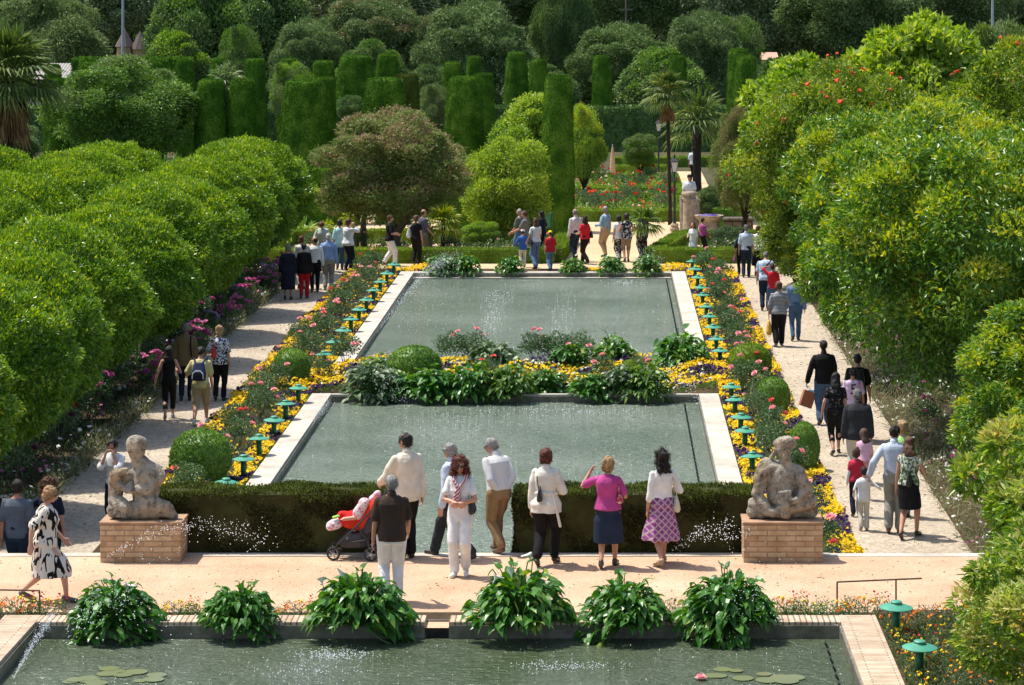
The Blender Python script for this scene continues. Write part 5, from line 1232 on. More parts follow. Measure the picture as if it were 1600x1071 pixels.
# ---------------------------------------------------------------- right side: big loose orange trees
BIGR = (3.6, 3.6, 2.75)
BIG = [crown_loose('loose_crown', 72000, BIGR, 170, .66, .145, .066, fresh=.30, droop=.25, fuzz=.06, zmin=-.85) for _ in range(2)]
NEARC = crown_loose('near_crown', 52000, (2.7, 2.7, 2.7), 130, .52, .15, .056, fresh=.62, seg6=True, droop=.1, zmin=-.98)
TRB = [trunk_mesh('big_trunk', 3.0, .20, 6, 1.9, 1.6, .45, s + 9) for s in range(2)]
GRP2 = 'loose orange trees of the right alley'
bigs = [(8.2, 46.8, 1, .80, .66, 2.75, 'rounded orange tree between the nearest branches and the largest tree'),
        (7.6, 57.2, 0, 1.0, 1.02, 3.78, 'largest orange tree overhanging the right gravel path'),
        (12.6, 55.5, 1, 1.0, 1.0, 3.6, 'orange tree at the right edge behind the near branches'),
        (7.45, 66.5, 1, .95, 1.0, 3.7, 'orange tree behind the largest one, its leaves brushing visitors on the right path'),
        (7.9, 75.8, 0, .95, .95, 3.6, 'orange tree on the right path just before the scarlet-flowered tree')]
for x, y, k, s, sz, cz, lab in bigs:
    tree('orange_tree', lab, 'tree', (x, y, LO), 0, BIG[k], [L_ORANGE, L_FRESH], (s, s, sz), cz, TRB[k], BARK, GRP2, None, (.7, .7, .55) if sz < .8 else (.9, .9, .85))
tree('orange_tree', 'nearest orange tree, its pale yellow-green branches filling the lower right corner', 'tree', (6.85, 33.6, 0), 0, NEARC, [L_NEAR, L_PALE], (1.02, 1.0, .92), 1.78, TRB[0], BARK, GRP2, 2.2, (.9, .9, .55))
tree('orange_tree', 'low yellow-green tree where the right-hand trees meet the far path', 'tree', (6.7, 86.5, LO), 0, BIG[1], [L_POM, L_FRESH], (.66, .8, .62), 1.9, TRB[1], BARK, GRP2)
tree('orange_tree', 'low spreading orange tree in the bottom right corner beside the green lamps', 'tree', (5.55, 30.6, 0), 0, NEARC, [L_NEAR, L_PALE], (.74, .74, .56), 1.28, None, BARK, GRP2, .7)
# pomegranates with scarlet flowers
POM = crown_loose('pomegranate_crown', 60000, (3.4, 3.4, 2.7), 170, .55, .13, .055, fresh=.12, droop=.2, flowers=120, fr=.08)
tree('pomegranate_tree', 'tree with scarlet flowers rising behind the orange trees on the right', 'tree', (6.9, 85.0, LO), 0, POM, [L_POM, L_FRESH, CORAL], (1.0, 1, 1.12), 3.95, TRB[1], BARK)
tree('pomegranate_tree', 'wide scarlet-flowered tree at the right edge under the lime-green crown', 'tree', (13.0, 80.0, LO), 0, POM, [L_POM, L_FRESH, CORAL], (1.15, 1, 1.25), 4.6, TRB[0], BARK)
FIG = crown_loose('fig_crown', 26000, (3.4, 3.4, 2.7), 130, .62, .26, .17, fresh=.3, droop=.0)
tree('fig_tree', 'lime-green broad-leaved tree topping the right-hand trees', 'tree', (10.6, 95.0, LO), 0, FIG, [L_LIME, L_LIME], (1.18, 1, 1.12), 5.05, TRB[0], BARKG)
tree('fig_tree', 'smaller lime-green tree left of the taller lime-green crown', 'tree', (7.2, 97.5, LO), 0, FIG, [L_LIME, L_BRIGHT], (.85, .9, .95), 4.1, TRB[1], BARKG)

# ---------------------------------------------------------------- general crowns for the rest
def gen(name, n, nc, rc, L, W, **k):
    k.setdefault('fuzz', .14); k['zmin'] = -.97
    return crown_loose(name, n, (4, 4, 4), nc, rc, L, W, **k)
CR = {'broad': gen('broad_crown', 60000, 90, 1.0, .25, .15, fresh=.3), 'fine': gen('fine_crown', 70000, 100, .92, .24, .08, spread=.9, fresh=.25), 'airy': gen('airy_crown', 36000, 70, 1.05, .24, .10, fresh=.45, zmin=-.8, lump=.25),
      'shrub': gen('shrub_crown', 50000, 70, 1.05, .25, .12, zmin=-.95, fresh=.35)}
TG = [trunk_mesh('tree_trunk', 4.5, .30, 6, 2.4, 2.2, .4, s + 20) for s in range(2)]
def bgtree(px, y0, y1, wpx, Y, kind, m, label, name='tree', depth=.8, m2=None, fl=None, trunk=BARKD):
    """crown spanning rows y0..y1 of the photograph and wpx wide, standing at distance Y"""
    top = on(px, y0, Y).z; bot = on(px, y1, Y).z; x = on(px, (y0 + y1) / 2, Y).x; rx = wpx / ppm(Y) / 2; rzz = (top - bot) / 2; cz = (top + bot) / 2
    r = empty(name, (x, Y, LO), random.uniform(-.5, .5)); tag(r, label, 'shrub' if 'shrub' in name or 'bush' in name else 'tree')
    k = CR[kind] if isinstance(kind, str) else kind
    inst('crown', k, [m, m2 or m] + ([fl] if fl else []), r, (0, 0, cz - LO), (rx / 4 * 1.04, rx / 4 * depth, rzz / 4 * 1.04))
    if cz - rzz - LO > .25: inst('trunk', TG[int(px) % 2], [trunk], r, (0, 0, 0), (min(1, rx / 4), min(1, rx / 4), (cz - LO) / 6.0))
    return r
OLEA = gen('oleander_crown', 66000, 130, .8, .22, .07, spread=1.0, fresh=.14, flowers=130, lump=.10); OLEA2 = OLEA
# middle distance
L_OLE = leafmat('oleander_leaf', [(0, (.085, .15, .032)), (.5, (.17, .24, .065)), (.92, (.30, .33, .13)), (1, (.42, .24, .18))], .55, .3, .2)
L_TIP = leafmat('oleander_tip', [(0, (.20, .13, .08)), (.6, (.34, .19, .13)), (1, (.42, .34, .18))], .5, .25)
OL = bgtree(616, 166, 352, 250, 98.6, OLEA, L_OLE, 'round oleander tree with bronze tips and pink flowers on twisted grey trunks', 'oleander_tree', .9, L_TIP, petal('oleander', (.45, .08, .12)))
for c in list(OL.children):
    if c.name.startswith('trunk'): bpy.data.objects.remove(c)
b = MB()
for pts in ([(.1, 0, 0), (.06, 0, .8), (-.5, .1, 1.5), (-1.2, .1, 2.4)], [(.12, 0, 0), (.15, 0, .7), (-.25, .2, 1.35), (.1, .1, 2.4)], [(.16, 0, .75), (.6, 0, 1.3), (1.4, 0, 2.4)], [(-1.6, .3, 0), (-1.7, .3, .9), (-1.4, .3, 1.5), (-1.9, .2, 2.5)], [(-1.35, .3, 0), (-1.3, .2, 1.0), (-1.0, .3, 2.2)]): b.tube(pts, [.12, .10, .08, .05][:len(pts)], 8)
b.build('trunk', BARKG, OL, smooth=True)
bgtree(797, 212, 372, 146, 103, 'shrub', L_LIME, 'yellow-green loose tree left of the tallest clipped column', 'tree', .9, L_LIME)
bgtree(830, 148, 300, 156, 121, 'broad', L_BRIGHT, 'rounded lime-green tree behind the tallest clipped column', 'orange_tree', .9, L_LIME)
bgtree(912, 162, 292, 84, 119, 'airy', L_BRIGHT, 'small yellow-green tree between the two far clipped columns', 'orange_tree', .9, L_FRESH)
bgtree(200, 98, 250, 236, 119, 'fine', L_MID, 'broad dark green tree behind the left clipped orange trees', 'tree', .8, L_OLIVE)
bgtree(455, 96, 190, 80, 141, 'airy', L_OLIVE, 'thin pale tree growing between the clipped columns', 'tree', .8, L_BRIGHT)
bgtree(1165, 165, 330, 110, 100, OLEA, L_OLE, 'bronze-tipped oleander beside the orange trees on the right', 'oleander_bush', .8, L_TIP, petal('oleander', (.45, .08, .12)))
bgtree(1110, 290, 352, 70, 108, 'shrub', L_GREY, 'grey-green shrub behind the broken stone column', 'shrub')
bgtree(752, 345, 388, 62, 101.5, 'shrub', L_MID, 'leafy green shrub inside the left parterre', 'shrub', .8, L_BRIGHT)
bgtree(1000, 208, 262, 56, 133, 'shrub', L_MID, 'pale rounded shrub left of the far lantern', 'shrub', .9, L_OLIVE)
bgtree(1140, 352, 398, 74, 101.5, 'shrub', L_ROSE, 'loose grey-green shrub inside the right parterre', 'shrub', .8)
bgtree(20, 190, 262, 90, 108, 'fine', L_GREY, 'grey shrub below the drooping palm', 'shrub')
bgtree(680, 130, 215, 62, 146, 'airy', L_OLIVE, 'pale green shrub between two clipped columns', 'shrub', .8)
bgtree(548, 148, 190, 50, 139, 'shrub', L_DARK, 'dark clipped shrub under the broad column', 'shrub', .8)
# far belt, from left to right
L_FARG = leafmat('far_leaf', [(0, (0.065, 0.111, 0.046)), (.5, (0.130, 0.195, 0.078)), (1, (0.312, 0.390, 0.195))], .5, .2)
L_FARM = leafmat('far_green_leaf', [(0, (0.052, 0.101, 0.029)), (.5, (0.103, 0.178, 0.048)), (1, (0.230, 0.333, 0.103))], .5, .25, .25)
FAR = [(70, -10, 100, 210, 172, 'fine', L_OLIVE, 'feathery willow-green tree in the far left', L_OLIVE), (-5, 30, 170, 110, 150, 'broad', L_FARM, 'dark tree behind the palm at the left edge', L_FARM),
 (180, -60, 62, 160, 262, 'broad', L_FARG, 'dark blue-green tree beyond the thatched roofs', L_DARK), (40, -70, 30, 220, 275, 'fine', L_GREY, 'bare-looking grey tree in the far left corner', L_GREY),
 (305, -50, 92, 170, 178, 'broad', L_FARM, 'tall leafy tree with sunlit edges left of the far group', L_MID), (270, 50, 112, 110, 170, 'broad', L_FARM, 'bright shrubby tree in front of the far roofs', L_BRIGHT),
 (400, -70, 82, 170, 190, 'broad', L_DARK, 'deep green tree with a dark hollow crown', L_FARM), (378, 38, 112, 84, 163, 'airy', L_FARM, 'young tree of heaven with spreading fronds', L_MID),
 (487, 26, 122, 140, 168, OLEA, L_GREY, 'silvery oleander thicket above the clipped columns', L_GREY), (590, -14, 128, 220, 171, OLEA, L_GREY, 'tall oleander with bronze tips in the far middle', L_BROWN),
 (585, 70, 128, 120, 158, 'fine', L_FARM, 'mid-green bush behind the broad clipped column', L_MID), (745, -4, 205, 210, 162, OLEA, L_GREY, 'large grey-green oleander thicket right of the middle', L_GREY),
 (690, 20, 120, 130, 170, OLEA, L_GREY, 'grey-green thicket between the middle oleanders', L_BROWN), (668, 100, 215, 110, 152, 'shrub', L_DARK, 'dark bush low between the clipped columns', L_GREY),
 (884, -50, 130, 100, 172, 'fine', L_FARM, 'dark conical green tree right of the middle', L_FARM), (840, 100, 170, 120, 158, 'broad', L_DARK, 'dark shrub behind the pair of middle columns', L_FARM),
 (975, 34, 150, 190, 164, OLEA, L_FARM, 'pale leafy oleander mass behind the far right columns', L_GREY), (1100, 14, 165, 150, 167, OLEA, L_GREY, 'silver-green oleander left of the twin columns', L_GREY),
 (1030, 75, 190, 150, 149, 'broad', L_FARM, 'bright green shrub behind the tall palm', L_MID), (1155, 22, 110, 100, 176, 'airy', L_MID, 'light green young tree behind the twin columns', L_OLIVE),
 (985, 165, 255, 120, 152, 'shrub', L_DARK, 'dark shrub mass left of the tall palm', L_GREY), (1095, 170, 262, 140, 148, 'shrub', L_DARK, 'deep green shrub mass behind the twin palms', L_DARK),
 (1215, 92, 190, 110, 142, 'broad', L_DARK, 'dark glossy tree right of the twin columns', L_FARM), (1205, -90, 100, 250, 236, 'fine', L_FARG, 'dark pine with a hollow trunk gap on the far right', L_GREY),
 (1345, -70, 100, 240, 232, 'fine', L_GREY, 'grey pine crown behind the lime-green tree', L_GREY), (1480, -80, 92, 220, 250, 'fine', L_OLIVE, 'olive-coloured far tree above the lime-green crown', L_OLIVE),
 (1600, -80, 100, 200, 262, 'broad', L_FARG, 'dark far tree in the upper right corner', L_DARK), (1570, 30, 190, 200, 112, 'airy', L_POM, 'loose yellowish tree at the right edge under the corner', L_OLIVE),
 (990, -80, 62, 220, 240, 'fine', L_GREY, 'grey far tree behind the cross-shaped pole', L_GREY), (560, -80, 62, 230, 236, 'broad', L_FARG, 'dark far tree with bright flecks left of the middle', L_FARM),
 (720, -80, 60, 230, 244, 'fine', L_FARG, 'dark far tree behind the middle oleanders', L_GREY), (850, -90, 40, 160, 246, 'broad', L_FARM, 'far tree above the conical one', L_FARM), (460, -80, 50, 130, 240, 'broad', L_FARG, 'far dark tree over the silvery thicket', L_DARK),
 (1095, -90, 50, 180, 246, 'fine', L_FARG, 'far dark pine left of the gap', L_GREY),
 (-140, -20, 130, 200, 168, 'broad', L_FARM, 'broad tree beyond the left edge, left of the palm', L_MID), (-300, -40, 130, 220, 172, 'fine', L_GREY, 'grey-green tree well outside the left edge', L_FARM), (-200, -70, 90, 260, 235, 'broad', L_FARG, 'dark far tree outside the left edge', L_FARM)]
for px, y0, y1, w_, Y, kd, m, lab, m2 in FAR:
    if 141 < Y < 200: Y += 24
    if Y < 215 and y1 > 60: y1 = max(y1, 20 + F * 8.9 / Y - 50)
    bgtree(px, y0, y1, w_, Y, kd, m, lab, 'tree', .7, m2, WHITEP if kd is OLEA else None)
# woods closing the distance
n = 60000; P = np.stack([rng.uniform(-110, 110, n), rng.uniform(296, 325, n), rng.uniform(0, 1, n) ** .8], 1)
hgt = 13 + 3 * np.sin(P[:, 0] * .25) + 2 * np.sin(P[:, 0] * .71 + 1); P[:, 2] = LO + P[:, 2] * hgt
Vv, Ff = leaves4(P, nrm(rng.normal(size=(n, 3)) + [0, 0, .3]), 1.3, .8); b = MB(); b.box(-110, 110, 312, 326, LO - .5, 11)
tag(link('distant_woods', mesh_np('woods', [(Vv, Ff, 0), (np.array(b.v), np.array(b.f), 0)]), L_FARG), 'dark belt of distant woods closing the view', 'woods', None, 'stuff')

# ---------------------------------------------------------------- clipped columns
def clipped_mesh(name, prof, n, L, W, seg=44, squareness=2.2):
    """a body of revolution (slightly squared) covered with short sprigs; prof = [(radius, z)]"""
    V = []; F = []; PR = []
    for i in range(len(prof) - 1):
        (r0, z0), (r1, z1) = prof[i], prof[i + 1]; m = max(1, int(math.hypot(r1 - r0, z1 - z0) / .12))
        for t in range(m): PR.append((r0 + (r1 - r0) * t / m, z0 + (z1 - z0) * t / m))
    PR.append(prof[-1])
    for i, (r, z) in enumerate(PR):
        for j in range(seg):
            a = 2 * PI * j / seg; w = 1 + .018 * math.sin(5 * a + z * 2.1) + .014 * math.sin(9 * a - z * 3.7); V.append((r * w * .97 * math.cos(a), r * w * .97 * math.sin(a), z))
    for i in range(len(PR) - 1):
        for j in range(seg): F.append((i * seg + j, i * seg + (j + 1) % seg, (i + 1) * seg + (j + 1) % seg, (i + 1) * seg + j))
    A = np.array([(PR[i][0] + PR[i + 1][0]) * math.hypot(PR[i + 1][0] - PR[i][0], PR[i + 1][1] - PR[i][1]) + 1e-9 for i in range(len(PR) - 1)]); A /= A.sum()
    k = rng.choice(len(A), n, p=A); t = rng.random(n); a = rng.uniform(0, 2 * PI, n); Pn = np.array(PR)
    r = Pn[k, 0] * (1 - t) + Pn[k + 1, 0] * t; z = Pn[k, 1] * (1 - t) + Pn[k + 1, 1] * t; w = 1 + .018 * np.sin(5 * a + z * 2.1) + .014 * np.sin(9 * a - z * 3.7)
    dr = Pn[k + 1, 0] - Pn[k, 0]; dz = Pn[k + 1, 1] - Pn[k, 1]; nn = nrm(np.stack([np.cos(a) * dz, np.sin(a) * dz, -dr], 1))
    P = np.stack([r * w * np.cos(a), r * w * np.sin(a), z], 1) - nn * .012
    D = nrm(nn * .12 + rng.normal(size=(n, 3)) * .5 + np.array([0, 0, .6]))
    Vv, Ff = leaves4(P, D, L * rng.uniform(.6, 1.3, n), W, up=nn * 1.3, fold=.05)
    return mesh_np(name, [(np.array(V), np.array(F), 0), (Vv, Ff, 0)])
TP = [(.84, 0), (.88, .8), (.88, 2.2), (.82, 3.8), (.73, 4.8), (.68, 4.95), (.55, 5.0), (.0, 5.01)]
TP2 = [(.82, 0), (.9, 1.2), (.91, 2.6), (.83, 4.0), (.73, 4.75), (.66, 4.93), (.52, 5.0), (.0, 5.0)]
TOP = [clipped_mesh('column_a', TP, 34000, .075, .032), clipped_mesh('column_b', TP2, 34000, .075, .032)]
cols = [(273, 306, 94, 0, 'slim clipped column, leftmost of the tall back row'), (326, 360, 92, 0, 'clipped column second in the back row'), (379, 417, 93, 0, 'clipped column third in the back row, above a pale tree'),
 (433, 471, 92, 0, 'clipped column behind the widest front column on its left'), (486, 525, 96, 0, 'clipped column behind the widest front column on its right'), (305, 355, 125, 0, 'left one of the pair of dark front columns'), (356, 401, 125, 0, 'right one of the pair of dark front columns'),
 (439, 512, 126, 0, 'widest dark clipped column, behind the left end of the oleander'), (490, 526, 122, 0, 'column peeping out right of the widest dark column'), (526, 586, 88, 0, 'broad drum-shaped clipped column'), (586, 624, 86, 0, 'clipped column right of the broad drum'),
 (566, 636, 123, 0, 'broad clipped drum behind the oleander tree'), (612, 657, 117, 1, 'brown-sided clipped column with a yellow edge'), (690, 722, 98, 0, 'clipped column behind the dark one right of the oleander'), (727, 753, 89, 0, 'slim small clipped column in the back row'),
 (696, 755, 121, 0, 'dark clipped column right of the oleander tree'), (738, 774, 116, 0, 'clipped column beside the dark one, further back'), (789, 825, 82, 0, 'left one of the two columns above the lime tree'), (826, 857, 94, 0, 'right one of the two columns above the lime tree'),
 (925, 956, 88, 0, 'slender tall column beside the folded parasol'), (1135, 1173, 78, 2, 'taller one of the twin columns on the right'), (1147, 1184, 88, 2, 'shorter one of the twin columns on the right'), (1042, 1074, 88, 0, 'clipped column hidden behind the tall palm'),
 (120, 158, 97, 0, 'clipped column in the far left hedge line'), (133, 170, 102, 0, 'small clipped column in front of the far left hedge'), (185, 223, 93, 0, 'pale clipped block in the far left'), (223, 256, 98, 0, 'low clipped block right of the pale one'),
 (68, 98, 102, 0, 'clipped block in front of the corrugated roof'), (72, 108, 124, 0, 'dark clipped column beside the drooping palm'), (150, 186, 96, 0, 'clipped column between the blocks on the far left')]
for i, (x0, x1, yt, kd, lab) in enumerate(cols):
    zt = {0: 4.35, 1: 4.35, 2: 4.95}[kd]; Y = F * (8.2 - zt) / (yt + 20); s = ppm(Y); x = on((x0 + x1) / 2, 200, Y).x; r = (x1 - x0) / s / 2
    o = inst('clipped_column', TOP[i % 2], [L_YEWB if kd == 1 else L_YEW], None, (x, Y, LO), (r / .88, r / .88, (zt - LO) / 5.0), i * 1.3)
    tag(o, lab, 'clipped tree', 'clipped cypress columns')
Y = 107.2; o = inst('clipped_column', TOP[0], [L_YEW], None, (on(872, 250, Y).x, Y, LO), (.60 / .88, .60 / .88, (on(872, 120, Y).z - LO) / 5.0), .4)
tag(o, 'tallest clipped column, standing on the sand in front of all the others', 'clipped tree', 'clipped cypress columns')
# ---------------------------------------------------------------- hedges
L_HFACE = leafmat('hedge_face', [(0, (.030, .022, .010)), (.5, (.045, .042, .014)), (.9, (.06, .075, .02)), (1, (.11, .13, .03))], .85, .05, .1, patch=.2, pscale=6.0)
def hedge_mesh(segs, h, w, dens, L, W, name='hedge', z0=0.0, rough=.012, base=False, sm=0):
    """segs: list of polylines in local x,y; a squared hedge of width w and height h along each"""
    parts = []; 
    for (ax, ay), (bx, by) in segs:
        d = np.array([bx - ax, by - ay]); ln = np.linalg.norm(d); d = d / ln; nn = np.array([-d[1], d[0]])
        c = [np.array([ax, ay]) + nn * w / 2, np.array([bx, by]) + nn * w / 2, np.array([bx, by]) - nn * w / 2, np.array([ax, ay]) - nn * w / 2]
        e = .02
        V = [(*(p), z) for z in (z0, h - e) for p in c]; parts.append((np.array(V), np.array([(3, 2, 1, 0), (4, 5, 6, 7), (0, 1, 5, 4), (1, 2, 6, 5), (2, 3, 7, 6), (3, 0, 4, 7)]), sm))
        faces = [(ln * w, 'top'), (ln * (h - z0), 's+'), (ln * (h - z0), 's-'), (w * (h - z0), 'e0'), (w * (h - z0), 'e1')]
        for area, kd in faces:
            n = int(area * dens); u = rng.random(n); v = rng.random(n)
            A = np.array([ax, ay])
            if kd == 'top': P2 = A + d * (u * ln)[:, None] + nn * ((v - .5) * w)[:, None]; z = np.full(n, h); N3 = np.tile([0, 0, 1.0], (n, 1))
            elif kd in ('s+', 's-'): sg = 1 if kd == 's+' else -1; P2 = A + d * (u * ln)[:, None] + nn * (sg * w / 2); z = z0 + v * (h - z0); N3 = np.tile([*(nn * sg), 0.0], (n, 1))
            else: sg = -1 if kd == 'e0' else 1; P2 = A + d * (0 if sg < 0 else ln) + nn * ((u - .5) * w)[:, None]; z = z0 + v * (h - z0); N3 = np.tile([*(d * sg), 0.0], (n, 1))
            P = np.column_stack([P2, z]); wob = rough * (np.sin(P @ np.array([5.1, 3.3, 6.7])) + np.sin(P @ np.array([-2.9, 7.7, 4.1])))
            P = P + N3 * (wob - .015)[:, None]; P[:, 2] = np.maximum(P[:, 2], z0)
            D = nrm(N3 * .45 + rng.normal(size=(n, 3)) * .55 + np.array([0, 0, .3]))
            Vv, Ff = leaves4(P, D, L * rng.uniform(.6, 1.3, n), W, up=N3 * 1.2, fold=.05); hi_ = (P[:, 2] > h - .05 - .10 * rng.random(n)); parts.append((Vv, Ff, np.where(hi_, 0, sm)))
    return mesh_np(name, parts)
def hedge(segs, h, w, dens, L, W, m, label, name='hedge', group=None, z=LO):
    cx = sum(a[0] + b[0] for a, b in segs) / (2 * len(segs)); cy = sum(a[1] + b[1] for a, b in segs) / (2 * len(segs))
    sg = [((a[0] - cx, a[1] - cy), (b[0] - cx, b[1] - cy)) for a, b in segs]
    return tag(link(name, hedge_mesh(sg, h, w, dens, L, W), m, None, (cx, cy, z)), label, 'hedge', group)
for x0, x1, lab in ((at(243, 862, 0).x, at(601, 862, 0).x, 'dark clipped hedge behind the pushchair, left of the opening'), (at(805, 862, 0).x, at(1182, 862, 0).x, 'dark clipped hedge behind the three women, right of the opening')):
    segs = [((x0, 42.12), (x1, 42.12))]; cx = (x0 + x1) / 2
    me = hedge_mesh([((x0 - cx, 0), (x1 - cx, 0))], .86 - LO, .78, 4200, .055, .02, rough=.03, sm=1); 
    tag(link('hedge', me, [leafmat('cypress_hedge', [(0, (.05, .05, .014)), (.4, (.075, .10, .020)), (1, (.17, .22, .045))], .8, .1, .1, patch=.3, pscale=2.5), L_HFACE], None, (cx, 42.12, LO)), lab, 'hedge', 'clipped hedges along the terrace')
BH = 'low box hedges of the parterres'
def P2(px, py): q = at(px, py, LO); return (q.x, q.y)
def poly(pts, close=True):
    q = [P2(*p) for p in pts]; return [(q[i], q[(i + 1) % len(q)]) for i in range(len(q) if close else len(q) - 1)]
hedge(poly([(405, 411), (866, 411), (888, 380), (450, 380)]), .47, .55, 1100, .075, .03, L_BOX, 'low box hedge framing the left parterre beyond the far pool', group=BH)
hedge(poly([(1022, 411), (1262, 411), (1250, 382), (1068, 382)]), .47, .55, 1100, .075, .03, L_BOX, 'low box hedge framing the right parterre beyond the far pool', group=BH)
hedge(poly([(700, 346), (1066, 346)], False), .45, .6, 800, .08, .035, L_BOX, 'long low box hedge in front of the red rose beds', group=BH)
hedge(poly([(700, 308), (1062, 308)], False) + poly([(1066, 340), (1050, 285)], False), .42, .5, 700, .09, .04, L_BOX, 'low box hedge running through the middle of the red rose beds', group=BH)
hedge(poly([(960, 322), (1062, 316)], False), .42, .5, 700, .09, .04, L_BOX, 'short box hedge at the right corner of the rose beds', group=BH)
hedge(poly([(740, 286), (1052, 286)], False), .42, .5, 700, .09, .04, L_BOX, 'low box hedge closing the red rose beds at the back', group=BH)
hedge(poly([(956, 272), (1040, 272)], False), .42, .55, 700, .09, .04, L_BOX, 'far box hedge beside the folded parasol', group=BH)
hedge(poly([(956, 262), (1130, 261)], False), .50, .5, 700, .09, .04, L_BOX, 'farthest box hedge behind the dark palm', group=BH)
hedge(poly([(1120, 360), (1160, 361)], False), .85, 1.1, 900, .09, .04, L_MID, 'taller squared dark hedge beside the stone block')
hedge(poly([(428, 352), (560, 350)], False), 2.1, .8, 500, .12, .05, L_YEW, 'tall dark hedge wall behind the last clipped orange trees')
hedge(poly([(590, 350), (640, 350)], False), 1.6, .8, 500, .12, .05, L_YEW, 'tall dark hedge wall behind the oleander trunks')
hedge(poly([(700, 362), (790, 362)], False), 1.2, .8, 500, .12, .05, L_YEW, 'dark hedge behind the yellow palm tuft')
hedge([((-32.6, 176), (-25.5, 176))], 4.7, 1.6, 140, .2, .09, L_YEW, 'long clipped hedge at the far left in front of the roofs')
hedge([((-40, 160), (14, 160))], 2.4, 1.4, 160, .2, .09, L_DARK, 'long dark hedge crossing behind all the clipped columns')

# ---------------------------------------------------------------- palms
def fan(b, c, d, up, L, nb, spread, w, droop, m=0):
    """one fan-shaped frond: blades radiating from c around direction d"""
    d = d.normalized(); s = d.cross(up).normalized(); n_ = s.cross(d)
    for i in range(nb):
        a = (i / (nb - 1) - .5) * spread; dr = d * math.cos(a) + s * math.sin(a); l = L * (.75 + .25 * math.cos(a)); sd = (s * math.cos(a) - d * math.sin(a)) * w
        m1 = c + dr * l * .55 + n_ * .04 * l; e = c + dr * l - Vector((0, 0, droop * l)); k = 2 * (i % 2) - 1
        b.add([c, m1 + sd - n_ * w * .6 * k, e, m1 - sd + n_ * w * .6 * k], [(0, 1, 2, 3)], m)
def palm(p, ht, r, nf, L, label, mat, tilt=(0, 0), dead=0, nb=15, trunk=BARKD, tr=.13, up0=.25, stem=.55, name='palm_tree', group=None, seed=1):
    rd = random.Random(seed); ro = empty(name, p); tag(ro, label, 'palm', group)
    tp = Vector((tilt[0], tilt[1], ht)); b = MB(); b.tube([(0, 0, -.05), (0, 0, ht * .15), tp * .6, tp], [tr * 1.25, tr, tr * .95, tr * 1.1], 10); b.build('trunk', trunk, ro, smooth=True)
    b = MB()
    for i in range(nf):
        a = i * 2.399; e = 1.45 - (i / nf) * 1.9 + rd.uniform(-.12, .12)
        d = Vector((math.cos(a) * math.cos(e), math.sin(a) * math.cos(e), math.sin(e) + up0)).normalized(); c = tp + d * r * stem * rd.uniform(.8, 1.1) - Vector((0, 0, .12 * r * (1 - e)))
        b.tube([tp, tp + d * r * stem * .5 + Vector((0, 0, .04)), c], .012 * r + .006, 4, cap=False); dd = (d + Vector((0, 0, -.30 * (1.3 - e)))).normalized()
        fan(b, c, dd, Vector((0, 0, 1)) if abs(d.z) < .95 else Vector((1, 0, 0)), L * rd.uniform(.85, 1.1), nb, 2.5, .022 * L + .012, .18 + .1 * (1 - e))
    b.build('fronds', mat, ro)
    if dead:
        b = MB()
        for i in range(dead):
            a = rd.uniform(0, 6.28); d = Vector((math.cos(a) * .45, math.sin(a) * .45, -1)).normalized(); c = tp + Vector((math.cos(a) * tr * 1.4, math.sin(a) * tr * 1.4, -.15 - rd.uniform(0, .9) * L)); fan(b, c, d, Vector((math.cos(a), math.sin(a), .2)), L * rd.uniform(.5, .9), 9, .9, .03 * L, .1)
        b.build('dead_fronds', L_DEAD, ro)
    return ro
q = at(692, 406); palm(q, on(692, 352, q.y).z - LO, .62, 30, .52, 'small yellow-green fan palm beyond the left part of the far pool', L_YPALM, nb=13, tr=.07, seed=3)
q = at(1007, 404); palm(q, on(1007, 352, q.y).z - LO, .60, 32, .50, 'small green fan palm beyond the right part of the far pool', leafmat('fan_palm_leaf', [(0, (.07, .15, .03)), (1, (.22, .32, .07))], .4, .3), nb=13, tr=.10, seed=4)
q = at(1047, 352, LO); palm(q, on(1043, 150, q.y).z - LO, 1.0, 44, .62, 'tall slender palm with a round crown beside the lantern', L_PALM, dead=26, tr=.075, tilt=(-.1, 0), seed=5)
q = at(1089, 300, LO); palm(q, on(1089, 196, q.y).z - LO, 1.5, 36, 1.15, 'dark-trunked palm right of the tall slender one', L_PALM, tr=.20, nb=11, seed=6)
q = Vector((on(12, 160, 100).x, 100, LO)); palm(q, on(12, 128, 100).z - LO, 1.9, 60, 1.35, 'big drooping palm with golden dead fronds at the left edge', L_PALM, dead=46, tr=.22, nb=17, seed=7)
palm(Vector((on(352, 100, 143).x, 143, LO)), 4.4, 1.0, 20, .7, 'little palm tuft between the first two back columns', L_OLIVE, tr=.12, nb=11, seed=8)
# thin saplings seen over the heads of the visitors
for px, py, yt, lab in ((545, 402, 334, 'thin sapling with bright leaves above the photographer'), (511, 405, 344, 'thin sapling with bright leaves above the stooping visitor')):
    q = at(px, py); r = empty('sapling', q); tag(r, lab, 'tree'); hh = on(px, yt, q.y).z - LO; b = MB(); b.tube([(0, 0, 0), (0, 0, hh * .9)], .02, 6); b.build('trunk', BARKG, r)
    n = 260; P = rsphere(n) * np.array([.32, .32, .32]) * rng.random((n, 1)) ** .4 + [0, 0, hh - .32]; Vv, Ff = leaves4(P, rng.normal(size=(n, 3)) + [0, 0, .5], .13, .05); link('crown', mesh_np('s', [(Vv, Ff, 0)]), L_FRESH, r)
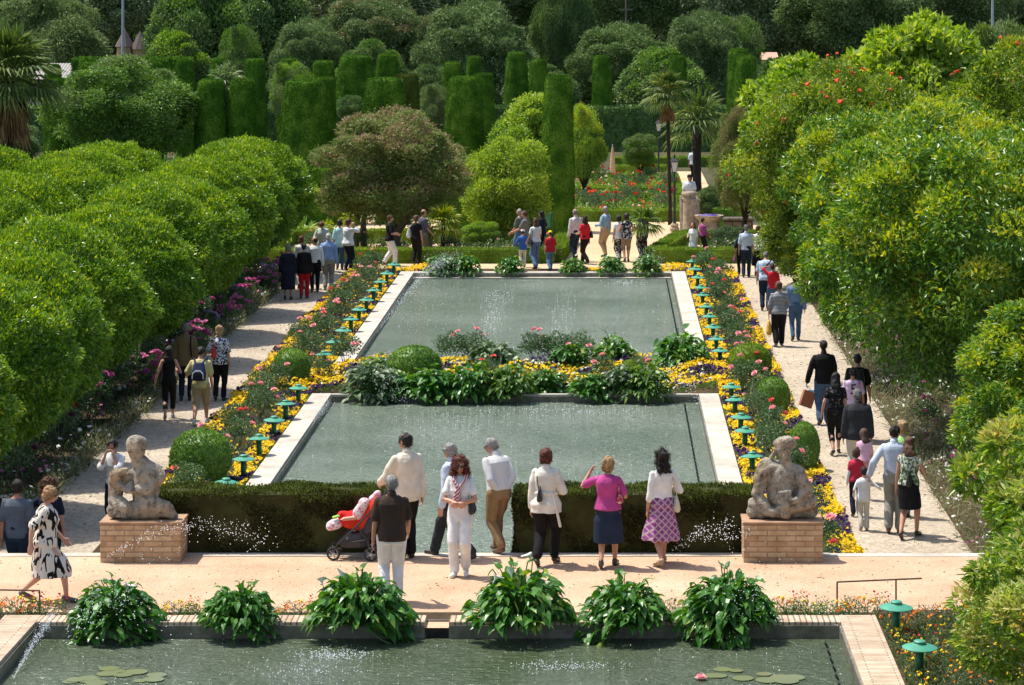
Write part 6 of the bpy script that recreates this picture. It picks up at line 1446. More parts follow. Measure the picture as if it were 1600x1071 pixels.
# ================================================================ CALLA CLUMPS
def calla_mesh(n, R, H, L, seed):
    """arrow-shaped glossy leaves on stalks, arching out of a clump"""
    rg = np.random.default_rng(seed)
    T = np.array([(-.22, .26, .0), (-.10, .40, .04), (.18, .47, .07), (.55, .33, .05), (1.0, 0, -.10), (.55, -.33, .05), (.18, -.47, .07), (-.10, -.40, .04), (-.22, -.26, .0), (0, 0, -.03), (.45, 0, -.03)])
    FA = [(9, 0, 1, 2), (9, 2, 3, 10), (10, 3, 4), (9, 8, 7, 6), (9, 6, 5, 10), (10, 5, 4)]
    V = []; F4 = []; F3 = []; st = MB()
    for i in range(n):
        a = rg.uniform(0, 2 * PI); rr = math.sqrt(rg.uniform(0, 1)); x, y = math.cos(a) * rr * R, math.sin(a) * rr * R
        z = H * math.sqrt(max(.03, 1 - rr ** 2.2)) * (rg.uniform(.72, 1.08) if rg.random() < .94 else rg.uniform(1.1, 1.35)) if rg.random() < .75 else H * rg.uniform(.2, .8) * (1 - rr * .5)
        c = Vector((x, y, max(.06, z) if (rr < .8 or y > -.1) else rg.uniform(-.14, .2))); out = Vector((math.cos(a + rg.normal() * .5), math.sin(a + rg.normal() * .5), rg.uniform(-.55, .45) - rr * .35 + (.8 if rr < .45 else 0))).normalized()
        s = out.cross(Vector((rg.normal() * .35, rg.normal() * .35, 1))).normalized(); nn = s.cross(out)
        l = L * rg.uniform(.65, 1.2); k = len(V); wv = rg.uniform(.75, 1.1); cw = rg.normal() * .10
        for u, v_, w_ in T: V.append(c + out * (u * l) + s * (v_ * l * .82 * wv) + nn * ((w_ + cw * v_ * 1.2) * l) - Vector((0, 0, .20 * l * max(0, u) ** 2)))
        for f in FA: (F4 if len(f) == 4 else F3).append([j + k for j in f])
        st.tube([(x * .15, y * .15, 0), (x * .55, y * .55, c.z * .7), tuple(c)], [.010, .008, .006], 4, cap=False)
    V = np.array([tuple(v) for v in V])
    me = mesh_np('calla', [(V, np.array(F4), 0), (V, np.array(F3), 0)])
    return me, st.mesh('stalks')
L_DULL = leafmat('dull_leaf', [(0, (.04, .085, .035)), (.6, (.09, .155, .065)), (1, (.18, .25, .12))], .4, .25)
L_SOFT = leafmat('soft_leaf', [(0, (.05, .12, .02)), (.6, (.11, .22, .035)), (1, (.22, .32, .06))], .4, .3)
CM = [calla_mesh(430, .50, .42, .115, s) for s in (1, 2, 3)]; CS = [calla_mesh(280, .56, .60, .155, s) for s in (4, 5)]
STALK = leafmat('calla_stalk', [(0, (.06, .16, .03)), (1, (.12, .24, .05))], .4, 0)
def spathe():
    b = MB(); vs = []; fs = []
    prof = [(.006, 0), (.012, .05), (.030, .09), (.055, .12)]
    for r, z in prof:
        for k in range(10):
            a = 2 * PI * k / 10; lip = 1 + (.9 if math.cos(a) > .6 and z > .1 else 0); vs.append((r * math.cos(a) * lip, r * math.sin(a), z + (.02 if (math.cos(a) > .6 and z > .1) else 0)))
    for i in range(3):
        for k in range(10): fs.append((i * 10 + k, i * 10 + (k + 1) % 10, (i + 1) * 10 + (k + 1) % 10, (i + 1) * 10 + k))
    b.add(vs, fs); me = b.mesh('spathe', True); me.materials.append(plain('spathe_white', (.80, .79, .70), .45, .03)); return me
SPATHE = spathe()
def calla(x, y, z, label, s=1.0, k=0, flowers=(), mset=CM, sh=1.0, mat=None):
    r = empty('calla_lily', (x, y, z), k * 1.1); tag(r, label, 'plant', 'arum lily clumps along the pools')
    me, sm = mset[k % len(mset)]; inst('leaves', me, [mat or L_CALLA], r, (0, 0, 0), (s, s, s * sh)); inst('stalks', sm, [STALK], r, (0, 0, 0), (s, s, s * sh))
    for i, (fx, fy) in enumerate(flowers):
        w = on(fx, fy, y - .1); l = Matrix.Rotation(-k * 1.1, 4, 'Z') @ (w - Vector((x, y, z)))
        f = link('flower', SPATHE, (), r, l); f.rotation_euler = (.3 * math.sin(i * 2.1), .5 * math.cos(i * 3.3), i * 1.3); f.scale = (.95,) * 3
        b = MB(); b.tube([(l.x * .3, l.y * .3, .1), (l.x * .8, l.y * .8, l.z * .6), tuple(l)], .008, 5); b.build('flower_stalk', STALK, r)
for i, (px, s, sh, fl, lab) in enumerate([(180, 1.12, 1.0, [(193, 925), (150, 940)], 'arum lily clump at the left, by the corner of the nearest pool'), (373, .98, 1.05, [], 'rounded arum lily clump second from the left at the nearest pool'),
        (561, 1.28, 1.08, [(505, 917), (530, 908), (512, 934), (556, 936), (590, 931)], 'arum lily clump with several white flowers below the brown polo shirt'), (810, 1.30, 1.12, [(832, 878), (800, 905), (770, 912)], 'tall arum lily clump right of the brick channel'),
        (975, 1.13, 1.05, [], 'arum lily clump in front of the woman in magenta'), (1136, 1.22, 1.12, [], 'dark arum lily clump near the right corner of the nearest pool')]):
    q = at(px, 985, 0); calla(q.x, 36.86, .04, lab, s, i, fl, sh=sh)
for i, (px, y, s, lab) in enumerate([(583, 64.05, 1.25, 'dark leafy clump at the left end between the two pools'), (676, 64.0, 1.25, 'arum lily clump left of centre between the two pools'), (735, 63.98, 1.15, 'arum lily clump in the thick row between the pools'), (795, 64.02, 1.2, 'arum lily clump at the right end of the thick row'),
        (632, 64.2, 1.05, 'arum lily clump between the dark leafy clump and the thick row'), (968, 64.15, 1.0, 'arum lily clump between the two dark ones on the right, between the pools'),
        (855, 64.7, .9, 'smaller arum lily clump right of the thick row'), (925, 64.05, 1.05, 'arum lily clump with dark leaves in the middle right between the pools'), (1010, 64.05, 1.15, 'spreading arum lily clump near the right end between the pools'), (1063, 68.4, 1.45, 'tall bright arum lily clump at the right kerb between the pools'),
        (770, 68.5, 1.35, 'tall arum lily clump rising behind the thick row'), (960, 68.6, 1.15, 'tall arum lily clump at the back, right of the middle'), (890, 68.5, 1.05, 'arum lily clump under the pink roses at the back'), (590, 67.0, 1.0, 'grey-green clump beside the round bush between the pools')]):
    q = on(px, 600, y); calla(q.x, y - (.12 if y < 65 else 0), LO + .0, lab, s * .90, i, [(px + 12, 582 - (20 if y > 68 else 0))] if i in (9, 10, 11) else [], CS, (1.0, .85, 1.1)[i % 3], (L_DULL, None, None, L_SOFT, None)[i % 5])
for i, (px, s, lab) in enumerate([(690, 1.0, 'low wide clump at the left end of the far pool edge'), (728, 1.0, 'low clump beside the widest one at the far pool edge'), (797, .92, 'rounded clump on the far pool edge in front of the child with the white cap'), (895, .82, 'rounded clump on the far pool edge below the woman in red'),
        (955, .92, 'grey-green clump on the far pool edge below the man in blue'), (1010, .95, 'grey-green clump on the far pool edge under the fan palm')]):
    q = on(px, 425, 91.2); calla(q.x, 91.25, LO + .02, lab, s * .9, i, [], CS)

# ================================================================ ROUND BUSHES, ROSES, FLOWER CARPETS
BUSH = clipped_mesh('round_bush', [(.30, 0), (.5, .12), (.62, .4), (.62, .62), (.52, .85), (.33, 1.0), (.12, 1.06), (0, 1.07)], 9000, .055, .026)
for px, py, r_, h_, lab, m in [(313, 757, .56, 1.0, 'large round clipped bush at the near end of the left flower bed', L_MID), (455, 604, .42, .85, 'round clipped bush half way along the left flower bed', L_MID), (1172, 596, .50, .88, 'large round bush in the right flower bed level with the gap between pools', L_BOX),
        (1208, 650, .36, .82, 'round bush in the right flower bed between two green lamps', L_MID), (1256, 735, .30, .9, 'dark bush behind the right statue', L_MID), (1108, 424, .46, .62, 'farthest round bush at the end of the right flower bed', L_BOX),
        (648, 604, .62, .92, 'big rounded bush in the strip between the two pools', L_MID), (986, 596, .25, .5, 'little round bush in the strip between the two pools', L_BOX)]:
    q = at(px, py); tag(inst('round_bush', BUSH, [m], None, (q.x, q.y, LO), (r_ / .62, r_ / .62, h_ / 1.07), px), lab, 'bush')
def rosemesh(n, R, H, L=.07, W=.035):
    P = rsphere(n, -.2) * (rng.random((n, 1)) ** .45) * np.array([R, R, H * .5]) + np.array([0, 0, H * .52]); P += .05 * np.sin(P[:, [1, 2, 0]] * 17)
    Vv, Ff = leaves4(P, nrm(rng.normal(size=(n, 3)) + [0, 0, .3]), L * rng.uniform(.6, 1.3, n), W)
    b = MB()
    for i in range(7): a = i * 2.4; b.tube([(0, 0, 0), (math.cos(a) * R * .4, math.sin(a) * R * .4, H * .5), (math.cos(a) * R * .7, math.sin(a) * R * .7, H * .9)], .006, 4, cap=False)
    return mesh_np('rose_leaves', [(Vv, Ff, 0), (np.array([tuple(v) for v in b.v]), np.array(b.f), 0)])
RM = [rosemesh(900, .42, .85) for _ in range(3)]
def blossom(r):
    Vs = []; Fs = []; k = 0
    for ring, (nn, rr, tz) in enumerate(((6, 1.0, .25), (5, .7, .6), (3, .35, .85))):
        for i in range(nn):
            a = 2 * PI * i / nn + ring; ca, sa = math.cos(a), math.sin(a)
            Vs += [(0, 0, 0), (ca * rr * r * .8 - sa * r * .45, sa * rr * r * .8 + ca * r * .45, tz * r * .7), (ca * rr * r * 1.15, sa * rr * r * 1.15, tz * r), (ca * rr * r * .8 + sa * r * .45, sa * rr * r * .8 - ca * r * .45, tz * r * .7)]; Fs.append((k, k + 1, k + 2, k + 3)); k += 4
    return mesh_np('blossom', [(np.array(Vs), np.array(Fs), 0)])
BL = blossom(.075)
def rose(x, y, label, nb, m, s=1.0, k=0, group='rose bushes of the flower beds', bs=1.0, leaf=None, z=LO):
    r = empty('rose_bush', (x, y, z), k * 2.1); tag(r, label, 'rose bush', group); inst('foliage', RM[k % 3], [leaf or L_ROSE], r, (0, 0, 0), (s, s, s))
    rd = random.Random(int(x * 100 + y * 37)); 
    for i in range(nb):
        a = rd.uniform(0, 6.28); e = rd.uniform(.15, 1.4); o = inst('blossom', BL, [m], r, (.42 * s * math.cos(a) * math.cos(e), .42 * s * math.sin(a) * math.cos(e), s * (.48 + .45 * math.sin(e))), (bs,) * 3, a); o.rotation_euler = (rd.uniform(-.6, .6), rd.uniform(-.6, .6), a)
def nearname(Y, left):
    pass
i = 0
for side, X, YY, lab in (('left', -7.45, np.arange(51.0, 92, 1.9), 'left'), ('right', 3.25, np.arange(43.5, 92, 1.9), 'right')):
    for j, y in enumerate(YY):
        i += 1
        rose(X + .18 * math.sin(j * 2.7), float(y), 'pale pink rose bush in the %s flower bed, in the middle of the yellow pansies' % lab, 1 + (j * 7) % 3 , PINKP if j % 4 else petal('salmon', (.72, .20, .15)), .82 + .12 * math.sin(j * 1.3), i, 'pink rose bushes in the %s flower bed' % lab)
for j, (px, yy) in enumerate([(500, 66.6), (540, 68.6), (705, 68.8), (742, 68.9), (835, 68.9), (868, 68.9), (905, 68.9), (1000, 66.5), (940, 66.6), (760, 66.3)]):
    rose(on(px, 600, yy).x, yy, 'pink rose bush in the strip between the two pools', 2, PINKP if j != 9 else petal('salmon', (.72, .20, .15)), 1.0 if yy > 68 else .7, j, 'pink rose bushes between the two pools')
PKM = petal('hot_pink', (.62, .22, .38), .3)
for j in range(14):
    y = 64 + j * 2.05; rose(-10.15 - .2 * math.sin(j * 1.7), y, 'magenta flowering bush spilling towards the edge of the left path', 10, (MAG, PKM, LILACP)[j % 3], .8, j, 'magenta flowering bushes at the edge of the left path', 1.1)
for j in range(26):
    y = 52.5 + j * 1.55; x = -10.85 - .5 * math.sin(j * 2.2) ** 2
    rose(x, y, 'magenta flowering bush under the clipped trees along the left path', 14 if y > 60 else 5, (MAG, PKM, MAG, LILACP)[j % 4] if y > 60 else (BURG, REDP, BURG)[j % 3], 1.08, j, 'magenta flowering bushes along the left path', 1.0)
for j in range(14):
    y = 46 + j * 2.1; rose(6.75 + .3 * math.sin(j * 1.9), y, 'white and magenta flowering bush along the right path', 5, (MAG, WHITEP, MAG)[j % 3], .85, j, 'flowering bushes along the right path', .7, L_DRY if j % 2 else None)
for j in range(30):
    rd = random.Random(j); px = rd.uniform(790, 1055); py = rd.choice((300, 322, 331, 292)) + rd.uniform(-4, 4); q = at(px, py)
    rose(q.x, q.y, 'red rose bush in the beds between the low box hedges', 3, (REDP, REDP, CORAL)[j % 3], 1.0, j, 'red rose bushes of the far beds', 1.15)
for j in range(8):
    rd = random.Random(50 + j); q = at(rd.uniform(470, 850), rd.uniform(388, 398)); rose(q.x, q.y, 'grey-leaved rose bush inside the left parterre', 1, PINKP, .8, j, 'rose bushes inside the left parterre', .8, L_ROSE)
def carpet(name, rects, z, nleaf, nfl, mats, label, hl=.16, size=.034, patch=1.1, lw=.03, tall=None, share=None, leafL=.06):
    """dense low planting: leaves plus flowers whose colour changes in patches"""
    A = np.array([(x1 - x0) * (y1 - y0) for x0, x1, y0, y1 in rects]); pr = A / A.sum(); R_ = np.array(rects)
    def pts(n):
        k = rng.choice(len(rects), n, p=pr); return np.stack([rng.uniform(R_[k, 0], R_[k, 1]), rng.uniform(R_[k, 2], R_[k, 3])], 1)
    n = int(A.sum() * nleaf); Q = pts(n); hz = hl * (.75 + .35 * np.sin(Q[:, 0] * 3.1 + 1.3 * np.sin(Q[:, 1] * 1.7))) ; P = np.column_stack([Q, z + hz * rng.uniform(.05, 1, n)])
    Vv, Ff = leaves4(P, nrm(rng.normal(size=(n, 3)) * .8 + [0, 0, .7]), leafL * rng.uniform(.6, 1.4, n), lw); parts = [(Vv, Ff, 0)]
    n = int(A.sum() * nfl); Q = pts(n); hz = hl * (.75 + .35 * np.sin(Q[:, 0] * 3.1 + 1.3 * np.sin(Q[:, 1] * 1.7)))
    P = np.column_stack([Q, z + hz * rng.uniform(.92, 1.12, n) + .01]); f = np.sin(Q[:, 0] * 4.3 / patch + 2.2 * np.sin(Q[:, 1] * 1.9 / patch)) + np.sin(Q[:, 1] * 3.1 / patch + 1.7 * np.sin(Q[:, 0] * 2.3)) + rng.normal(size=n) * .5
    cum = np.cumsum(share); u = np.argsort(np.argsort(f)) / n; mi = np.searchsorted(cum, u); mi = np.minimum(mi, len(share) - 1)
    for j in range(len(share)):
        ms = mi == j
        if ms.sum():
            Vv, Ff = discs(P[ms], nrm(rng.normal(size=(ms.sum(), 3)) * .55 + [-.1, -.45, 1]), size * rng.uniform(.7, 1.2, ms.sum()), 5); parts.append((Vv, Ff, j + 1))
    return tag(link(name, mesh_np(name, parts), mats), label, 'flowers', None, 'stuff')
PAN = [L_BED, VIOLET, YELLOW]
def gaps(x0, x1, y0, y1): return (x0, x1, y0, y1)
carpet('pansies', [(-7.02, -6.60, 44, 92.6), (-8.28, -7.85, 50, 92.6)], LO, 420, 270, PAN, 'yellow and violet pansies edging the left flower bed', share=(.34, .66), size=.040)
carpet('pansies', [(2.47, 2.95, 42.0, 92.6), (3.50, 4.03, 42.0, 92.6)], LO, 420, 270, PAN, 'yellow and violet pansies edging the right flower bed', share=(.32, .68), size=.040)
carpet('ground_cover', [(-7.85, -7.02, 43, 92.6), (2.95, 3.50, 42.0, 92.6)], LO, 330, 26, [L_ROSE, VIOLET, YELLOW], 'grey-green leaves between the roses of both flower beds', share=(.5, .5), hl=.26)
carpet('pansies', [(-6.5, 2.45, 64.3, 69.0)], LO, 230, 60, [L_BED, VIOLET, WHITEP, YELLOW], 'mixed pansies filling the strip between the two pools', share=(.25, .12, .63), hl=.28, size=.045)
carpet('pansies', [(-.4, 4.0, 65.0, 67.9), (-8.2, -6.0, 64.4, 67.6)], LO, 200, 110, [L_BED, VIOLET, YELLOW], 'denser yellow pansies near the ends of the strip between the pools', share=(.3, .7), hl=.26, size=.042)
carpet('pansies', [(-6.55, -4.4, 91.6, 92.7), (-1.4, -.2, 91.7, 92.4), (1.3, 2.45, 91.6, 92.9)], LO, 260, 190, [L_BED, VIOLET, YELLOW], 'bright yellow pansies along the far end of the farthest pool', share=(.1, .9), size=.055)
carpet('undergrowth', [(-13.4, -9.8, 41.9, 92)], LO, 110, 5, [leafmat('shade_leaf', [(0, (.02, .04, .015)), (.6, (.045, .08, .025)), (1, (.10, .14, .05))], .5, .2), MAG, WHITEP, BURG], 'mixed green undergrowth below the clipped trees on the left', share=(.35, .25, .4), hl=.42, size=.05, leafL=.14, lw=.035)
carpet('grassy_edge', [(-10.15, -9.75, 48, 92)], LO, 420, 14, [L_DRY, WHITEP, LILACP], 'silvery grasses and small white flowers spilling onto the left path', share=(.7, .3), hl=.34, size=.03, leafL=.20, lw=.016)
carpet('grassy_edge', [(5.75, 7.6, 43, 80)], LO, 220, 14, [L_DRY, WHITEP, MAG], 'dry grasses and small white flowers beside the right path', share=(.8, .2), hl=.38, size=.028, leafL=.20, lw=.016)
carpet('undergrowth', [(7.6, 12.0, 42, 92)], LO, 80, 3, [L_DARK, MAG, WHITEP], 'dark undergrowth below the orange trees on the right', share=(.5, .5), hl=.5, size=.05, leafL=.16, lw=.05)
carpet('ground_cover', [(-10.4, -1.9, 95.3, 101.5)], LO, 70, 1.2, [L_ROSE, PINKP, LILACP], 'grey-green low planting inside the left parterre', share=(.5, .5), hl=.28, size=.05, leafL=.14, lw=.05)
carpet('ground_cover', [(2.6, 6.2, 95.4, 101)], LO, 60, 1, [L_ROSE, WHITEP, LILACP], 'sparse low planting inside the right parterre', share=(.5, .5), hl=.25, size=.05, leafL=.14, lw=.05)
carpet('rose_bed_planting', [(-6, 2.5, 114, 124.5), (-6, 2.5, 126, 132.5)], LO, 80, 2.6, [L_MID, REDP, CORAL, PINKP], 'red and coral roses massed between the low box hedges', share=(.5, .25, .25), hl=.50, size=.07, leafL=.18, lw=.07)
carpet('grass', [(-60, -11, 96, 145), (9, 60, 84, 145), (-14, -5, 112, 144)], LO, 14, .2, [L_MID, YELLOW, WHITEP], 'rough green ground under the trees beyond the garden', share=(.5, .5), hl=.4, size=.06, leafL=.45, lw=.14)
ps = at(1424, 1003, 0)
carpet('marigolds', [(3.50, 5.0, 28, 37.2)], .005, 1500, 60, [leafmat('marigold_leaf', [(0, (.05, .09, .03)), (1, (.15, .22, .08))], .5, .25), ORANGE, YELLOW, REDP], 'orange and yellow marigolds around the near green lamps', share=(.4, .45, .15), hl=.22, size=.022, leafL=.07, lw=.016)
MARI = carpet('tmp', [(-.32, .32, -.16, .16)], 0, 1900, 240, [MATS['marigold_leaf'], ORANGE, YELLOW, REDP], 'x', share=(.6, .2, .2), hl=.26, size=.020, leafL=.07, lw=.014)
mm = MARI.data; bpy.data.objects.remove(MARI)
for j, (px, s, lab, ms) in enumerate([(18, 1.0, 'orange marigold clump by the left corner of the nearest pool', 0), (62, .9, 'orange marigold clump below the iron rail on the left', 0), (272, .8, 'yellow marigold clump between the first two arum clumps', 2), (300, .6, 'small green marigold clump left of the second arum', 1), (462, .8, 'orange marigold clump between the second and third arum clumps', 0),
        (1052, .9, 'silvery green clump between the last two arum clumps', 3), (1222, 1.0, 'bronze-tipped clump right of the last arum', 0), (1262, .8, 'leafy green clump near the right corner of the terrace edge', 1), (1308, .8, 'green clump under the iron rail on the right', 1), (1350, 1.0, 'orange marigold clump at the right corner by the green lamps', 0)]):
    q = at(px, 972, 0); ms4 = [MATS['marigold_leaf'], ORANGE, YELLOW, REDP]
    if ms == 1: ms4 = [L_BED, L_BED, YELLOW, L_BED]
    if ms == 2: ms4 = [MATS['marigold_leaf'], YELLOW, YELLOW, ORANGE]
    if ms == 3: ms4 = [L_DRY, L_DRY, L_DRY, L_DRY]
    o = inst('marigold_clump', mm, ms4, None, (q.x, 37.5, 0), (s * 1.15, 1.25, s), 0); tag(o, lab, 'plant')

# ================================================================ WATER JETS, DROPLETS, LILY PADS
DROP = plain('water_drop', (.85, .88, .9), .12, 0)
def drops(P, r):
    n = len(P); O = np.array([(1, 0, 0), (-1, 0, 0), (0, 1, 0), (0, -1, 0), (0, 0, 1), (0, 0, -1)]); Fo = np.array([(0, 2, 4), (2, 1, 4), (1, 3, 4), (3, 0, 4), (2, 0, 5), (1, 2, 5), (3, 1, 5), (0, 3, 5)])
    V = P[:, None, :] + O[None] * np.broadcast_to(r, (n,))[:, None, None]; F_ = np.arange(n)[:, None, None] * 6 + Fo[None]
    return V.reshape(-1, 3), F_.reshape(-1, 3)
def jet(a, b_, h, n, spread, label, r=.008, thr=0.0):
    """droplets along a parabola from a to b; thr scatters them more towards the end"""
    a = np.array(a); b_ = np.array(b_); t = rng.random(n) ** .8; P = a + (b_ - a) * t[:, None]; P[:, 2] += 4 * h * t * (1 - t)
    r = r * .62; n = int(n)
    P += rng.normal(size=(n, 3)) * (spread * (.15 + t))[:, None]; P[:, 2] = np.maximum(P[:, 2], min(a[2], b_[2]))
    V_, F_ = drops(P, r * rng.uniform(.5, 1.5, n)); c = P.mean(0); V_ = V_ - c
    return tag(link('water_jet', mesh_np('jet', [(V_, F_, 0)]), DROP, None, tuple(c)), label, 'water jet', None, 'stuff')
def T3(px, py, Y): q = on(px, py, Y); return (q.x, q.y, q.z)
jet(T3(20, 1062, 34.6), T3(84, 962, 37.2), .05, 900, .035, 'bright water jet along the left wall of the nearest pool', .007)
jet(T3(100, 1010, 35.5), T3(270, 930, 36.5), .35, 420, .28, 'scattered droplets over the left arum clump', .010)
jet(T3(165, 872, 40.8), T3(420, 850, 40.9), .34, 420, .10, 'sprinkler droplets crossing in front of the left pedestal and hedge', .010)
jet(T3(1050, 862, 40.9), T3(1165, 840, 40.9), .18, 260, .12, 'sprinkler droplets in front of the right hedge', .011)
jet(T3(1345, 1000, 35.2), T3(1130, 940, 36.6), .35, 420, .25, 'scattered droplets over the right arum clump', .009)
jet(T3(590, 520, 72.5), T3(700, 402, 92.0), .25, 900, .09, 'water jet rising along the left wall of the farthest pool', .013)
jet(T3(720, 398, 92), T3(640, 520, 74), .5, 420, .45, 'droplets drifting over the left corner of the farthest pool', .013)
jet(T3(1050, 430, 90), T3(960, 440, 90), .75, 320, .25, 'droplets over the right corner of the farthest pool', .012)
jet(T3(470, 700, 58), T3(512, 628, 62.5), .1, 700, .08, 'water spray along the left wall of the pool behind the hedges', .010)
jet(T3(1100, 640, 60), T3(1010, 605, 64.5), .5, 320, .25, 'droplets over the dark arum clumps at the right end between the pools', .011)
jet(T3(640, 650, 62), T3(560, 600, 64.5), .5, 320, .28, 'droplets over the left clump between the pools', .011)
def spray(x0, x1, y0, y1, z, n, label, r=.010, h=.02, cl=()):
    P = np.stack([rng.uniform(x0, x1, n), rng.uniform(y0, y1, n), z + rng.random(n) ** 4 * h], 1)
    for cx, cy, sx, sy, m in cl: P = np.vstack([P, np.stack([rng.normal(cx, sx, m), rng.normal(cy, sy, m), z + rng.random(m) ** 2 * h * 1.4], 1)])
    P = P[(P[:, 0] > x0) & (P[:, 0] < x1) & (P[:, 1] > y0) & (P[:, 1] < y1)]
    V_, F_ = drops(P, r * rng.uniform(.4, 1.5, len(P))); return tag(link('spray', mesh_np('spray', [(V_, F_, 0)]), DROP), label, 'spray', None, 'stuff')
spray(PX0 + .1, PX1 - .1, M0 + .1, M1 - .1, WZ + .002, 170, 'splashing drops over the pool behind the hedges', .0085, cl=[(-3.0, 61.5, .8, 1.2, 200), (-1.0, 50, 1.2, 4, 300), (-1.0, 62.6, 1.2, .5, 300)])
spray(PX0 + .1, PX1 - .1, Q0 + .1, Q1 - .4, WZ + .002, 130, 'splashing drops and added bright reflection streaks over the farthest pool', .010, cl=[(-3.25, 80, .18, 4.0, 260), (-1.25, 81, .2, 4.0, 200), (-3.3, 86, .3, 1.0, 100), (.6, 89.5, .3, .5, 120)])  # long narrow clusters of white drops stand in for bright reflections on the water
spray(FX0 + .1, FX1 - .1, 31, FY1 - .1, WZF + .002, 200, 'splashing drops over the nearest pool', .006, cl=[(-3.4, 35.9, .28, .18, 420), (-3.6, 35.0, .4, .25, 200), (-.6, 35.3, .35, .15, 260)])
b = MB(); b.lathe([(.12, 0), (.12, .006)], seg=14); padm = b.mesh('pad'); 
PAD = leafmat('lily_pad', [(0, (.10, .12, .05)), (.7, (.15, .17, .07)), (1, (.17, .15, .07))], .35, 0, .3)
padm.materials.append(PAD); j = 0
for cx, cy, sx, sy, nn, w in ((190, 1052, 52, 5, 8, 'left'), (175, 1066, 80, 5, 7, 'left'), (1135, 1052, 80, 7, 6, 'right'), (1180, 1064, 90, 4, 6, 'right')):
    for i in range(nn):
        q = at(cx + rng.normal() * sx * .6, cy + rng.normal() * sy * .7, WZF); j += 1
        o = link('lily_pad', padm, (), None, (q.x, q.y, WZF + .004 + .0015 * (j % 5)), j * 1.1); s_ = rng.uniform(.7, 1.3); o.scale = (s_, s_, 1)
        tag(o, 'floating lily pad on the %s side of the nearest pool' % w, 'lily pad', 'floating lily pads on the %s side' % w)
q = at(1095, 1063, WZF); o = inst('water_lily', BL, [PINKP], None, (q.x, q.y, WZF + .02)); tag(o, 'pink water lily flower floating in the nearest pool', 'flower')

# ================================================================ FAR ROOFS AND POLES
def roofmat(name, c1, c2, sc):
    m, nt, b = nodes(name); tc = N(nt, 'ShaderNodeTexCoord'); w_ = N(nt, 'ShaderNodeTexWave', Scale=sc, Distortion=.3); nt.links.new(tc.outputs['Object'], w_.inputs['Vector']); r = ramp(nt, [(.3, c1), (.7, c2)]); nt.links.new(w_.outputs['Fac'], r.inputs[0]); nt.links.new(r.outputs[0], b.inputs['Base Color']); b.inputs['Roughness'].default_value = .85; return m
def house(px0, px1, ytop, Y, dz, depth, label, rm, wallc=(.5, .42, .34)):
    x0, x1 = on(px0, ytop, Y).x, on(px1, ytop, Y).x; zt = on(px0, ytop, Y).z; r = empty('building', ((x0 + x1) / 2, Y, LO)); tag(r, label, 'building'); w_ = (x1 - x0) / 2; h_ = zt - LO
    b = MB(); b.box(-w_ + .2, w_ - .2, -depth + .3, depth - .3, 0, h_ - dz - .05); b.build('wall', plain('far_wall', wallc, .9, .15, 2), r)
    for i in range(max(2, int(w_ * 2 / 4))): b = MB(); xx = -w_ + 2 + i * 4; b.box(xx, xx + 1.1, -depth + .24, -depth + .30, h_ - dz - 1.9, h_ - dz - .7); b.build('window', plain('far_window', (.03, .035, .04), .2), r)
    b = MB(); b.add([(-w_, -depth, h_ - dz), (w_, -depth, h_ - dz), (w_, 0, h_), (-w_, 0, h_), (w_, depth, h_ - dz), (-w_, depth, h_ - dz)], [(0, 1, 2, 3), (3, 2, 4, 5), (0, 3, 5), (1, 4, 2)]); b.build('roof', rm, r)
house(38, 260, 99, 188, 1.0, 4.5, 'long shed with a grey corrugated roof behind the palm', roofmat('corrugated', (.16, .14, .13), (.36, .33, .31), 1.6))
TILE = roofmat('tiles', (.42, .22, .14), (.58, .36, .24), 3)
house(-60, 500, 88, 226, 1.2, 6, 'long building with a salmon tiled roof beyond the trees on the left', TILE)
house(1172, 1214, 82, 222, .5, 3, 'low building with a pale tiled roof beyond the twin columns', TILE, (.6, .5, .4))
for px, yt, lab in ((195, 44, 'left thatched cone roof beyond the trees'), (219, 48, 'right thatched cone roof beyond the trees'), (1560, 30, 'thatched cone roof in the upper right')):
    Y = 216; q = on(px, yt, Y); r = empty('hut', (q.x, Y, LO)); tag(r, lab, 'hut'); h_ = q.z - LO; b = MB(); b.lathe([(.75, h_ - 1.4), (.0, h_)], seg=10); b.build('roof', plain('thatch', (.12, .09, .08), .95, .3, 8), r); b = MB(); b.lathe([(.6, 0), (.6, h_ - 1.35)], seg=10); b.build('wall', plain('hut_wall', (.45, .34, .16), .9), r)
for px, y0, Y, lab, cross in ((192, -40, 215, 'pale grey mast beyond the trees on the left', 0), (1551, -40, 205, 'pale grey mast in the upper right corner', 0), (978, -10, 205, 'thin wooden pole with a crossbar in the far trees', 1)):
    q = on(px, y0, Y); r = empty('mast', (q.x, Y, LO)); tag(r, lab, 'pole'); h_ = q.z - LO; b = MB(); b.tube([(0, 0, 0), (0, 0, h_)], [.14, .08] if not cross else [.08, .06], 8); b.build('shaft', plain('mast_grey', (.35, .42, .45), .5) if not cross else BARKG, r)
    if cross: b = MB(); b.box(-.5, .5, -.04, .04, h_ - 1.2, h_ - 1.1); b.build('crossbar', BARKG, r)

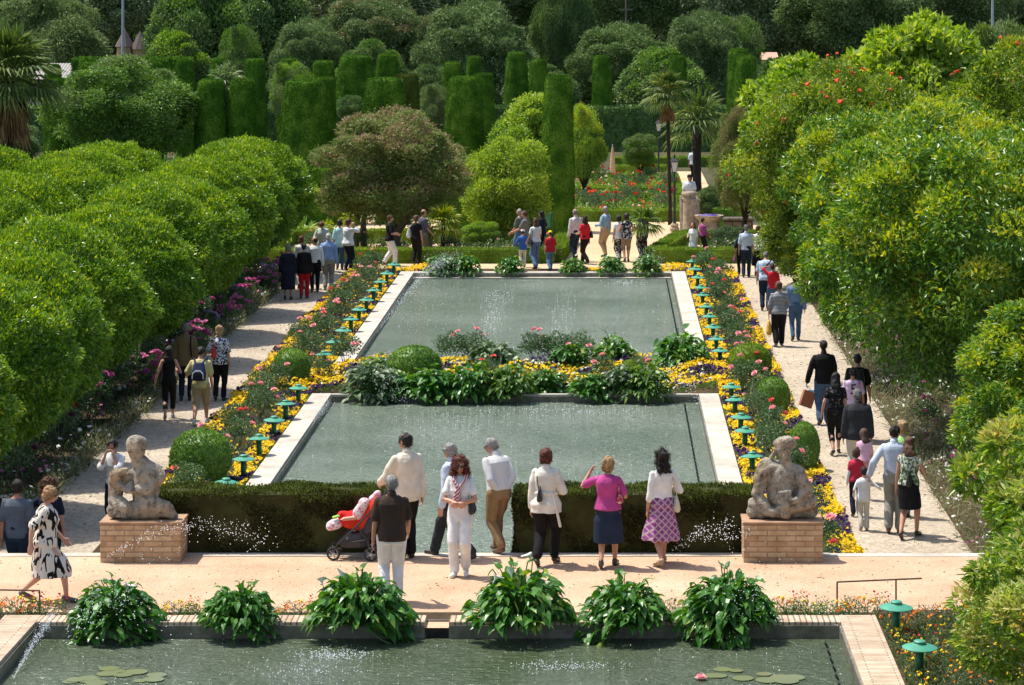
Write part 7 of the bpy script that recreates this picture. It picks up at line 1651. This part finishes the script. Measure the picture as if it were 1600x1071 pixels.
# fallen leaves and grit
n = 700; P = np.column_stack([rng.uniform(-9, 7, n), rng.uniform(37.9, 41.3, n), np.full(n, .006)]); Vv, Ff = leaves4(P, nrm(rng.normal(size=(n, 3)) * [1, 1, .12]), .035 * rng.uniform(.5, 1.4, n), .016)
n = 900; P = np.column_stack([np.where(rng.random(n) < .5, rng.uniform(-9.9, -8.3, n), rng.uniform(4.1, 5.8, n)), rng.uniform(42, 92, n), np.full(n, LO + .010)]); V2, F2 = leaves4(P, nrm(rng.normal(size=(n, 3)) * [1, 1, .12]), .06 * rng.uniform(.5, 1.4, n), .03)
tag(link('fallen_leaves', mesh_np('fallen', [(Vv, Ff, 0), (V2, F2, 0)]), leafmat('litter', [(0, (.10, .06, .03)), (.6, (.25, .17, .08)), (1, (.20, .24, .08))], .8, .1)), 'small dry leaves scattered over the sandy terrace and gravel paths', 'leaves', None, 'stuff')
# ================================================================ CAMERA, SUN, SKY
cam = bpy.data.cameras.new('camera'); co = bpy.data.objects.new('camera', cam); COL.objects.link(co)
cam.sensor_width = 36; cam.lens = 36 * F / 1600; cam.clip_end = 3000; cam.clip_start = .5
co.location = EYE; co.rotation_euler = (PI / 2, 0, 0); cam.shift_x = -(VX - 800) / 1600; cam.shift_y = (VY - 535.5) / 1600; SC.camera = co
sl = bpy.data.lights.new('sun', 'SUN'); sl.energy = 4.6; sl.angle = math.radians(.5); sl.color = (1, .95, .87)
so = bpy.data.objects.new('sun', sl); COL.objects.link(so); so.rotation_euler = SUN.to_track_quat('Z', 'Y').to_euler()
w = bpy.data.worlds.new('World'); SC.world = w; w.use_nodes = True; nt = w.node_tree
sky = nt.nodes.new('ShaderNodeTexSky'); sky.sky_type = 'NISHITA'; sky.sun_disc = False
sky.sun_elevation = math.asin(SUN.z); sky.sun_rotation = math.atan2(SUN.x, SUN.y)
sky.dust_density = 2.0; sky.ozone_density = 1.0
bg = nt.nodes['Background']; bg.inputs['Strength'].default_value = .15; nt.links.new(sky.outputs[0], bg.inputs['Color'])
vs = SC.view_settings; vs.view_transform = 'Standard'; vs.look = 'None'; vs.exposure = .40; vs.gamma = 1
SC.cycles.max_bounces = 6; SC.cycles.transparent_max_bounces = 8; SC.cycles.use_adaptive_sampling = True
